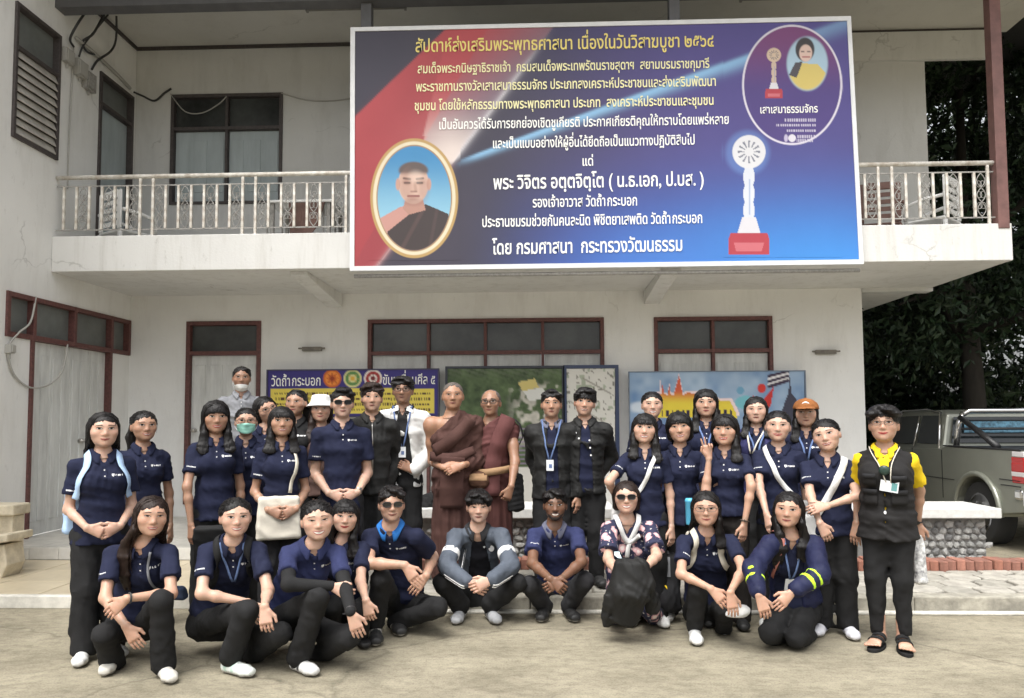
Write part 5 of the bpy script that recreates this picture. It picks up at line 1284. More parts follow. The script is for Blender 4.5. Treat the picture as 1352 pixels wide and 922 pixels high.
    # right oval with small trophy and portrait
    C = over(C, ellm(x, y, 1046, 113, 66, 80), LC((232, 226, 240))); C = over(C, ellm(x, y, 1046, 113, 63.5, 77.5), np.outer(1-sst(40, 130, y), LC((122, 52, 118)))+np.outer(sst(40, 130, y), LC((70, 48, 128))))
    C = over(C, ellm(x, y, 1066, 85, 27, 36, 4), LC((176, 206, 226))); C = over(C, ellm(x, y, 1066, 85, 26, 35, 3)*polym(x, y, [(1040, 120), (1044, 96), (1056, 84), (1080, 86), (1092, 100), (1090, 125)]), LC((222, 200, 110)))
    C = over(C, ellm(x, y, 1063, 66, 12.5, 16, 2), LC((44, 36, 40))); C = over(C, ellm(x, y, 1064, 71, 8.5, 11.5, 1.5), LC((232, 200, 186))); C = over(C, polym(x, y, [(1050, 84), (1060, 82), (1052, 104), (1042, 100)]), LC((70, 66, 74))); C = over(C, linem(x, y, (1060, 76), (1069, 76), 1)*.8, LC((170, 70, 76)))
    for sx in (-1, 1): C = over(C, linem(x, y, (1064+sx*2.5, 69), (1064+sx*5.5, 69), .9)*.8, LC((60, 40, 40)))
    def trophy(cx, top, s, base, C):
        C = over(C, ellm(x, y, cx, top+22*s, 22*s, 22*s), LC((232, 232, 236)) if base else LC((222, 196, 170))); r = np.hypot(x-cx, y-top-22*s); an = np.arctan2(y-top-22*s, x-cx)
        C = over(C, ((r > 6*s) & (r < 15*s) & (np.abs(np.sin(an*6)) < .55)).astype(float)*.8, LC((70, 80, 110))); w = (5.5+2.2*np.abs(np.sin((y-top)/(7*s))))*s
        C = over(C, ((np.abs(x-cx) < w) & (y > top+43*s) & (y < top+126*s)).astype(float), LC((226, 230, 240)) if base else LC((214, 190, 170))); C = over(C, ((np.abs(x-cx-1*s) < 1.2*s) & (y > top+58*s) & (y < top+105*s)).astype(float)*.6, LC((130, 160, 210)))
        C = over(C, polym(x, y, [(cx-9*s, top+108*s), (cx+9*s, top+108*s), (cx+15*s, top+128*s), (cx-15*s, top+128*s)]), LC((228, 226, 232)))
        C = over(C, polym(x, y, [(cx-24*s, top+128*s), (cx+24*s, top+128*s), (cx+27*s, top+136*s), (cx+27*s, top+156*s), (cx-27*s, top+156*s), (cx-27*s, top+136*s)]), LC((186, 48, 66))); C = over(C, polym(x, y, [(cx-20*s, top+141*s), (cx+20*s, top+141*s), (cx+17*s, top+152*s), (cx-17*s, top+152*s)])*.6, LC((226, 130, 140)))
        return C
    C = trophy(1022, 64, .43, False, C); C = over(C, ellm(x, y, 987, 203, 29, 29, 10)*.35, LC((120, 170, 240))); C = trophy(989, 180, 1.0, True, C)
    for yy, x0, x1 in ((160, 1035, 1078), (167, 1025, 1078), (174, 1038, 1078), (182, 1052, 1078), (187, 1052, 1074)): C = over(C, ((np.abs(y-yy) < 1.7) & (x > x0) & (x < x1) & (np.sin(x*2.1+yy) > -.45)).astype(float)*.8, LC((220, 214, 232)))
    C = over(C, ellm(x, y, 1046, 184, 5, 5), LC((230, 226, 236))); C = over(C, ellm(x, y, 1038, 184, 2.5, 5), LC((200, 190, 220)))
    return C*.76+.034
M_vinyl = mat('printed_vinyl', (.5, .5, .5), .45, .05, 3, .1, 6, attr='Col', spec=.3)
YBN = 8.20
bn = tag(empty('banner', tuple(aty(800, 355, YBN))), 'huge blue and red printed vinyl banner with Thai lettering hung on the balcony', 'banner')
def into(e, o): o.parent = e; o.matrix_parent_inverse = Matrix.Translation(-Vector(e.location)); return o
cor = [(469, 42), (1118, 28), (468, 352), (1134, 343)]
into(bn, panel('printed_sheet', cor, YBN, 300, 146, banner_art, None, M_vinyl, cor))
for r_ in ((486, 180, 608, 344, 150, 200), (955, 30, 1112, 340, 170, 300)):       # finer print where the pictures are
    pc = [(r_[0], r_[1]), (r_[2], r_[1]), (r_[0], r_[3]), (r_[2], r_[3])]; into(bn, panel('printed_picture', pc, YBN-.002, r_[4], r_[5], banner_art, None, M_vinyl, pc))
fr = MB(); co = [aty(*p, YBN) for p in [(463, 37), (1123, 22), (462, 358), (1140, 349)]]; ci = [aty(*p, YBN) for p in cor]; M_bord = mat('white_banner_edge', (.70, .71, .72), .5, .08, 5)
for a, b_, c, d in ((0, 1, 1, 0), (1, 3, 3, 1), (3, 2, 2, 3), (2, 0, 0, 2)):
    p = [co[a], co[b_], ci[c], ci[d]]; v = [(q_[0], q_[1]+o, q_[2]) for o in (-.012, .05) for q_ in p]; fr.add(v, [(0, 1, 2, 3), (7, 6, 5, 4), (0, 4, 5, 1), (1, 5, 6, 2), (2, 6, 7, 3), (3, 7, 4, 0)])
into(bn, fr.build('border', M_bord)); q = MB(); c0, c1 = aty(466, 360, YBN), aty(1138, 352, YBN); q.tube([c0+A_([0, .06, -.03]), c1+A_([0, .06, -.03])], .022, 8); into(bn, q.build('support_pipe', M_iron, smooth=True))
q = MB(); q.quad(*[(p[0], YBN+.045, p[2]) for p in (co[0], co[1], co[3], co[2])]); into(bn, q.build('backing', M_bord))
M_ty = mat('print_yellow', lin(232, 212, 120), .5); M_tp = mat('print_pale_yellow', lin(236, 230, 178), .5); M_tw = mat('print_white', lin(240, 240, 236), .5)
YT = YBN-.004
for txt, x0, x1, y0, em, m_, bo in (('สัปดาห์ส่งเสริมพระพุทธศาสนา เนื่องในวันวิสาฆบูชา ๒๕๖๔', 548, 943, 69, 25, M_ty, .013), ('สมเด็จพระกนิษฐาธิราชเจ้า  กรมสมเด็จพระเทพรัตนราชสุดาฯ  สยามบรมราชกุมารี', 551, 937, 97, 18, M_tp, .013), ('พระราชทานรางวัลเสาเสมาธรรมจักร ประเภทสงเคราะห์ประชาชนและส่งเสริมพัฒนา', 549, 946, 121, 18.5, M_tp, .013), ('ชุมชน โดยใช้หลักธรรมทางพระพุทธศาสนา ประเภท  สงเคราะห์ประชาชนและชุมชน', 547, 943, 146, 18.5, M_tp, .013),
        ('เป็นอันควรได้รับการยกย่องเชิดชูเกียรติ ประกาศเกียรติคุณให้ทราบโดยแพร่หลาย', 579, 963, 171, 18.5, M_tw, .013), ('และเป็นแบบอย่างให้ผู้อื่นได้ยึดถือเป็นแนวทางปฏิบัติสืบไป', 650, 918, 196, 18.5, M_tw, .013), ('แด่', 768, 784, 219, 18, M_tw, .013), ('พระ วิจิตร อตฺตจิตฺโต ( น.ธ.เอก, ป.บส. )', 651, 930, 250, 26, M_tw, .016), ('รองเจ้าอาวาส วัดถ้ำกระบอก', 703, 842, 274, 20, M_tw, .013), ('ประธานชมรมช่วยกันคนละนิด พิชิตยาเสพติด วัดถ้ำกระบอก', 636, 928, 300, 20, M_tw, .013), ('โดย กรมศาสนา  กระทรวงวัฒนธรรม', 650, 902, 336, 26, M_tw, .016), ('เสาเสมาธรรมจักร', 1003, 1080, 150, 15, M_tw, .013)):
    a, b_ = aty(x0, y0, YT), aty(x1, y0-.019*(x1-x0), YT); tag(into(bn, lettering(txt, a, nrm(b_-a), UP, em*YT/1000, float(np.linalg.norm(b_-a)), bo, mats=m_)), kind='stuff')
# ---- notice boards along the wall
YN = 9.86
def board(name, label, cor, Y, art, nx, nz, framem, fw, depth=.05):
    e = tag(empty(name, tuple(aty(cor[2][0], cor[2][1], Y))), label, 'notice board'); into(e, panel('printed_sheet', cor, Y, nx, nz, art, None, M_vinyl, cor)); c = [aty(*p, Y) for p in cor]; f_ = MB()
    x0, x1, z0, z1 = c[0][0], c[1][0], c[2][2], c[0][2]
    for a in ((x0-fw, x1+fw, z1, z1+fw), (x0-fw, x1+fw, z0-fw, z0), (x0-fw, x0, z0, z1), (x1, x1+fw, z0, z1)): f_.box(a[0], a[1], Y-.015, Y+depth, a[2], a[3])
    into(e, f_.build('frame', framem)); q = MB(); q.box(x0, x1, Y+.01, Y+depth, z0, z1); into(e, q.build('backing', framem)); return e
def art1(x, y):
    C = np.tile(LC((62, 54, 124)), (len(x), 1)); ye = ((x > 357) & (x < 573) & (y > 513) & (y < 546)).astype(float); C = over(C, ye, LC((226, 206, 92)))
    for yy, s_ in ((520, 1), (527, 2), (534, 3), (541, 4)): C = over(C, ye*((np.abs(y-yy) < 1.6) & (np.sin(x*1.9+s_*9)+.6*np.sin(x*.7*s_) > -.2) & (x > 362) & (x < 568)), LC((90, 66, 46)))
    for cx, c1, c2, c3 in ((439, (205, 104, 46), (232, 140, 60), (150, 60, 30)), (466, (214, 210, 150), (96, 140, 80), (222, 176, 70)), (493, (232, 222, 214), (168, 60, 58), (120, 40, 44))):
        C = over(C, ellm(x, y, cx, 500, 12, 12), LC(c1)); C = over(C, ellm(x, y, cx, 500, 9.5, 9.5), LC(c2)); C = over(C, ellm(x, y, cx, 500, 5.5, 5.5), LC(c1)); C = over(C, ellm(x, y, cx, 500, 3, 3), LC(c3)); an = np.arctan2(y-500, x-cx); r = np.hypot(x-cx, y-500); C = over(C, ((np.abs(np.sin(an*4)) < .3) & (r > 3) & (r < 8)).astype(float)*.7, LC(c3))
    return C
b1 = board('notice_board', 'purple and yellow notice board with three round emblems on the wall', [(354, 490), (578, 488), (354, 550), (578, 549)], YN, art1, 170, 48, mat('board_edge', (.05, .045, .09), .5), .018)
for txt, x0, x1, y0, em in (('วัดถ้ำกระบอก', 358, 424, 510, 19), ('ขับเคลื่อนศีล ๕', 505, 575, 508, 18)):
    a, b_ = aty(x0, y0, YN-.004), aty(x1, y0-.9, YN-.004); tag(into(b1, lettering(txt, a, nrm(b_-a), UP, em*YN/1000, float(np.linalg.norm(b_-a)), .010, mats=M_tw)), kind='stuff')
def vnoise(x, y, s, seed):
    r = np.random.RandomState(seed); G = r.rand(64, 64); fx, fy = x/s, y/s; ix, iy = np.floor(fx).astype(int), np.floor(fy).astype(int); tx, ty = fx-ix, fy-iy; tx, ty = tx*tx*(3-2*tx), ty*ty*(3-2*ty); g_ = lambda a, b_: G[a % 64, b_ % 64]
    return (g_(ix, iy)*(1-tx)+g_(ix+1, iy)*tx)*(1-ty)+(g_(ix, iy+1)*(1-tx)+g_(ix+1, iy+1)*tx)*ty
def art2(x, y):
    n = vnoise(x, y, 9, 1)*.5+vnoise(x, y, 4, 2)*.3+vnoise(x, y, 2, 3)*.2; C = np.outer(1-n, LC((34, 48, 30)))+np.outer(n, LC((104, 124, 84)))
    C = over(C, sst(505, 486, y)*.5*(np.abs(np.sin((y-.35*x)*.5)) > .6), LC((110, 118, 100)))
    n2 = vnoise(x, y, 11, 5)*.6+vnoise(x, y, 5, 6)*.4; town = sst(.45, .6, n2)*sst(665, 690, x)*sst(500, 515, y)*sst(600, 575, y); C = over(C, town, np.outer(1-n, LC((150, 148, 136)))+np.outer(n, LC((226, 222, 210))))
    C = over(C, polym(x, y, [(684, 505), (706, 500), (712, 512), (690, 517)]), LC((206, 190, 120))); C = over(C, polym(x, y, [(690, 517), (716, 512), (728, 526), (700, 530)]), LC((214, 214, 208)))
    C = over(C, ((x > 640) & (y > 565) & (y < 618)).astype(float)*(np.sin(y*1.1) > -.2)*.75, LC((150, 130, 160))); C = over(C, (y > 618).astype(float), LC((205, 203, 196)))
    return C
def art3(x, y):
    n = vnoise(x, y, 3.2, 8); C = np.tile(LC((214, 212, 204)), (len(x), 1)); C = over(C, (n > .80).astype(float)*.8, LC((96, 92, 80))); C = over(C, (vnoise(x, y, 7, 9) > .8).astype(float)*.6, LC((120, 140, 104))); C = over(C, linem(x, y, (770, 500), (806, 520), 1.0)+linem(x, y, (752, 530), (800, 560), 1.0)*.8, LC((150, 146, 136))); C = over(C, (y > 622).astype(float), LC((222, 221, 216))); return C
M_bf = mat('dark_board_frame', (.028, .032, .045), .45); 
board('notice_board', 'board with a green aerial photograph behind the monks', [(591, 487), (742, 487), (591, 676), (742, 675)], YN, art2, 100, 100, M_bf, .03)
board('notice_board', 'board with a white site map behind the two black jackets', [(748, 487), (812, 486), (748, 676), (812, 675)], YN, art3, 48, 100, mat('blue_board_frame', (.03, .045, .10), .4), .045)
def art4(x, y):
    n = vnoise(x, y, 22, 11)*.6+vnoise(x, y, 9, 12)*.4; C = np.outer(1-n, LC((96, 132, 176)))+np.outer(n, LC((176, 196, 214))); C = over(C, sst(540, 600, y), LC((84, 104, 160)))
    sil = [(868, 545), (868, 522), (874, 520), (875, 505), (877, 520), (882, 523), (884, 508), (886, 522), (890, 522), (897, 496), (902, 522), (908, 519), (922, 520), (940, 528), (964, 530), (972, 545), (974, 552), (868, 552)]
    out = [(a+(a > 920)*3-(a < 880)*3, b_-3) for a, b_ in sil]; C = over(C, polym(x, y, out), LC((236, 214, 214))); C = over(C, polym(x, y, sil), np.outer(1-sst(515, 535, y), LC((206, 92, 62)))+np.outer(sst(515, 535, y), LC((228, 206, 70))))
    C = over(C, ((np.abs(y-546) < 4) & (x > 874) & (x < 968) & (np.sin(x*.9)+.5*np.sin(x*2.3) > -.1)).astype(float), LC((44, 34, 66)))
    C = over(C, ellm(x, y, 985, 532, 14, 9)*.9, LC((112, 186, 196))); C = over(C, ellm(x, y, 978, 516, 5, 5), LC((110, 160, 190))); C = over(C, ellm(x, y, 1006, 513, 5.5, 6), LC((206, 56, 50))); C = over(C, polym(x, y, [(994, 522), (1006, 530), (1022, 510), (1018, 536), (1006, 552), (996, 540)]), LC((196, 52, 48)))
    for k, c_ in ((0, (54, 40, 64)), (5, (226, 224, 226)), (9, (54, 40, 64)), (14, (226, 224, 226)), (17, (58, 44, 66))): C = over(C, linem(x, y, (1016, 497+k*.8), (1040, 491+k*.7), 2.2, 1.2), LC(c_))
    st_ = [(1043, 496), (1045, 520), (1052, 528), (1056, 545), (1066, 556), (1066, 600), (1026, 600), (1030, 552), (1036, 532), (1041, 520)]; C = over(C, polym(x, y, st_), LC((62, 62, 78))); C = over(C, ellm(x, y, 845, 538, 14, 7, 5)*.8, LC((214, 222, 230)))
    return C
board('banner', 'light blue tourism banner with a yellow temple skyline on the wall', [(831, 492), (1062, 489), (831, 640), (1062, 638)], YN, art4, 170, 90, mat('blue_grey_edge', (.16, .2, .26), .6), .012, .03)
# ---- stone benches and the brick edging before them
M_stone = [mat('rubble_stone_%d' % k, c, .9, .35, 14, .7, 40, detail=7) for k, c in enumerate(((.30, .30, .285), (.40, .395, .375), (.20, .20, .195)))]
M_slabw = mat('white_terrazzo', (.60, .60, .57), .6, .12, 22, .15, 60); M_mort = mat('mortar', (.20, .195, .185), .95, .2, 20, .5)
stone_me = []
for k in range(5):
    bm = bmesh.new(); bmesh.ops.create_icosphere(bm, subdivisions=1, radius=1); r = random.Random(k+40)
    for v in bm.verts: v.co *= r.uniform(.78, 1.12)
    me = bpy.data.meshes.new('stone'); bm.to_mesh(me); bm.free(); me.materials.append(M_stone[k % 3]); stone_me.append(me)
def stone_bench(label, px0, px1, Y, ends=True):
    x0, x1 = aty(px0, 690, Y)[0], aty(px1, 690, Y)[0]; zt, zb = aty(px1, 671, Y)[2], aty(px1, 684, Y)[2]
    e = tag(empty('stone_bench', ((x0+x1)/2, Y+.3, PZ)), label, 'bench'); o = Matrix.Translation(-Vector(e.location))
    def put(b_, *a, **k): t = b_.build(*a, **k); t.parent = e; t.matrix_parent_inverse = o; return t
    s_ = MB(); s_.box(x0, x1, Y-.04, Y+.60, zb, zt); put(s_, 'slab', M_slabw, bevel=.008)
    bz = MB(); bz.box(x0+.12, x1-.10, Y+.06, Y+.52, PZ-.03, zb-.002); bs = put(bz, 'base', M_mort); r = random.Random(int(px0)); zz = PZ+.03; row = 0
    while zz < zb-.03:
        x = x0+.15+(row % 2)*.03
        while x < x1-.12:
            sx = r.uniform(.032, .058); t = bpy.data.objects.new('stone', stone_me[r.randrange(5)]); col.objects.link(t); t.parent = bs; t.location = (x+sx, Y+.055, zz+r.uniform(-.006, .006)); t.scale = (sx, .035, r.uniform(.028, .042)); t.rotation_euler = (r.uniform(-.4, .4), r.uniform(-.5, .5), r.uniform(-.4, .4)); x += sx*1.85
        zz += .062; row += 1
    return e
stone_bench('stone bench with a white slab before the pickup truck', 1118, 1320, 7.25); stone_bench('stone bench with a white slab behind the squatting men in the middle', 540, 812, 7.25)
bk = tag(empty('brick_edging', (1.5, 6.95, PZ)), 'row of red bricks edging the pavers in front of the benches', 'edging'); bm_ = MB(); bm_.box(-.036, .036, -.10, .10, 0, .095); M_brick = [mat('red_brick_%d' % k, c, .9, .3, 12, .6, 30) for k, c in enumerate(((.29, .125, .085), (.34, .155, .11), (.24, .11, .08)))]
kinds = [bm_.build('brick', m, bk, bevel=.008) for m in M_brick]
for o in kinds: o.location = (-3.5+kinds.index(o)*.078, 0, -.005)
for i in range(3, 82):
    x = -3.5+i*.078; t = clone(kinds[RNG.randrange(3)], bk, (x, RNG.uniform(-.012, .012), -.008+RNG.uniform(-.008, .006))); t.rotation_euler = (RNG.uniform(-.04, .04), RNG.uniform(-.03, .03), RNG.uniform(-.06, .06))
# carved stone seat at the left edge
M_cream = mat('cream_cast_stone', (.56, .50, .38), .8, .22, 9, .4, 40, dark=(.40, .35, .26))
ls = tag(empty('stone_table', (-5.0, 6.9, TZ)), 'cream carved stone table and curved bench at the left edge', 'stone table'); o_ = Matrix.Translation(-Vector(ls.location))
def lput(b_, *a, **k): t = b_.build(*a, **k); t.parent = ls; t.matrix_parent_inverse = o_; return t
xr = aty(17, 675, 6.85)[0]; zt = aty(17, 667, 6.85)[2]
b_ = MB(); b_.box(xr-1.4, xr, 6.85, 7.10, zt-.10, zt); lput(b_, 'table_top', M_cream, bevel=.015); b_ = MB(); b_.box(xr-1.3, xr-.03, 6.89, 7.06, TZ, zt-.10); ped = lput(b_, 'pedestal', M_cream, bevel=.012)
sp = MB()
for cx, cz, sg in ((xr-.25, zt-.25, 1), (xr-.52, zt-.25, -1)):
    sp.tube([(cx+sg*(.09-.0026*k)*math.cos(k*.42), 6.885, cz+(.09-.0026*k)*math.sin(k*.42)) for k in range(30)], .016, 6)
sp.tube([(xr-1.25, 6.885, zt-.40), (xr-.06, 6.885, zt-.40)], .014, 6); lput(sp, 'carving', M_cream, smooth=True)
xs = aty(14, 720, 6.6)[0]; b_ = MB(); b_.prism([(xs-1.0, TZ+.30), (xs-.55, TZ+.33), (xs-.2, TZ+.37), (xs, TZ+.40), (xs, TZ+.33), (xs-.2, TZ+.30), (xs-.55, TZ+.26), (xs-1.0, TZ+.23)], 6.55, 6.9, 'y'); lput(b_, 'seat', M_cream, bevel=.012); b_ = MB(); b_.prism([(xs-.45, TZ), (xs-.08, TZ), (xs-.03, TZ+.12), (xs-.06, TZ+.30), (xs-.45, TZ+.26)], 6.6, 6.85, 'y'); lput(b_, 'seat_support', M_cream, bevel=.012)
# ---- pickup truck parked beside the building, tail towards the camera
M_car = mat('olive_silver_paint', (.27, .278, .235), .32, .05, 3, metal=.45, spec=.6); M_carb = mat('black_trim', (.015, .015, .016), .45); M_chrome = mat('chrome', (.72, .72, .72), .12, metal=1.0); M_tyre = mat('tyre', (.018, .018, .018), .85); M_cglass = mat('car_glass', (.02, .024, .026), .06, spec=.6); M_red = mat('tail_red', (.42, .02, .02), .15); M_clear = mat('lamp_clear', (.62, .60, .60), .15)
pk = tag(empty('pickup_truck', (6.0, 10.6, 0)), 'olive silver pickup truck with chrome roll bar parked beside the building', 'pickup truck'); po = Matrix.Translation(-Vector(pk.location))
def pput(b_, name, m, parent=None, **k):
    t = b_.build(name, m, parent or pk, **k)
    if parent is None: t.matrix_parent_inverse = po
    return t
X0, X1, YR = 5.12, 6.86, 8.24
def arch(yc, r, n=9): return [(yc-r*math.cos(math.pi*k/n), .36+r*math.sin(math.pi*k/n)) for k in range(n+1)]
prof = [(YR, .46), (YR+.42, .40)]+[(y, z) for y, z in arch(YR+.86, .43)]+[(YR+1.75, .38), (YR+3.45, .38)]+[(y, z) for y, z in arch(YR+3.98, .43)]+[(YR+4.6, .40), (YR+5.0, .50), (YR+5.02, .78), (YR+4.85, .94), (YR+3.55, 1.02), (YR+1.62, 1.08), (YR+1.60, 1.10), (YR, 1.11)]
bd = MB(); n = len(prof); v = []
for x, ins in ((X0+.05, .0), (X0, .0), (X1, .0), (X1-.05, 0)): v += [(x, y, z if not (x in (X0+.05, X1-.05)) else z) for y, z in prof]
bd.prism(prof, X0, X1, 'x'); body = pput(bd, 'body', M_car, bevel=.03)
bedin = MB(); bedin.box(X0+.09, X1-.09, YR+.07, YR+1.52, 1.075, 1.115); pput(bedin, 'bed_floor', M_carb)
rl_ = MB(); rl_.box(X0-.005, X0+.08, YR+.03, YR+1.58, 1.105, 1.125); rl_.box(X1-.08, X1+.005, YR+.03, YR+1.58, 1.105, 1.125); pput(rl_, 'bed_rail', M_carb, bevel=.006)
def cabsec(y, z, ins): return [(X0+ins, y, z), (X1-ins, y, z)]
cb = MB(); rows = [(YR+1.66, 1.07, .03), (YR+1.76, 1.52, .15), (YR+2.0, 1.575, .20), (YR+3.0, 1.57, .20), (YR+3.75, 1.05, .06)]
vv = [p for r_ in rows for p in cabsec(*r_)]; vv += [(X0+.03, YR+3.75, 1.0), (X1-.03, YR+3.75, 1.0), (X0+.03, YR+1.66, 1.0), (X1-.03, YR+1.66, 1.0)]
cb.add(vv, [(0, 1, 3, 2), (2, 3, 5, 4), (4, 5, 7, 6), (6, 7, 9, 8), (0, 2, 4, 6, 8), (1, 9, 7, 5, 3), (8, 9, 11, 10), (0, 8, 10, 12), (1, 13, 11, 9), (0, 12, 13, 1)]); pput(cb, 'cab', M_car, bevel=.035)
def sidewin(pts, name='side_window', m=M_cglass, off=.012):
    b_ = MB(); P_ = []
    for y, z in pts: t = np.clip((z-1.07)/.45, 0, 1); P_.append((X0+.03+.125*t+.02*max(0, (y-YR-3.0))*0-off, y, z))
    b_.add(P_, [tuple(range(len(P_)))]); return pput(b_, name, m)
sidewin([(YR+1.80, 1.13), (YR+2.32, 1.13), (YR+2.34, 1.50), (YR+1.92, 1.50)]); sidewin([(YR+2.42, 1.12), (YR+3.35, 1.10), (YR+3.05, 1.49), (YR+2.44, 1.50)])
rw = MB(); rw.add([(X0+.14, YR+1.655, 1.15), (X1-.14, YR+1.655, 1.15), (X1-.22, YR+1.735, 1.48), (X0+.22, YR+1.735, 1.48)], [(3, 2, 1, 0)]); rw.v = [(p[0], p[1]-.012, p[2]) for p in rw.v]; rwo = pput(rw, 'rear_window', M_cglass)
stk = MB(); stk.add([(X0+.30, YR+1.665, 1.28), (X1-.35, YR+1.665, 1.28), (X1-.38, YR+1.700, 1.42), (X0+.33, YR+1.700, 1.42)], [(3, 2, 1, 0)]); stk.v = [(p[0], p[1]-.022, p[2]) for p in stk.v]; pput(stk, 'sticker', mat('blue_sticker', (.10, .24, .34), .5, .5, 26, dark=(.03, .07, .10)), rwo)
dl = MB()
for y in (YR+1.62, YR+2.38, YR+3.5): dl.box(X0-.004, X0+.01, y-.006, y+.006, .46, 1.06)
dl.box(X0-.006, X0+.01, YR+.05, YR+.42, .78, .79); dl.box(X0-.006, X0+.01, YR+.05, YR+.40, .72, .73); dl.box(X0-.006, X0+.01, YR+1.35, YR+3.5, .70, .708); pput(dl, 'panel_gap', M_carb)
tm = MB(); tm.tube([(X0+.015, YR+1.70, 1.06), (X0+.075, YR+1.80, 1.32), (X0+.15, YR+1.9, 1.535), (X0+.19, YR+2.3, 1.585), (X0+.19, YR+3.0, 1.575), (X0+.10, YR+3.5, 1.3)], .016, 8); tm.tube([(X0+.02, YR+2.38, 1.08), (X0+.13, YR+2.40, 1.5)], .014, 6); pput(tm, 'door_trim', M_chrome, smooth=True)
hd_ = MB(); hd_.tube([(X0-.025, YR+2.46, .93), (X0-.03, YR+2.56, .935), (X0-.025, YR+2.66, .93)], .014, 8); pput(hd_, 'door_handle', M_chrome, smooth=True)
fl_ = MB()
for yc in (YR+.86, YR+3.98): fl_ = MB(); fl_.tube([(X0-.012, y, z) for y, z in arch(yc, .455, 14)], .032, 8); pput(fl_, 'wheel_flare', M_car, smooth=True)
pass
for yc in (YR+.86, YR+3.98):
    for xc, sg in ((X0+.13, -1), (X1-.13, 1)):
        w_ = MB(); w_.tube([(xc-.11, yc, .36), (xc-.10, yc, .36), (xc+.10, yc, .36), (xc+.11, yc, .36)], [.33, .36, .36, .33], 28); tw = pput(w_, 'wheel', M_tyre, smooth=True); rm_ = MB(); rm_.tube([(xc+sg*.112, yc, .36), (xc+sg*.118, yc, .36), (xc+sg*.10, yc, .36)], [.23, .21, .06], 20)
        for k in range(6): a = k*math.pi/3; rm_.box(xc+sg*.118-.006, xc+sg*.118+.006, yc+.12*math.cos(a)-.025, yc+.12*math.cos(a)+.025, .36+.12*math.sin(a)-.025, .36+.12*math.sin(a)+.025)
        pput(rm_, 'rim', mat('dull_rim', (.12, .12, .12), .4, metal=.6), tw, smooth=True)
for x0_, x1_ in ((X0-.008, X0+.13), (X1-.13, X1+.008)):
    t_ = MB(); t_.box(x0_+.002, x1_-.002, YR-.018, YR+.196, .76, 1.04); tl_ = pput(t_, 'tail_light', M_red, bevel=.01); t_ = MB(); t_.box(x0_, x1_, YR-.021, YR+.198, .885, .978); pput(t_, 'brake_lamp', M_red, tl_, bevel=.008); t_ = MB(); t_.box(x0_, x1_, YR-.021, YR+.198, .832, .883); pput(t_, 'reverse_lamp', M_clear, tl_, bevel=.006); t_ = MB(); t_.box(x0_+.001, x1_-.001, YR-.022, YR+.18, 1.042, 1.10); pput(t_, 'lamp_cap', M_clear, tl_, bevel=.008)
bp_ = MB(); bp_.box(X0-.02, X1+.02, YR-.16, YR+.02, .50, .68); bp_.box(X0-.02, X0+.04, YR+.02, YR+.16, .58, .70); pput(bp_, 'bumper', M_chrome, bevel=.03); tg = MB(); tg.box(X0+.14, X1-.14, YR-.025, YR-.002, .72, 1.09); tg_ = pput(tg, 'tailgate', M_car, bevel=.015); pl_ = MB(); pl_.box(5.8, 6.2, YR-.172, YR-.162, .53, .65); pput(pl_, 'number_plate', M_print, bevel=.004)
for t_ in range(2): pass
rb = MB()
for xs_ in (X0+.10, X1-.10): rb.tube([(xs_, YR+1.46, 1.12), (xs_+(.03 if xs_ < 6 else -.03), YR+1.44, 1.40), (xs_+(.08 if xs_ < 6 else -.08), YR+1.42, 1.53)], .035, 10)
rb.tube([(X0+.16, YR+1.42, 1.50), (X0+.25, YR+1.42, 1.555), (X1-.25, YR+1.42, 1.555), (X1-.16, YR+1.42, 1.50)], .035, 10); rbo = pput(rb, 'roll_bar', M_chrome, smooth=True)
rb = MB()
for xs_ in (X0+.11, X1-.11): rb.tube([(xs_+.03, YR+1.42, 1.47), (xs_+.01, YR+.95, 1.28), (xs_, YR+.62, 1.13)], [.034, .034, .04], 10)
rb.tube([(X0+.14, YR+1.43, 1.33), (X1-.14, YR+1.43, 1.33)], .016, 8); pput(rb, 'brace', M_carb, rbo, smooth=True)
# ---- trees: dense dark evergreens to the right and behind
M_bark = mat('bark', (.03, .026, .021), .95, .35, 9, .8, 20, stretch=(1, 1, .25))
def leafm(name, c):
    m = mat('leaf_'+name, c, .5, .45, 1.3, spec=.35); return m
LEAF = [leafm('dark', (.018, .036, .015)), leafm('mid', (.032, .056, .022)), leafm('olive', (.038, .058, .022))]
def leaf_mesh(seed, n, blobs, size, name='crown'):
    r = np.random.RandomState(seed); w = A_([b_[3]*b_[4]*b_[5] for b_ in blobs]); k = r.choice(len(blobs), n, p=w/w.sum()); B = A_(blobs)[k]
    d = r.normal(0, 1, (n, 3)); d /= np.linalg.norm(d, axis=1, keepdims=True); rr = r.uniform(.25, 1, n)**.5; cl = .18*np.sin(d[:, 0]*9+B[:, 0]*3)+.14*np.sin(d[:, 2]*11+B[:, 1]*5); c = B[:, :3]+d*(rr*(1+cl))[:, None]*B[:, 3:6]
    ax = r.normal(0, 1, (n, 3)); ax[:, 2] -= .5; ax /= np.linalg.norm(ax, axis=1, keepdims=True); b2 = np.cross(ax, r.normal(0, 1, (n, 3))); b2 /= np.linalg.norm(b2, axis=1, keepdims=True); s_ = size*r.uniform(.6, 1.35, n)[:, None]; nn = np.cross(ax, b2)
    V = np.stack([c-ax*s_, c+b2*s_*.42+nn*s_*.12, c+ax*s_, c-b2*s_*.42+nn*s_*.12], 1).reshape(-1, 3); q = np.arange(4*n).reshape(n, 4); return V, q
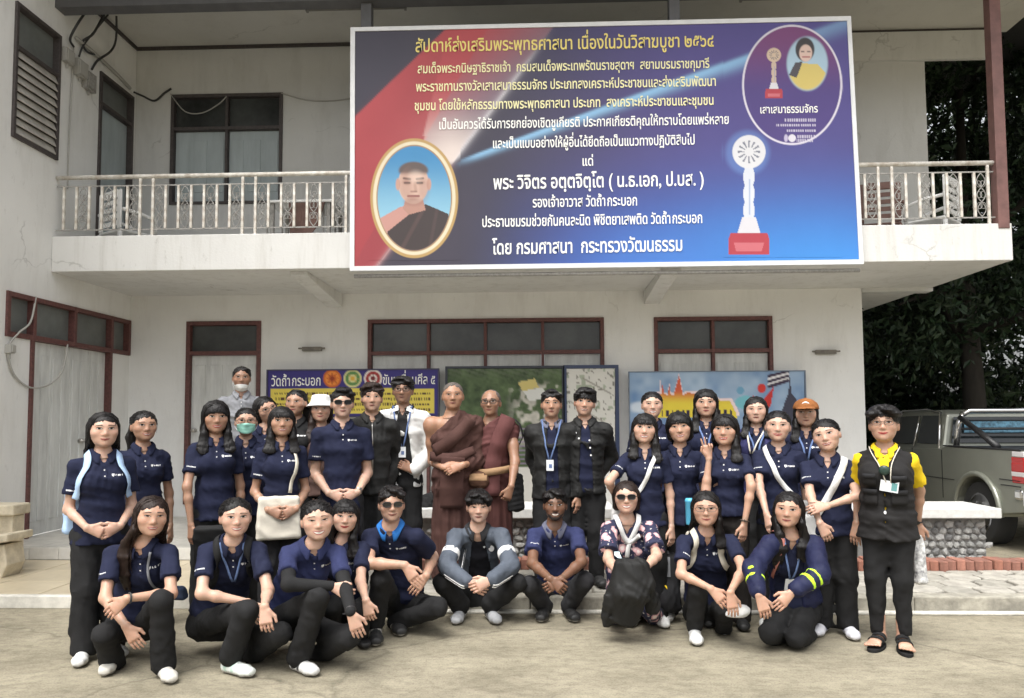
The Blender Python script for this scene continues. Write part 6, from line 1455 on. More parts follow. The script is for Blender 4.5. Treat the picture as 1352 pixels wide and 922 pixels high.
def tree(label, x, y, h, blobs, n, lm, seed, size=.16, name='tree', lean=(0, 0), group='dark trees behind the building'):
    e = tag(empty(name, (x, y, 0)), label, 'tree', group); r = random.Random(seed); t = MB(); top = (lean[0], lean[1], h*.8)
    t.tube([(0, 0, -.1), (.05, .02, h*.2), (lean[0]*.5-.06, lean[1]*.5, h*.5), top], [.24, .17, .12, .05], 10)
    for b_ in blobs[:6]: z0 = h*r.uniform(.25, .55); t.tube([(lean[0]*z0/h, lean[1]*z0/h, z0), ((b_[0]+lean[0]*.3)*.5, b_[1]*.5, (z0+b_[2])*.5+.15), (b_[0], b_[1], b_[2])], [.09, .055, .02], 7)
    t.build('trunk', M_bark, e, smooth=True); V, q = leaf_mesh(seed, n, blobs, size); npmesh('crown', V, q, LEAF[lm], e, smooth=False); return e
def blobs(seed, n, R, z0, z1, s0, s1):
    r = random.Random(seed); return [(r.uniform(-R, R), r.uniform(-R, R), r.uniform(z0, z1), r.uniform(s0, s1), r.uniform(s0, s1), r.uniform(s0, s1)*.75) for _ in range(n)]
tree('dark spreading tree just behind the right corner of the building', 7.4, 13.2, 9, blobs(1, 12, 2.4, 3.2, 9, 1.2, 1.9), 18532, 0, 1, 0.079)
tree('tall dark tree leaning in at the right edge of the picture', 10.6, 12.6, 10, blobs(2, 12, 2.6, 2.6, 10, 1.2, 2.0), 18532, 1, 2, 0.079)
tree('dense tree filling the gap behind the pickup truck', 9.2, 16.5, 9, blobs(3, 14, 3.0, 1.2, 9.5, 1.4, 2.2), 20217, 0, 3, 0.095)
tree('dark tree behind the pickup truck close to the wall', 5.6, 18.0, 9, blobs(4, 14, 2.2, 1.0, 9.5, 1.4, 2.2), 18532, 0, 4, 0.095)
tree('big dark tree far behind at the right', 13.5, 18.5, 11, blobs(5, 14, 3.4, 1.2, 11, 1.6, 2.6), 18532, 1, 5, 0.106)
tree('olive tree farthest right in the background', 16.5, 15.0, 10, blobs(6, 12, 3.2, 1.2, 10, 1.5, 2.4), 15163, 2, 6, 0.106)
for i, (x, y, lab) in enumerate(((4.8, 21, 'low dark thicket far behind the truck cab'), (8.0, 21.5, 'low dark thicket far behind the truck bed'), (11.6, 21.5, 'low dark thicket at the far right edge'))):
    e = tag(empty('bush', (x, y, 0)), lab, 'bush', 'thickets behind the trees'); V, q = leaf_mesh(60+i, 10000, blobs(60+i, 9, 1.9, .5, 5.5, 1.3, 2.0), .15); npmesh('foliage', V, q, LEAF[0], e, smooth=False)
    t = MB(); t.tube([(0, 0, -.1), (.1, 0, 1.2), (.3, .1, 2.6)], [.12, .08, .03], 8); t.build('stem', M_bark, e, smooth=True)
# ================================================================ THE GROUP
def loc(P, u, v, t): return P.N+P.U*u+P.V*v+P.T*t
def lanyard(m=None, zc=.26, card=True, mc=None, x=0.0, w=.012):
    def f(P):
        F_ = P.smoothF
        l = ribbon(F_, [loc(P, -.062, .03, .0), loc(P, -.055+x*.3, .09, -.07), loc(P, x-.006, .12, -zc)], w, .009, 'lanyard', m or M_strapblue, P.root)
        ribbon(F_, [loc(P, .062, .03, .0), loc(P, .055+x*.3, .09, -.07), loc(P, x+.006, .12, -zc)], w, .009, 'lanyard', m or M_strapblue, P.root)
        if card:
            c = F_.cast(A_([loc(P, x, .3, -zc-.045)]), -P.V, .014)[0]; q = MB()
            v = [c+P.U*a*.029+P.T*b_*.043+P.V*d for d in (0, .004) for a, b_ in ((-1, -1), (1, -1), (1, 1), (-1, 1))]
            q.add(v, [(3, 2, 1, 0), (4, 5, 6, 7), (0, 1, 5, 4), (1, 2, 6, 5), (2, 3, 7, 6), (3, 0, 4, 7)])
            v = [c+P.U*(a*.012+.004)+P.T*(b_*.015-.006)+P.V*.0055 for a, b_ in ((-1, -1), (1, -1), (1, 1), (-1, 1))]; q.add(v, [(0, 1, 2, 3)], 1)
            q.build('id_card', [mc or M_card, M_strapblue], P.root)
    return f
def watch(k, m=None):
    def f(P):
        S0, E, W = P.arm[k]; d = nrm(W-E); c = W-d*.012; u = nrm(np.cross(d, UP)); v = np.cross(d, u); q = MB()
        q.tube([c+u*.027*math.cos(a)+v*.027*math.sin(a) for a in np.linspace(0, 6.2832, 15)], .0055, 6); fd = nrm(P.V-d*(P.V @ d)); q.disc(c+fd*.034, u, np.cross(fd, u), .014, .014, 12); q.build('watch', m or M_steel, P.root, smooth=True)
    return f
def strap_bag(name, label, path, width, m, body=None, cat='bag', bm=None, size=(.30, .32, .08), rz=0.0):
    """a bag hung over the body: strap laid on the shirt, bag body as a soft swelling box"""
    def f(P):
        e = empty(name); tag(e, label, cat)
        for pth in (path if isinstance(path[0][0], (tuple, list)) else [path]): ribbon(P.smoothF, [loc(P, *p) for p in pth], width, .013, 'strap', m, e)
        base = P.pel
        if body is not None:
            c = loc(P, *body); F_ = Field(); sx, sz, sy = size; U, T, V = P.U, UP, P.V
            Rm = A_(Matrix.Rotation(rz, 3, tuple(V))); U2, T2 = Rm @ U, Rm @ T
            def fbag(X, Y, Z):
                x, y, z_ = ((X-c[0])*v[0]+(Y-c[1])*v[1]+(Z-c[2])*v[2] for v in (U2, V, T2))
                hw = sx/2*(1-.10*np.clip(z_/sz, -1, 1)); b_ = sy/2*(.75-.5*np.clip(z_/sz, -1, 1))
                qx, qz, qy = np.abs(x)-hw+.03, np.abs(z_)-sz/2+.03, np.abs(y)-b_+.012
                return np.sqrt(np.maximum(qx, 0)**2+np.maximum(qz, 0)**2+np.maximum(qy*1.0, 0)**2)+np.minimum(np.maximum(np.maximum(qx, qz), qy), 0)-.02
            rr = max(size)*.8; F_.u((fbag, c-rr, c+rr), .02); F_.relief(folds(P.seed+77, .007, .14, (.2, .2, 1)))
            npmesh('bag_body', *F_.grid(.0095), bm or m, e); base = c-UP*sz/2
        settle(e, base)
    return f
def backpack(label, m, strapm, c=(0, -.13, -.22), size=(.28, .40, .13), extra=None, sw=.042, straps=True):
    u0 = .085
    pth = [[(x*u0, -.02, .005), (x*u0, .05, -.02), (x*(u0+.004), .09, -.10), (x*(u0+.022), .08, -.21), (x*(u0+.05), .01, -.27)] for x in ((-1, 1) if straps is True else straps)]
    return strap_bag('backpack', label, pth, sw, strapm, c, 'backpack', m, size)
def hat(kind, m):
    def f(P):
        L, s = P.L, P.s; M = A_([P.hr, P.hf, P.hu]); F_ = Field()
        if kind == 'bucket':
            F_.u(ecap(L(0, -.010, .055), L(0, -.012, .125), (.096*s, .108*s), (.080*s, .092*s), P.hr, .25), .01)
            F_.u(ecap(L(0, -.008, .030), L(0, -.010, .060), (.128*s, .140*s), (.094*s, .106*s), P.hr, .08), .012)
            F_.cut(ell(L(0, -.008, .0), A_([.115, .126, .048])*s, M), .01)
        else:
            F_.u(ell(L(0, -.010, .045), A_([.094, .112, .092])*s, M), .01)
            F_.cut(plane(L(0, 0, .040), P.hu), .004) if False else F_.keep(plane(L(0, 0, .038), -P.hu), .006)
            F_.u(ell(L(0, .118, .040), A_([.070, .072, .011])*s, M), .012); F_.u(ell(L(0, -.01, .136), A_([.009, .009, .006])*s, M), .004)
        F_.relief(folds(P.seed+2, .003, .09, (0, 0, 1)))
        o = npmesh('bucket_hat' if kind == 'bucket' else 'cap', *F_.grid(.0058), m, P.root)
        if kind == 'cap':
            t = np.linspace(-1, 1, 9); V, Q = strip(F_, P.H+P.hf*.3, P.hr*s, P.hu*s, -P.hf, t*.026, .088+.012*(1-t**2)-.0035*(1-t**2)-.002, .088+.012*(1-t**2)+.004*(1-t**2)+.001, .002, 1); npmesh('cap_print', V, Q, M_print, o)
    return f
WS = dict(up=(.70, .70, .68), sole=(.44, .43, .41), stripe=(.52, .52, .52)); BS = dict(up=(.02, .02, .02), sole=(.03, .03, .03))
SM = dict(smile=.75, teeth=.8, lips='pink'); SM2 = dict(smile=.5, lips='pink'); GRIN = dict(smile=1.0, teeth=1.1, lips='pink', open=.55)
# ---- standing on the left
person('woman with long straight hair and light blue backpack straps, hands clasped, leftmost in the group', (137, 568), 4.72, s=1.08, w=.98, skin='fair', yaw=6, arms=dict(a='clasp', b='clasp'), bottom=dict(kind='wide', stepa=.06), shoes=dict(WS), hair=dict(style='long', part=.0, vee=.55, len=.34, oz=-.03, open=.098), face=dict(smile=.35, lips='pink', bt=1.1, cheek=1.05),
       extras=[backpack('light blue backpack on the back of the leftmost standing woman', LBLUE, LBLUE, c=(-.105, -.13, -.36), size=(.20, .32, .12))])
person('woman with tied-back hair and loose side strand standing behind the leftmost woman', (190, 563), 5.35, s=1.06, skin='mid', yaw=8, hy=6, hair=dict(style='pony', side=-1, len=.22, front=0, open=.106, wisps=1), face=dict(smile=.7, teeth=.5, lips='pink'), shoes=dict(WS))
person('tall woman with shoulder-length black hair and bangs, arms hanging, standing before the narrow door', (285, 551), 5.5, s=1.10, w=.86, skin='mid', yaw=6, hp=-4, arms=dict(a=((247, 643), True, (252, 693), True), b='down'), hair=dict(style='long', bangs=.012, len=.24, fa=.08, fb=.09, vol=1.05, oz=-.04), face=dict(smile=.7, teeth=.5, lips='red'), shoes=dict(WS), bottom=dict(kind='reg'))
person('older man in grey shirt with white mask under his chin, standing at the narrow door', (319, 500), 7.45, z=ZF, fem=False, s=1.09, skin='tan', h=1.72, hair=dict(style='short', tufts=4, col='black', open=.118), face=dict(mask='chin', smile=.1, jaw=1.05, brow='grey'), top=dict(kind='polo', mat=GREYC, logo=False, sleeve=.7), shoes=dict(BS))
person('woman in glasses wearing a pale green face mask', (325, 557), 5.85, z=0, s=1.02, skin='light', hair=dict(style='bun', open=.106), face=dict(mask='on', glasses='wire', open=.9), res=1.1)
person('woman in round glasses tilting her head beside the old man', (351, 541), 6.2, z=.12, s=1.06, skin='light', ht=-22, hy=22, hair=dict(style='long', len=.2, open=.104), face=dict(glasses='wire', **SM), res=1.15, lean=(-.04, 0))
person('smiling woman with wispy bangs and a cream tote bag hanging in front of her', (372, 557), 5.4, s=1.05, w=.84, skin='mid', yaw=4, arms=dict(a='clasp', b='clasp'), J=dict(cz=.0), hair=dict(style='long', bangs=.015, len=.20, fa=.04, fb=.03, open=.102), face=dict(smile=.8, teeth=.5, lips='pink'), shoes=dict(WS), bottom=dict(kind='reg', mat=CHAR),
       extras=[strap_bag('tote_bag', 'cream canvas tote bag hanging before the woman with wispy bangs', [(.09, -.02, -.005), (.085, .06, -.05), (.075, .10, -.18), (.05, .11, -.36)], .026, CREAM, (-.02, .130, -.53), 'tote bag', CREAM, (.31, .32, .07))])
person('woman with a low ponytail in a black polo beside the white bucket hat', (391, 532), 6.3, z=.12, s=1.04, skin='mid', yaw=-14, hy=-6, hair=dict(style='pony', side=1, len=.24, front=1, open=.110), face=dict(smile=.4, lips='pink'), top=dict(kind='polo', mat=BLACK, slogo=0), res=1.15)
person('woman in a white bucket hat peering out behind the man in sunglasses', (424, 541), 6.35, z=.12, s=1.04, skin='light', hy=-5, hair=dict(style='long', len=.25, fa=.12, open=.09, col='brown'), face=dict(smile=.6, lips='pink', open=.8), top=dict(kind='polo', mat=cloth('dusty_brown', (0.10, .06, .05)), logo=False), extras=[hat('bucket', WHITEC)], res=1.15)
person('man in narrow sunglasses and navy polo standing with clasped hands', (452, 533), 5.8, z=.0, fem=False, s=1.09, w=.90, skin='fair', yaw=4, arms=dict(a='clasp', b='clasp'), hair=dict(style='short', tufts=22, tuft=1.1, bangs=.0, open=.100), face=dict(shades=1, smile=.1, lips='nat', jaw=.98), shoes=dict(WS), bottom=dict(kind='reg', mat=CHAR), extras=[watch('b')])
person('young man with messy hair in a zipped black jacket', (491, 526), 6.05, z=.12, fem=False, s=1.08, w=.88, skin='light', yaw=2, arms=dict(a=((463, 612), False, (486, 645), True), b=((524, 606), False, (512, 640), True)), hands=dict(a=dict(tip=(508, 662), c=.4), b=dict(tip=(493, 655), dy=-.03, c=.5)), hair=dict(style='short', tufts=30, tuft=1.25, open=.094, vol=1.04, col='brown'), face=dict(smile=.0, lips='nat', nose=.95), top=dict(kind='jacket', mat=JBLACK, gap=0, sleeve=1.93, inf=.014, logo=False, cmat=JBLACK, collar=True, ch=1.3, placket=False), bottom=dict(kind='reg'), shoes=dict(BS),
       extras=[lambda P: ribbon(P.smoothF, [loc(P, .0, .1, -.07), loc(P, .002, .12, -.2), loc(P, .004, .12, -.34), loc(P, .004, .12, -.46)], .008, .010, 'zip', M_steel, P.root)])
def headphones(P):
    q = MB(); pts = [loc(P, -.062, .045, -.035), loc(P, -.075, .0, .01), loc(P, -.04, -.06, .035), loc(P, .04, -.06, .035), loc(P, .075, .0, .01), loc(P, .062, .045, -.035)]
    q.tube(pts, .009, 8)
    for x in (-1, 1): c = loc(P, x*.06, .062, -.045); q.tube([c, c+P.V*.012, c+P.V*.026], [.036, .038, .028], 14)
    q.build('headphones', M_white, P.root, smooth=True)
person('tall man in black glasses and open white jacket with headphones round his neck', (532, 516), 6.3, z=.12, fem=False, s=1.06, w=.86, skin='tan', yaw=-6, arms=dict(a='down', b=('ik', (545, 622, -.12), (.7, -.6, 0))), hands=dict(b=dict(tip=(527, 612), dy=-.03, c=.5), a=dict(tip=(530, 640), c=.5)), hair=dict(style='short', tufts=26, tuft=1.3, open=.092, vol=1.05), face=dict(glasses=1, smile=.1, lips='dark', bt=1.3, nose=.95), top=dict(kind='jacket', mat=WHITEC, inner=BLACK, gap=.028, gapslope=.12, sleeve=1.9, inf=.016, logo=False, collar=True, cmat=BLACK, placket=False), bottom=dict(kind='reg'), shoes=dict(WS), extras=[headphones, lanyard(mc=M_card, zc=.32, x=.01)])
# ---- monks
def robe(kind):
    def f(P):
        h, U, V, T, N = P.h, P.U, P.V, P.T, P.N; z = P.z; F_ = Field(); secs = torso_sections(P, .016, False)
        secs[-1] = (secs[-1][0], secs[-1][1]+.02, secs[-1][2]+.015)
        for i in range(len(secs)-1): F_.u(ecap(secs[i][0], secs[i+1][0], secs[i][1:], secs[i+1][1:], U, .4), .04)
        S0, E, W = P.arm['b']
        F_.u(cone(N+U*.05-T*.05, S0, .048, .060), .05)
        if kind == 'elder':
            F_.u(cone(S0, E, .068, .088), .05); F_.u(cone(E+V*.01, E+(W-E)*.52, .080, .068), .04); F_.u(ecap(E+V*.02, E-UP*.13+V*.01, (.05, .075), (.03, .05), U), .05)
        else:
            F_.u(cone(S0, S0+(E-S0)*.18, .060, .060), .04); F_.u(ecap(S0-V*.05, S0-V*.07-UP*.5, (.05, .03), (.05, .03), U), .03)
        p1 = N-T*.01+U*.012; p2 = P.spine(.62 if kind == 'elder' else .66)-U*.125*h; d = p2-p1; nn = nrm(np.cross(d, V)); nn = nn if nn @ (T-U) > 0 else -nn
        def bare(X, Y, Z): return -((X-p1[0])*nn[0]+(Y-p1[1])*nn[1]+(Z-p1[2])*nn[2])
        F_.cut((bare, None, None), .006)
        F_.relief(folds(P.seed, .013, .12, tuple(nn*1.0+U*.1)))
        npmesh('upper_robe', *F_.grid(.009), ROBE if kind == 'elder' else ROBE2, P.root)
        G = Field(); c0, c1 = P.spine(.30), A_([P.pel[0], P.pel[1], z+.10])
        G.u(ecap(c0, P.pel-UP*.05, (.080*h, .066*h), (.098*h, .078*h), U, .3), .04); G.u(ecap(P.pel-UP*.05, c1, (.098*h, .078*h), (.108*h, .088*h), U, .2), .05)
        G.relief(lambda X, Y, Z: .008*np.sin((X-N[0])*62+1.5*np.sin((Z-z)*5+(Y-N[1])*9))+.006*np.sin((X-N[0])*131+(Z-z)*3.0)); G.relief(folds(P.seed+4, .008, .2, (1, .2, .15)))
        npmesh('lower_robe', *G.grid(.011), ROBE if kind == 'elder' else cloth('robe_lower', (.075, .03, .026)), P.root); P.smoothF = F_; P.G = G
        K = Field(); K.groups = [F_.groups[0]+G.groups[0]]
        if kind == 'elder':
            ribbon(K, [loc(P, .0, .2, -.33), loc(P, -.01, .2, -.5), loc(P, -.012, .2, -.74)], .19, .022, 'hanging_fold', ROBE, P.root, sub=8, thick=.012)
            ribbon(K, [loc(P, .13, .06, -.06), loc(P, .06, .14, -.14), loc(P, -.03, .15, -.22), loc(P, -.13, .10, -.29)], .10, .020, 'chest_fold', ROBE, P.root, sub=8, thick=.008)
            ribbon(K, [loc(P, -.15, .05, -.34), loc(P, .0, .15, -.36), loc(P, .15, .08, -.30)], .075, .018, 'waist_fold', ROBE, P.root, sub=8, thick=.01)
        else:
            ribbon(K, [loc(P, .105, -.02, -.035), loc(P, .09, .10, -.10), loc(P, .06, .15, -.22), loc(P, .025, .15, -.36), loc(P, .02, .15, -.60)], [.15]*0 or .13, .020, 'shawl', ROBE2, P.root, sub=8, thick=.012)
            ribbon(K, [loc(P, -.16, .05, -.40), loc(P, -.06, .15, -.42), loc(P, .06, .15, -.40), loc(P, .16, .06, -.38)], .055, .030, 'belt', TANC, P.root, sub=8, thick=.012)
            b_ = empty('waist_bag'); tag(b_, 'brown cloth waist bag on the front of the monk in glasses', 'bag'); Fb = Field(); c = K.cast(A_([loc(P, -.085, .5, -.47)]), -V, .045)[0]; Fb.u(ell(c, (.085, .045, .07), A_([U, V, T])), .02); Fb.u(ell(c-T*.02+U*.03, (.05, .04, .05), A_([U, V, T])), .02); Fb.relief(folds(9, .008, .06)); npmesh('pouch', *Fb.grid(.008), cloth('bag_brown', (.085, .042, .026)), b_); npmesh('flap', *strip(Fb, c+V*.2, U, T, -V, np.linspace(-.07, .07, 7), [-.005]*7, [.05]*7, .004, 4), TANC, b_); settle(b_, c-T*.07)
            b_ = empty('shoulder_bag'); tag(b_, 'black shoulder bag at the hip of the monk in glasses', 'bag'); Fb = Field(); c = P.pel+U*.20+V*.02-T*.02; Fb.u(ecap(c+T*.10, c-T*.16, (.06, .05), (.075, .055), U, .5), .02); Fb.relief(folds(3, .008, .08)); npmesh('bag_body', *Fb.grid(.009), BLACK, b_); q = MB(); q.disc(c+V*.06+T*.09, U, T, .013, .013, 12); q.build('clasp', mat('brass', (.7, .6, .3), .3, metal=1), b_); ribbon(K, [loc(P, .17, .0, -.02), loc(P, .19, .02, -.2), loc(P, .2, .02, -.42)], .03, .03, 'strap', BLACK, b_); settle(b_, c-T*.2)
    return f
def monk_feet(P):
    out = []
    for x in (-1, 1):
        Ff = Field(); a = A_([P.pel[0], P.pel[1], P.z])+P.U*x*.09+P.V*.03
        Ff.u(cone(a+UP*.16, a+UP*.05, .038, .036), .02); Ff.u(ecap(a+UP*.03-P.V*.03, a+UP*.024+P.V*.15, (.034, .028), (.042, .018), P.U), .02); out.append(Ff.grid(.007))
    return out
person('elderly shaven monk in a dark maroon robe with one shoulder bare and hands clasped', (598, 523), 6.1, z=PZ, fem=False, s=1.10, w=.98, skin='monk', belly=.012, arms=dict(a=('ik', (584, 617, -.17), (.30, -.9, 0)), b=('ik', (612, 614, -.17), (.4, -.8, 0))), hands=dict(a=dict(tip=(606, 616), dy=-.03, c=.45), b=dict(tip=(589, 622), dy=-.06, c=.4)), hair=dict(style='crop', col='stubble'), face=dict(smile=.15, lips='nat', brow='grey', bt=.6, nose=1.0, cheek=1.08, jaw=1.05, open=.7), top=dict(kind='robe'), bottom=dict(kind='none'), extras=[robe('elder')], feet=monk_feet)
person('younger bald monk in glasses and red-brown robes with a brown waist bag', (648, 532), 6.2, z=PZ, fem=False, s=1.07, w=.92, skin='tan', yaw=-6, hy=-4, arms=dict(a='down', b=((680, 610), True, (675, 642), True)), hands=dict(b=dict(tip=(668, 662), n=A_([.4, -.9, .1]), t=A_([-1, 0, 0]), c=.9)), hair=dict(style='crop', col='stubble', open=.145, oz=-.03), face=dict(glasses=1, smile=.7, lips='nat', nose=1.15, jaw=.92, bt=1.1), top=dict(kind='robe'), bottom=dict(kind='none'), extras=[robe('young')], feet=monk_feet)
# ---- two men in black jackets
def snaps(P):
    for (u, t) in ((-.075, -.10), (-.05, -.145), (.035, -.16), (.04, -.22), (.045, -.28)):
        q = MB(); c = P.smoothF.cast(A_([loc(P, u, .3, t)]), -P.V, .006)[0]; q.disc(c, P.U, P.T, .0075, .0075, 12); q.build('snap_button', M_print, P.root)
person('frowning young man in an open black jacket with a blue lanyard', (728, 534), 6.2, z=PZ, fem=False, s=1.07, w=.90, skin='mid', arms=dict(a=((704, 606), False, (714, 634), True), b='down'), hands=dict(a=dict(tip=(728, 635), dy=-.03, c=.6)), hair=dict(style='short', tufts=18, open=.098), face=dict(smile=-.2, lips='nat', bt=1.2, nose=.95, open=.8), top=dict(kind='jacket', gap=.035, gapslope=.03, inner=NAVY, sleeve=1.95, inf=.018, logo=False, collar=True, cmat=STEELB, placket=False, hem=-.16), bottom=dict(kind='reg'), shoes=dict(BS), extras=[lanyard(zc=.30, x=-.015)])
person('smiling man in a black denim jacket with white snap buttons', (772, 532), 6.25, z=PZ, fem=False, s=1.08, w=.92, skin='light', ht=6, arms=dict(a=((748, 606), False, (762, 630), True), b=((806, 604), False, (786, 632), True)), hands=dict(a=dict(tip=(779, 638), dy=-.03, c=.5), b=dict(tip=(766, 642), dy=-.01, c=.5)), hair=dict(style='short', tufts=24, tuft=1.2, bangs=.012, open=.096, vol=1.06), face=dict(smile=.8, teeth=.5, lips='nat'), top=dict(kind='jacket', gap=.03, gapslope=.05, inner=NAVY, sleeve=1.93, inf=.016, logo=False, cmat=JBLACK, ch=1.2, placket=False), bottom=dict(kind='reg'), shoes=dict(BS), extras=[snaps, watch('a')])
# ---- standing on the right
person('woman with parted fringe at the back, beside the map board', (861, 535), 6.45, z=PZ, s=1.06, skin='fair', yaw=4, hair=dict(style='bun', part=0, vee=.7, open=.108), face=dict(**GRIN), res=1.15)
person('smiling woman with bobbed hair and white strap, leftmost of the right cluster', (851, 566), 5.55, s=1.05, w=.88, skin='fair', ht=4, arms=dict(a=((804, 636), True, (812, 656), False), b='down'), hair=dict(style='long', bangs=.014, len=.18, fa=.02, fb=.06, open=.102), face=dict(**SM), shoes=dict(WS), bottom=dict(kind='reg'),
       extras=[strap_bag('shoulder_bag', 'white canvas bag on the diagonal strap of the bob-haired woman', [(.085, -.01, -.01), (.07, .07, -.06), (.03, .12, -.17), (-.03, .12, -.29), (-.10, .08, -.38)], .030, WHITEC, (-.19, .02, -.50), 'bag', WHITEC, (.13, .26, .10))])
person('woman with chin-length black hair and bangs, head tilted, beside the victory sign', (897, 565), 5.65, s=1.06, w=.86, skin='light', ht=-6, hair=dict(style='bob', bangs=.018, vol=1.07, len=.118), face=dict(smile=.8, teeth=.6, lips='pink', open=.8), shoes=dict(WS), bottom=dict(kind='reg'))
person('long-haired serious woman with a lanyard standing tallest before the blue banner', (932, 533), 6.45, z=PZ, s=1.12, w=1.0, skin='light', hair=dict(style='long', vee=.5, len=.26, fa=.05, fb=.10, vol=1.05, open=.10), face=dict(smile=-.1, lips='pink', bt=1.2), extras=[lanyard(zc=.24, w=.014, card=False)], res=1.1)
vs_ = [0.0, 0.0, 1.35, 1.35, .9]
person('woman with bangs holding up two fingers in a victory sign', (957, 568), 5.5, s=1.05, w=.90, skin='light', yaw=-8, arms=dict(a=((932, 648), True, (936, 606), True), b=((992, 642), True, (983, 690), True)), hands=dict(a=dict(tip=(932, 575), n=A_([0, 1, .1]), t=A_([-1, 0, 0]), c=[.05, .05, 1.25, 1.25, .9])), hair=dict(style='long', bangs=.018, len=.18, fb=.04, vol=1.04), face=dict(smile=.7, lips='red', teeth=.4), top=dict(kind='polo', hem=.08), bottom=dict(kind='wide', mat=cloth('dark_brown', (.028, .024, .022)), tuck=1), shoes=dict(BS), extras=[watch('b', M_gold)])
person('woman in an indigo jacket with two lanyards at the back right', (998, 542), 6.35, z=PZ, s=1.06, w=.95, skin='fair', hair=dict(style='long', part=.02, vee=.6, len=.16, fa=.04, fb=.04, open=.106), face=dict(smile=.0, lips='nat', open=.6), top=dict(kind='jacket', mat=PURP, inner=NAVY, gap=.05, sleeve=1.9, inf=.014, logo=False, placket=False), extras=[lanyard(zc=.24, card=False, w=.014), lanyard(zc=.2, card=False, m=CREAM, x=-.045)], res=1.1)
person('smiling woman with curtain fringe and a white strap from her right shoulder', (1027, 563), 5.5, s=1.06, w=.92, skin='fair', ht=2, arms=dict(a=((1002, 642), True, (1012, 678), True), b='down'), hair=dict(style='pony', part=.0, vee=.55, open=.106, len=.2), face=dict(smile=.7, lips='red', teeth=.3), shoes=dict(WS), bottom=dict(kind='reg'),
       extras=[strap_bag('shoulder_bag', 'white shoulder bag with a strap crossing the curtain-fringed woman', [(-.085, -.01, -.01), (-.075, .07, -.06), (-.03, .12, -.18), (.035, .12, -.28), (.10, .08, -.36)], .034, WHITEC, (.17, .03, -.48), 'bag', WHITEC, (.14, .22, .09))])
person('woman in a brown baseball cap at the far back right', (1064, 546), 6.35, z=PZ, s=1.05, skin='light', hair=dict(style='long', len=.2, fa=.05, fb=.05, open=.09), face=dict(smile=.1, lips='nat', open=.7), extras=[hat('cap', cloth('cap_brown', (.25, .095, .030))), lanyard(zc=.24, card=False, w=.014)], res=1.1)
person('smiling woman tilting her head left with a wide white strap over her left shoulder', (1091, 575), 5.3, s=1.07, w=.96, skin='fair', ht=-14, hy=-8, lean=(.02, 0), arms=dict(a=((1070, 655), True, (1082, 690), True), b=((1132, 655), True, (1093, 668), True)), hands=dict(b=dict(tip=(1073, 672), dy=-.02, c=.5), a=dict(tip=(1092, 708), c=.4)), hair=dict(style='pony', part=-.02, vee=.6, open=.108, len=.16), face=dict(smile=.8, lips='pink', teeth=.4), shoes=dict(up=(.7, .7, .74), sole=(.72, .72, .7), stripe=(.3, .3, .42)), bottom=dict(kind='wide'),
       extras=[strap_bag('shoulder_bag', 'white crossbody bag of the head-tilting woman', [(.10, -.02, -.015), (.10, .06, -.05), (.055, .12, -.16), (-.01, .13, -.28), (-.08, .11, -.40)], .045, WHITEC, (-.13, .05, -.50), 'bag', WHITEC, (.16, .22, .09))])
# ---- lady in the vest
def sandals_feet(P):
    out = []; P.sand = []
    for k, x in (('a', -1), ('b', 1)):
        Ff = Field(); a = A_([P.pel[0], P.pel[1], 0])+P.U*x*.062+P.V*.0+UP*.03; td = nrm(P.V+P.U*x*.22-UP*P.V[2]-UP*P.U[2]*x*.22); td[2] = 0; td = nrm(td); sr = np.cross(td, UP)
        Ff.u(cone(a+UP*.16, a+UP*.05, .034, .031), .02); Ff.u(ecap(a+UP*.030-td*.035, a+UP*.022+td*.12, (.030, .030), (.040, .017), sr), .025)
        for i in range(5): o = (-.032+.016*i)*x; L = .175-.009*i; Ff.u(cone(a+UP*.015+td*.12+sr*o*1.0, a+UP*.011+td*L+sr*o*1.12, .009, .0085 if i else .011), .006)
        out.append(Ff.grid(.0058)); P.sand.append((a, td, sr, Ff))
    return out
def sandals(P):
    for a, td, sr, Ff in P.sand:
        e = MB(); n = 20; top = []
        for i in range(n): t = 2*math.pi*i/n; c, s_ = math.cos(t), math.sin(t); top.append(a+td*(.07+.125*c)+sr*(.044*s_*(1+.12*c))-UP*.012)
        v = top+[p-UP*.017 for p in top]; e.add(v, [tuple(range(n)), tuple(range(2*n-1, n-1, -1))]+[(i, n+i, n+(i+1) % n, (i+1) % n) for i in range(n)]); so = e.build('sandal', BLACK, P.root)
        for y0, w_ in ((.085, .034), (.03, .030)): ribbon(Ff, [a+td*y0+sr*-.05-UP*.012, a+td*y0+sr*-.038+UP*.02, a+td*(y0+.005)+UP*.06, a+td*y0+sr*.038+UP*.02, a+td*y0+sr*.05-UP*.012], w_, .005, 'sandal_strap', BLACK, so)
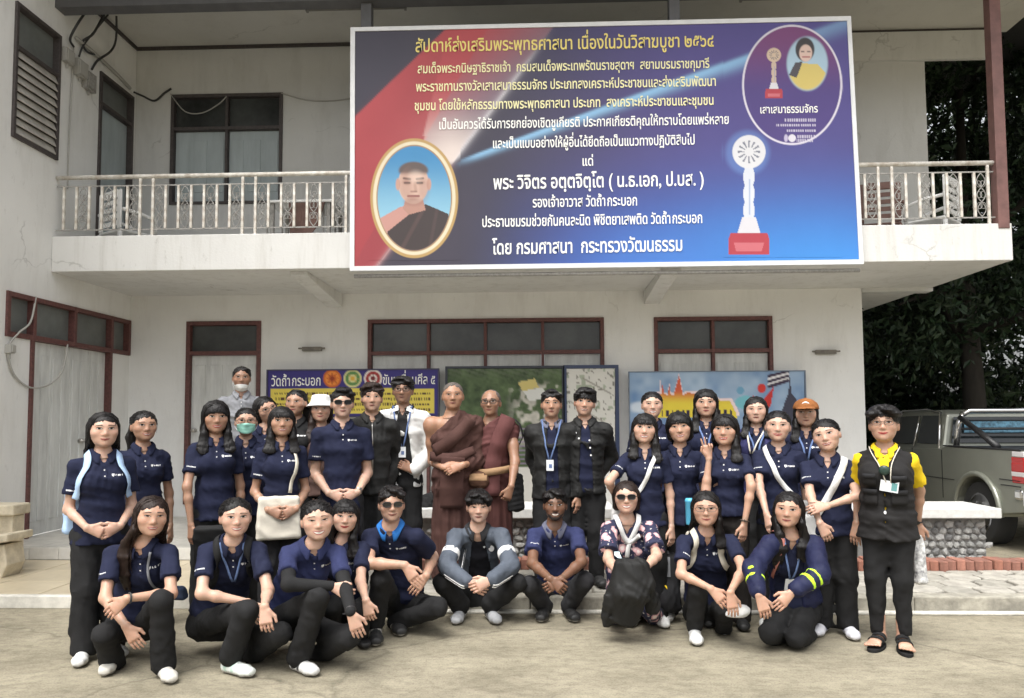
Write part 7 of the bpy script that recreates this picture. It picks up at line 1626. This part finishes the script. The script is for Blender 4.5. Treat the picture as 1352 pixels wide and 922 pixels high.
def vest(P):
    U, V, T, N, h = P.U, P.V, P.T, P.N, P.h; Fv = Field(); secs = torso_sections(P, .024); secs[0] = (P.spine(-.14), secs[0][1]+.008, secs[0][2]+.008); secs.insert(0, (P.spine(-.14)-T*.08, secs[0][1], secs[0][2]))
    for i in range(len(secs)-1): Fv.u(ecap(secs[i][0], secs[i+1][0], secs[i][1:], secs[i+1][1:], U, .35), .035)
    for x in (-1, 1): Fv.u(ell(P.spine(.66)+U*x*.044*h*P.w+V*.050*h, A_([.042, .036, .044])*h+.018, A_([U, V, T])), .05); Fv.u(cone(N-T*.046-V*.01, P.arm['ab'[(x+1)//2]][0]-U*x*.014, .047, .050), .04)
    P.vestS = Field(); P.vestS.groups = Fv.groups
    Fv.keep(plane(P.spine(-.14)-T*.01, -T), .004)
    def v(X, Y, Z):
        x, y, z_ = ((X-N[0])*w[0]+(Y-N[1])*w[1]+(Z-N[2])*w[2] for w in (U, V, T)); return np.minimum(np.maximum(np.abs(x)-np.clip(z_+.17, 0, 1)*.40-.004, -y), np.maximum(np.sqrt(x*x+(y-.0)**2)-.068, -z_-.05))
    Fv.cut((v, None, None), .006); Fv.relief(folds(P.seed, .008, .12, tuple(T+U*.3))); o = npmesh('vest', *Fv.grid(.0095), cloth('vest_black', (.018, .017, .017), .75), P.root)
    for (u, t, w_, hh) in ((-.085, -.20, .075, .07), (.085, -.205, .085, .06), (-.085, -.31, .085, .09), (.085, -.31, .09, .085)):
        us = np.linspace(u-w_/2, u+w_/2, 6); 
        Vp, Qp = strip(P.vestS, N+V*.4, U, T, -V, us, [t-hh/2]*6, [t+hh/2]*6, .017, 4); ob = npmesh('vest_pocket', Vp, Qp, cloth('vest_black', (.018, .017, .017)), o); m_ = ob.modifiers.new('s', 'SOLIDIFY'); m_.thickness = .014; m_.offset = -1
        Vp, Qp = strip(P.vestS, N+V*.4, U, T, -V, us, [t+hh/2-.022]*6, [t+hh/2+.006]*6, .024, 2); ob = npmesh('pocket_flap', Vp, Qp, CHAR, o); m_ = ob.modifiers.new('s', 'SOLIDIFY'); m_.thickness = .006; m_.offset = -1
    P.smoothF = P.vestS
    q = MB(); c = P.vestS.cast(A_([loc(P, .005, .4, -.135)]), -V, .018)[0]; q.tube([c, c+V*.012, c+V*.02], [.03, .032, .022], 14); q.disc(c+V*.0215, U, T, .012, .012, 12); q.build('camera_pendant', mat('dark_green', (.02, .045, .035), .3), P.root, smooth=True)
    c = P.vestS.cast(A_([loc(P, .03, .4, -.235)]), -V, .02)[0]; q = MB(); Rm = A_(Matrix.Rotation(-.15, 3, tuple(V))); u2, t2 = Rm @ U, Rm @ T
    q.add([c+u2*a*.052+t2*b_*.034+V*d for d in (0, .004) for a, b_ in ((-1, -1), (1, -1), (1, 1), (-1, 1))], [(3, 2, 1, 0), (4, 5, 6, 7), (0, 1, 5, 4), (1, 2, 6, 5), (2, 3, 7, 6), (3, 0, 4, 7)])
    q.add([c+u2*(a*.016+.028)+t2*(b_*.024)+V*.0055 for a, b_ in ((-1, -1), (1, -1), (1, 1), (-1, 1))], [(0, 1, 2, 3)], 1); q.build('id_card', [M_card, mat('card_teal', (.12, .3, .3), .4)], P.root)
    for x in (-1, 1): ribbon(P.vestS, [loc(P, x*.065, .03, -.01), loc(P, x*.05, .1, -.09), loc(P, .03+x*.012, .14, -.2)], .006, .014, 'neck_cord', CREAM, P.root)
    q = MB(); c = P.vestS.cast(A_([loc(P, .0, .4, -.40)]), -V, .012)[0]; q.disc(c, U, T, .008, .011, 10); q.build('zip_pull', M_print, P.root)
PL = person('older woman in a yellow polo and black pocketed vest with sandals, rightmost in the group', (1167, 561), 4.98, s=1.10, w=.96, skin='light', belly=.008, yaw=-4, hp=4, arms=dict(a=((1133, 648), False, (1131, 690), True), b=((1214, 648), False, (1212, 690), False)), hands=dict(a=dict(tip=(1128, 722), n=A_([-.6, -.7, 0]), t=A_([.6, -.8, 0]), c=.3), b=dict(tip=(1214, 716), c=.9)), hair=dict(style='short', tufts=34, tuft=1.35, bangs=.008, open=.106, vol=1.06), face=dict(glasses='wire', smile=.6, lips='red', open=.9), top=dict(kind='polo', mat=YELL, logo=False, sleeve=.75, placket=False), bottom=dict(kind='slim', stance=.05), feet=sandals_feet, extras=[vest, sandals, watch('b', M_gframe)])
# ---- front row, squatting and kneeling
def sq(**k): return k
person('winking woman with long brown hair squatting at the left front', (200, 682), 4.48, s=1.10, w=.98, skin='light', hy=8, ht=4, h=1.58, bend=.04,
       J=dict(neck=(189, 716, .03), pel=(178, 822, .22), sh=((143, 731, .0), (228, 729, .02)), ka=(138, 838, -.16), aa=(150, 876, .02), kb=(213, 793, -.22), ab=(216, 876, -.13)),
       arms=dict(a=((139, 790), True, (166, 826), True), b=((226, 784), True, (168, 790), True)), hands=dict(a=dict(tip=(187, 860), dy=.0, c=.25), b=dict(tip=(141, 812), dy=-.02, c=.3)),
       hair=dict(style='long', part=.015, vee=.55, len=.30, fa=.22, open=.106, col='brown'), face=dict(smile=.6, teeth=.4, lips='pink', open=.6, cheek=1.08), top=dict(kind='polo'), bottom=dict(kind='wide'), shoes=dict(WS, up=(.62, .60, .54)),
       extras=[strap_bag('shoulder_bag', 'small dark bag on a grey strap at the winking woman\'s side', [(.07, .06, -.03), (.045, .12, -.12), (.075, .13, -.26), (.14, .08, -.36)], .014, GREYC, (.17, .02, -.34), 'bag', cloth('denim', (.05, .07, .12)), (.11, .11, .08)), watch('b', M_cable)])
person('smiling woman with tied hair and blue lanyard kneeling with a black backpack', (311, 683), 4.52, s=1.10, w=1.04, skin='fair', yaw=14, hy=-8, h=1.56, bend=.05,
       J=dict(neck=(309, 713, .03), pel=(283, 822, .26), sh=((268, 729, .0), (346, 727, .06)), ka=(327, 806, -.20), aa=(305, 866, -.10), kb=(370, 838, -.10), ab=(318, 874, .22)),
       arms=dict(a=((266, 784), True, (326, 795), True), b=((354, 780), True, (349, 800), True)), hands=dict(a=dict(tip=(343, 818), dy=-.02, c=.3), b=dict(tip=(351, 822), dy=-.02, c=.5)),
       hair=dict(style='bun', part=.01, vee=.7, open=.112), face=dict(**SM), bottom=dict(kind='wide'), shoes=dict(WS, up=(.70, .74, .70), a=dict(yaw=26), b=dict(yaw=-50, pitch=60), stripe=(.45, .6, .52)),
       extras=[lanyard(zc=.24, card=False, w=.013), backpack('big black backpack worn by the kneeling woman with the blue lanyard', BLACK, BLACK, c=(-.14, -.15, -.22), size=(.28, .42, .18))])
person('grinning woman in black arm sleeves squatting third from the left', (419, 687), 4.55, s=1.12, w=1.0, skin='fair', yaw=12, hy=-8, ht=-3, h=1.58, bend=.05, arms=dict(a=((381, 772), True, (438, 774), True), b=((456, 776), True, (463, 808), True)), hands=dict(a=dict(tip=(458, 784), dy=-.02, c=.7), b=dict(tip=(473, 836), dy=.0, c=.3)),
       J=dict(neck=(416, 717, .03), pel=(376, 820, .26), sh=((376, 732, .0), (450, 731, .06)), ka=(420, 789, -.20), aa=(394, 866, -.08), kb=(460, 842, -.12), ab=(410, 872, .25)),
       hair=dict(style='bun', part=0, vee=.8, open=.112), face=dict(**GRIN), top=dict(kind='polo', mat=NAVY2), bottom=dict(kind='wide'), shoes=dict(WS, a=dict(yaw=22), b=dict(yaw=-50, pitch=60), stripe=(.05, .05, .05)),
       extras=[lambda P: [npmesh('arm_sleeve', *(lambda F_: F_.grid(.008))(Field().u(cone(P.arm[k][0]+(P.arm[k][1]-P.arm[k][0])*.35, P.arm[k][1], .046, .039), .02).u(cone(P.arm[k][1], P.arm[k][2], .041, .029), .02)), BLACK, P.root) for k in 'ab'] and None, watch('b', M_gframe)])
person('round-faced woman with bangs crouching behind the woman in arm sleeves', (456, 682), 4.98, s=1.05, w=.92, skin='fair', ht=4, h=1.55, bend=.03, arms=dict(a='down', b=((476, 768), True, (483, 792), True)), hands=dict(b=dict(tip=(488, 814), c=.5)),
       J=dict(neck=(453, 712, .03), pel=(452, 808, .20), sh=((424, 726, .03), (482, 725, .02)), ka=(440, 800, -.2), aa=(440, 846, .05), kb=(478, 802, -.18), ab=(474, 846, .05)),
       hair=dict(style='long', bangs=.014, len=.18, fa=.05, fb=.05), face=dict(smile=.6, lips='red'), bottom=dict(kind='reg'), shoes=dict(BS))
person('man in round sunglasses and bright blue collar squatting with forearms on his knee', (517, 666), 5.2, fem=False, s=1.10, w=.96, skin='light', yaw=4, h=1.70, bend=.05, belly=.01, arms=dict(a=((487, 744), True, (534, 746), True), b=((571, 735), False, (563, 760), True)), hands=dict(a=dict(tip=(556, 777), dy=-.03, c=.25), b=dict(tip=(548, 778), dy=-.02, c=.3)),
       J=dict(neck=(516, 694, .03), pel=(532, 795, .32), sh=((484, 709, .0), (554, 709, .0)), ka=(503, 764, -.22), aa=(496, 822, -.08), kb=(578, 802, -.06), ab=(522, 822, .14)),
       hair=dict(style='short', tufts=22, tuft=1.1, open=.100), face=dict(shades=1, smile=.7, lips='nat', jaw=1.06, cheek=1.1), top=dict(kind='polo', cmat=BBLUE), bottom=dict(kind='reg', mat=BLACK), shoes=dict(up=(.025, .025, .025), sole=(.5, .48, .44), stripe=(.5, .48, .44), a=dict(yaw=-2), b=dict(yaw=8)), extras=[])
def sleeve_band(P, a, b, t0, t1, r0, r1, name, m):
    d = nrm(b-a); F_ = Field(); F_.u(cone(a, b, r0, r1), .02); F_.keep(plane(a+(b-a)*t0, -d), .002); F_.keep(plane(a+(b-a)*t1, d), .002); return npmesh(name, *F_.grid(.0085), m, P.root)
def track_marks(P):
    for k, x in (('a', -1), ('b', 1)):
        S0, E, W = P.arm[k]; sleeve_band(P, S0, E, .50, .68, .046*P.ar+.0165, .046*P.ar+.0165, 'white_band', WHITEC)
        a2 = nrm(W-E); up2 = nrm(np.cross(a2, P.V)); up2 = up2 if up2[2] > 0 else -up2
        for j in range(2): ribbon(P.smoothF, [E+P.V*.08-up2*(.006+.024*j), E+(W-E)*.45+P.V*.08-up2*(.006+.024*j), E+(W-E)*.86+P.V*.07-up2*(.004+.022*j)], .010, .010, 'sleeve_stripe', WHITEC, P.root)
    letters_on(P.smoothF, loc(P, -.105, .4, -.15), P.U, P.T, -P.V, P.root, 'trefoil_mark', .022, .018, 2, 5)
    q = MB(); c = P.smoothF.cast(A_([loc(P, .098, .4, -.145)]), -P.V, .012)[0]; q.disc(c, P.U, P.T, .021, .027, 14); q.build('crest', M_print, P.root)
JK = dict(kind='jacket', mat=SLATE, inner=cloth('tee_black', (.012, .012, .016)), gap=.035, gapslope=.14, sleeve=1.92, inf=.010, logo=True, slogo=0, cmat=CHAR, ch=1.2, placket=False)
person('young man in a slate grey track jacket with white stripes squatting in the middle', (632, 669), 5.72, fem=False, s=1.13, w=.94, skin='fair', h=1.70, bend=.06, hp=-4, arms=dict(a=((590, 748), True, (618, 769), True), b=((674, 748), True, (648, 767), True)), hands=dict(a=dict(tip=(640, 780), dy=-.03, c=.7), b=dict(tip=(626, 776), dy=-.05, c=.6)),
       J=dict(neck=(631, 697, .03), pel=(632, 786, .26), sh=((598, 709, .0), (666, 708, .0)), ka=(584, 770, -.22), aa=(608, 798, -.08), kb=(682, 770, -.22), ab=(648, 798, -.08)),
       hair=dict(style='short', tufts=24, tuft=1.15, bangs=.012, open=.10, vol=1.05), face=dict(smile=.2, lips='nat', open=.7, jaw=.98), top=JK, bottom=dict(kind='wide', mat=BLACK), shoes=dict(up=(.42, .43, .44), sole=(.40, .39, .37), stripe=(.10, .10, .11), a=dict(yaw=-10), b=dict(yaw=14), scale=1.05), extras=[track_marks])
person('bearded dark-skinned man in a faded navy polo squatting with clasped hands', (733, 667), 5.78, fem=False, s=1.10, w=.92, skin='brown', h=1.70, bend=.05, arms=dict(a=((703, 744), True, (726, 764), True), b=((768, 742), True, (741, 765), True)), hands=dict(a=dict(tip=(742, 778), dy=-.03, c=.8), b=dict(tip=(724, 776), dy=-.05, c=.8)),
       J=dict(neck=(732, 694, .03), pel=(734, 784, .26), sh=((702, 707, .0), (765, 706, .0)), ka=(699, 772, -.22), aa=(719, 800, -.06), kb=(772, 768, -.22), ab=(751, 800, -.06)),
       hair=dict(style='short', tufts=20, open=.098), face=dict(smile=1.0, teeth=1.0, lips='dark', beard=1, bt=1.4, nose=1.05), top=dict(kind='polo', mat=NAVY2, cmat=STEELB), bottom=dict(kind='reg', mat=CHAR), shoes=dict(up=(.015, .015, .015), sole=(.35, .34, .32), a=dict(yaw=-8), b=dict(yaw=14)))
# floral blouse: flowers printed on navy
def floral():
    m = bpy.data.materials.new('floral_cloth'); m.use_nodes = True; nt = m.node_tree; b_ = nt.nodes['Principled BSDF']; b_.inputs['Roughness'].default_value = .8
    tc = nt.nodes.new('ShaderNodeTexCoord'); ns = nt.nodes.new('ShaderNodeTexNoise'); ns.inputs['Scale'].default_value = 28; mx = nt.nodes.new('ShaderNodeMixRGB'); mx.inputs[0].default_value = .035
    nt.links.new(tc.outputs['Object'], ns.inputs['Vector']); nt.links.new(tc.outputs['Object'], mx.inputs[1]); nt.links.new(ns.outputs['Color'], mx.inputs[2])
    def vor(sc, a, c1, lo, hi, prev):
        v = nt.nodes.new('ShaderNodeTexVoronoi'); v.inputs['Scale'].default_value = sc; nt.links.new(mx.outputs[0], v.inputs['Vector'])
        r = nt.nodes.new('ShaderNodeValToRGB'); r.color_ramp.elements[0].position = lo; r.color_ramp.elements[1].position = hi; r.color_ramp.elements[0].color = (1, 1, 1, 1); r.color_ramp.elements[1].color = (0, 0, 0, 1); nt.links.new(v.outputs['Distance'], r.inputs[0])
        o = nt.nodes.new('ShaderNodeMixRGB'); nt.links.new(r.outputs[0], o.inputs[0]); o.inputs[2].default_value = c1+(1,)
        if isinstance(prev, tuple): o.inputs[1].default_value = prev+(1,)
        else: nt.links.new(prev, o.inputs[1])
        return o.outputs[0]
    c = vor(34, 0, (.50, .47, .45), .16, .24, (.016, .018, .05)); c = vor(15, 0, (.62, .36, .37), .34, .44, c); c = vor(15, 0, (.72, .62, .58), .16, .24, c); c = vor(26, 0, (.42, .18, .22), .10, .16, c)
    nt.links.new(c, b_.inputs['Base Color']); return m
FLO = floral()
def scarf(P):
    q = [[(-.07, -.01, .015), (-.055, .07, -.03), (-.02, .12, -.10), (.012, .13, -.13)], [(.07, -.01, .015), (.055, .07, -.03), (.03, .12, -.10), (.0, .13, -.13)], [(.012, .13, -.13), (.0, .135, -.17), (-.004, .13, -.235)], [(.002, .13, -.13), (.045, .13, -.11), (.07, .12, -.07)]]
    for i, p in enumerate(q): ribbon(P.smoothF, [loc(P, *a) for a in p], .034 if i < 2 else .030, .014, 'scarf', WHITEC, P.root, thick=.008)
PF = person('woman in sunglasses, floral blouse and white neck scarf kneeling at the front', (827, 657), 5.45, s=1.10, w=1.06, skin='fair', belly=.015, h=1.57, bend=.04, hp=3, arms=dict(a=((803, 738), True, (817, 759), True), b=((867, 734), True, (850, 752), True)), hands=dict(a=dict(tip=(826, 772), c=.6), b=dict(tip=(842, 766), c=.6)),
       J=dict(neck=(827, 686, .03), pel=(833, 790, .22), sh=((801, 699, .0), (861, 699, .0)), ka=(812, 806, -.18), aa=(810, 822, .28), kb=(858, 806, -.18), ab=(868, 818, .28)),
       hair=dict(style='bob', len=.10, vee=.5, part=-.02, open=.106, col='brown'), face=dict(shades=1, **GRIN), top=dict(kind='polo', mat=FLO, logo=False, collar=False, placket=False, sleeve=.80, inf=.014), bottom=dict(kind='wide', mat=FLO), shoes=dict(BS, a=dict(yaw=0, pitch=70), b=dict(yaw=20, pitch=70)), extras=[scarf])
person('woman in round glasses with cream backpack straps squatting right of the floral blouse', (932, 672), 5.25, s=1.09, w=.98, skin='light', h=1.56, bend=.05, arms=dict(a=((899, 758), True, (938, 777), True), b=((981, 752), True, (964, 782), True)), hands=dict(a=dict(tip=(958, 798), dy=-.03, c=.25), b=dict(tip=(968, 806), dy=-.02, c=.3)),
       J=dict(neck=(932, 702, .03), pel=(934, 804, .26), sh=((899, 716, .0), (970, 715, .0)), ka=(922, 778, -.24), aa=(917, 826, -.10), kb=(957, 806, -.16), ab=(955, 836, .06)),
       hair=dict(style='long', part=0, vee=.55, len=.14, fa=.0, fb=.03, open=.108), face=dict(glasses='wire', smile=.5, lips='pink', open=.8), bottom=dict(kind='reg'), shoes=dict(WS, a=dict(yaw=6), b=dict(yaw=24, pitch=35)), extras=[backpack('cream strapped backpack of the squatting woman in round glasses', CREAM, CREAM, size=(.24, .3, .10))])
def neon(P):
    for k in 'ab':
        S0, E, W = P.arm[k]
        for t in (.16, .46): sleeve_band(P, E, E+(W-E)*.85, t, t+.13, .046*P.ar+.0225, .034*P.ar+.0225, 'reflective_band', NEON)
person('woman in an open navy jacket with neon sleeve bands kneeling at the right front', (1041, 673), 5.05, s=1.10, w=.98, skin='light', ht=4, hy=-6, h=1.58, bend=.03, arms=dict(a=((994, 752), True, (1002, 785), True), b=((1082, 758), True, (1046, 782), True)), hands=dict(a=dict(tip=(1010, 808), dy=-.02, c=.4), b=dict(tip=(1022, 806), dy=-.03, c=.25)),
       J=dict(neck=(1043, 706, .03), pel=(1052, 802, .24), sh=((1013, 719, .0), (1079, 720, .0)), ka=(1016, 836, -.14), aa=(1040, 848, .25), kb=(1052, 842, -.14), ab=(1072, 842, .28)),
       hair=dict(style='long', part=.01, vee=.5, len=.30, fa=.16, fb=.05, open=.106), face=dict(smile=.4, lips='pink'), top=dict(kind='jacket', mat=cloth('rain_navy', (.014, .017, .05), .55), inner=NAVY, gap=.05, gapslope=.10, sleeve=1.85, inf=.020, logo=True, slogo=0, placket=False), bottom=dict(kind='wide'), shoes=dict(WS, a=dict(yaw=30, pitch=55), b=dict(yaw=40, pitch=45)), extras=[neon, lanyard(zc=.27), watch('b', M_print),
       strap_bag('shoulder_bag', 'bag on a red and white strap worn by the woman with neon bands', [(-.09, .0, -.015), (-.085, .08, -.08), (-.10, .10, -.20), (-.13, .06, -.32)], .020, cloth('red_white', (.4, .16, .13)), None)])
# ---- things held or lying in front
def lump(name, label, cat, m, prims, seed, amp=.012, wl=.10, res=.009, extra=None, base=None):
    F_ = Field()
    for p in prims: F_.u(p, .04)
    F_.relief(folds(seed, amp, wl, (.8, .4, .3))); e = empty(name); tag(e, label, cat); npmesh('body', *F_.grid(res), m, e);
    if extra: extra(F_, e)
    lo, hi = F_.bounds(); settle(e, ((lo[0]+hi[0])/2, (lo[1]+hi[1])/2, max(lo[2], 0))); return e
g = lambda x, y, Y: aty(x, y, Y)
def tagmark(F_, e): V, Q = strip(F_, g(826, 750, 4.6), A_([1.0, 0, 0]), UP, A_([0, 1.0, 0]), np.linspace(-.018, .018, 4), [-.012]*4, [.012]*4, .003, 2); npmesh('printed_tag', V, Q, mat('tag_blue', (.5, .62, .66), .5), e)
lump('folded_jacket', 'black jacket bundled over the arms of the woman in the floral blouse', 'jacket', JBLACK, [ecap(g(834, 748, 5.0), g(833, 785, 4.96), (.095, .075), (.11, .075), (1, 0, 0)), ecap(g(833, 785, 4.96), g(826, 820, 5.03), (.11, .06), (.085, .05), (1, 0, 0)), ecap(g(815, 770, 5.1), g(806, 815, 5.1), (.05, .05), (.06, .05), (1, 0, 0)), ecap(g(852, 765, 5.05), g(862, 806, 5.1), (.045, .05), (.05, .04), (1, 0, 0)), cone(g(846, 750, 5.02), g(856, 770, 4.98), .05, .045), cone(g(820, 748, 5.0), g(808, 790, 5.02), .045, .04), cone(g(808, 790, 5.02), g(802, 822, 5.08), .04, .03)], 5, .013, .10, extra=tagmark)
lump('backpack', 'small grey and black backpack standing beside the floral blouse', 'backpack', CHAR, [ecap(g(884, 735, 5.6), g(886, 800, 5.6), (.055, .07), (.075, .09), (1, 0, 0)), ell(g(880, 790, 5.52), (.06, .05, .09))], 8, .006, .1, extra=lambda F_, e: (npmesh('panel', *strip(F_, g(886, 755, 5.2), A_([1.0, 0, 0]), UP, A_([0, 1.0, 0]), np.linspace(-.03, .05, 6), [-.10]*6, [.10]*6, .006, 6), GREYC, e), npmesh('cord', *strip(F_, g(884, 782, 5.2), A_([1.0, 0, 0]), UP, A_([0, 1.0, 0]), np.linspace(-.03, .03, 6), np.linspace(.03, -.04, 6), np.linspace(.045, -.025, 6), .012, 2), YELL, e)))
lump('white_cap', 'white cap held by the squatting woman in round glasses', 'cap', WHITEC, [ell(g(977, 806, 4.98), (.065, .05, .038)), ell(g(968, 812, 4.96), (.05, .05, .010))], 9, .004, .05, .007)
lump('paper_roll', 'rolled white printed paper hanging from the hand of the woman in the vest', 'paper', mat('news_print', (.66, .66, .64), .7, .5, 30, dark=(.12, .12, .13)), [ecap(g(1213, 708, 5.15), g(1216, 768, 5.12), (.03, .022), (.045, .03), (1, 0, 0))], 4, .006, .07, .007)
q = MB(); c = g(911, 674, 5.45); q.tube([c-UP*.10, c-UP*.09, c+UP*.06, c+UP*.065, c+UP*.085], [.028, .030, .034, .037, .030], 16); tag(q.build('drink_cup', mat('cyan_cup', (.10, .42, .62), .25), smooth=True), 'light blue cup held low between the woman in glasses and the standing women', 'cup')

lump('duffel_bag', 'crumpled black bag lying on the stone bench left of the monks', 'bag', BLACK, [ell(g(558, 668, 7.4), (.14, .10, .07)), ell(g(566, 660, 7.42), (.08, .08, .07)), ell(g(546, 672, 7.38), (.07, .08, .05))], 6, .016, .08)
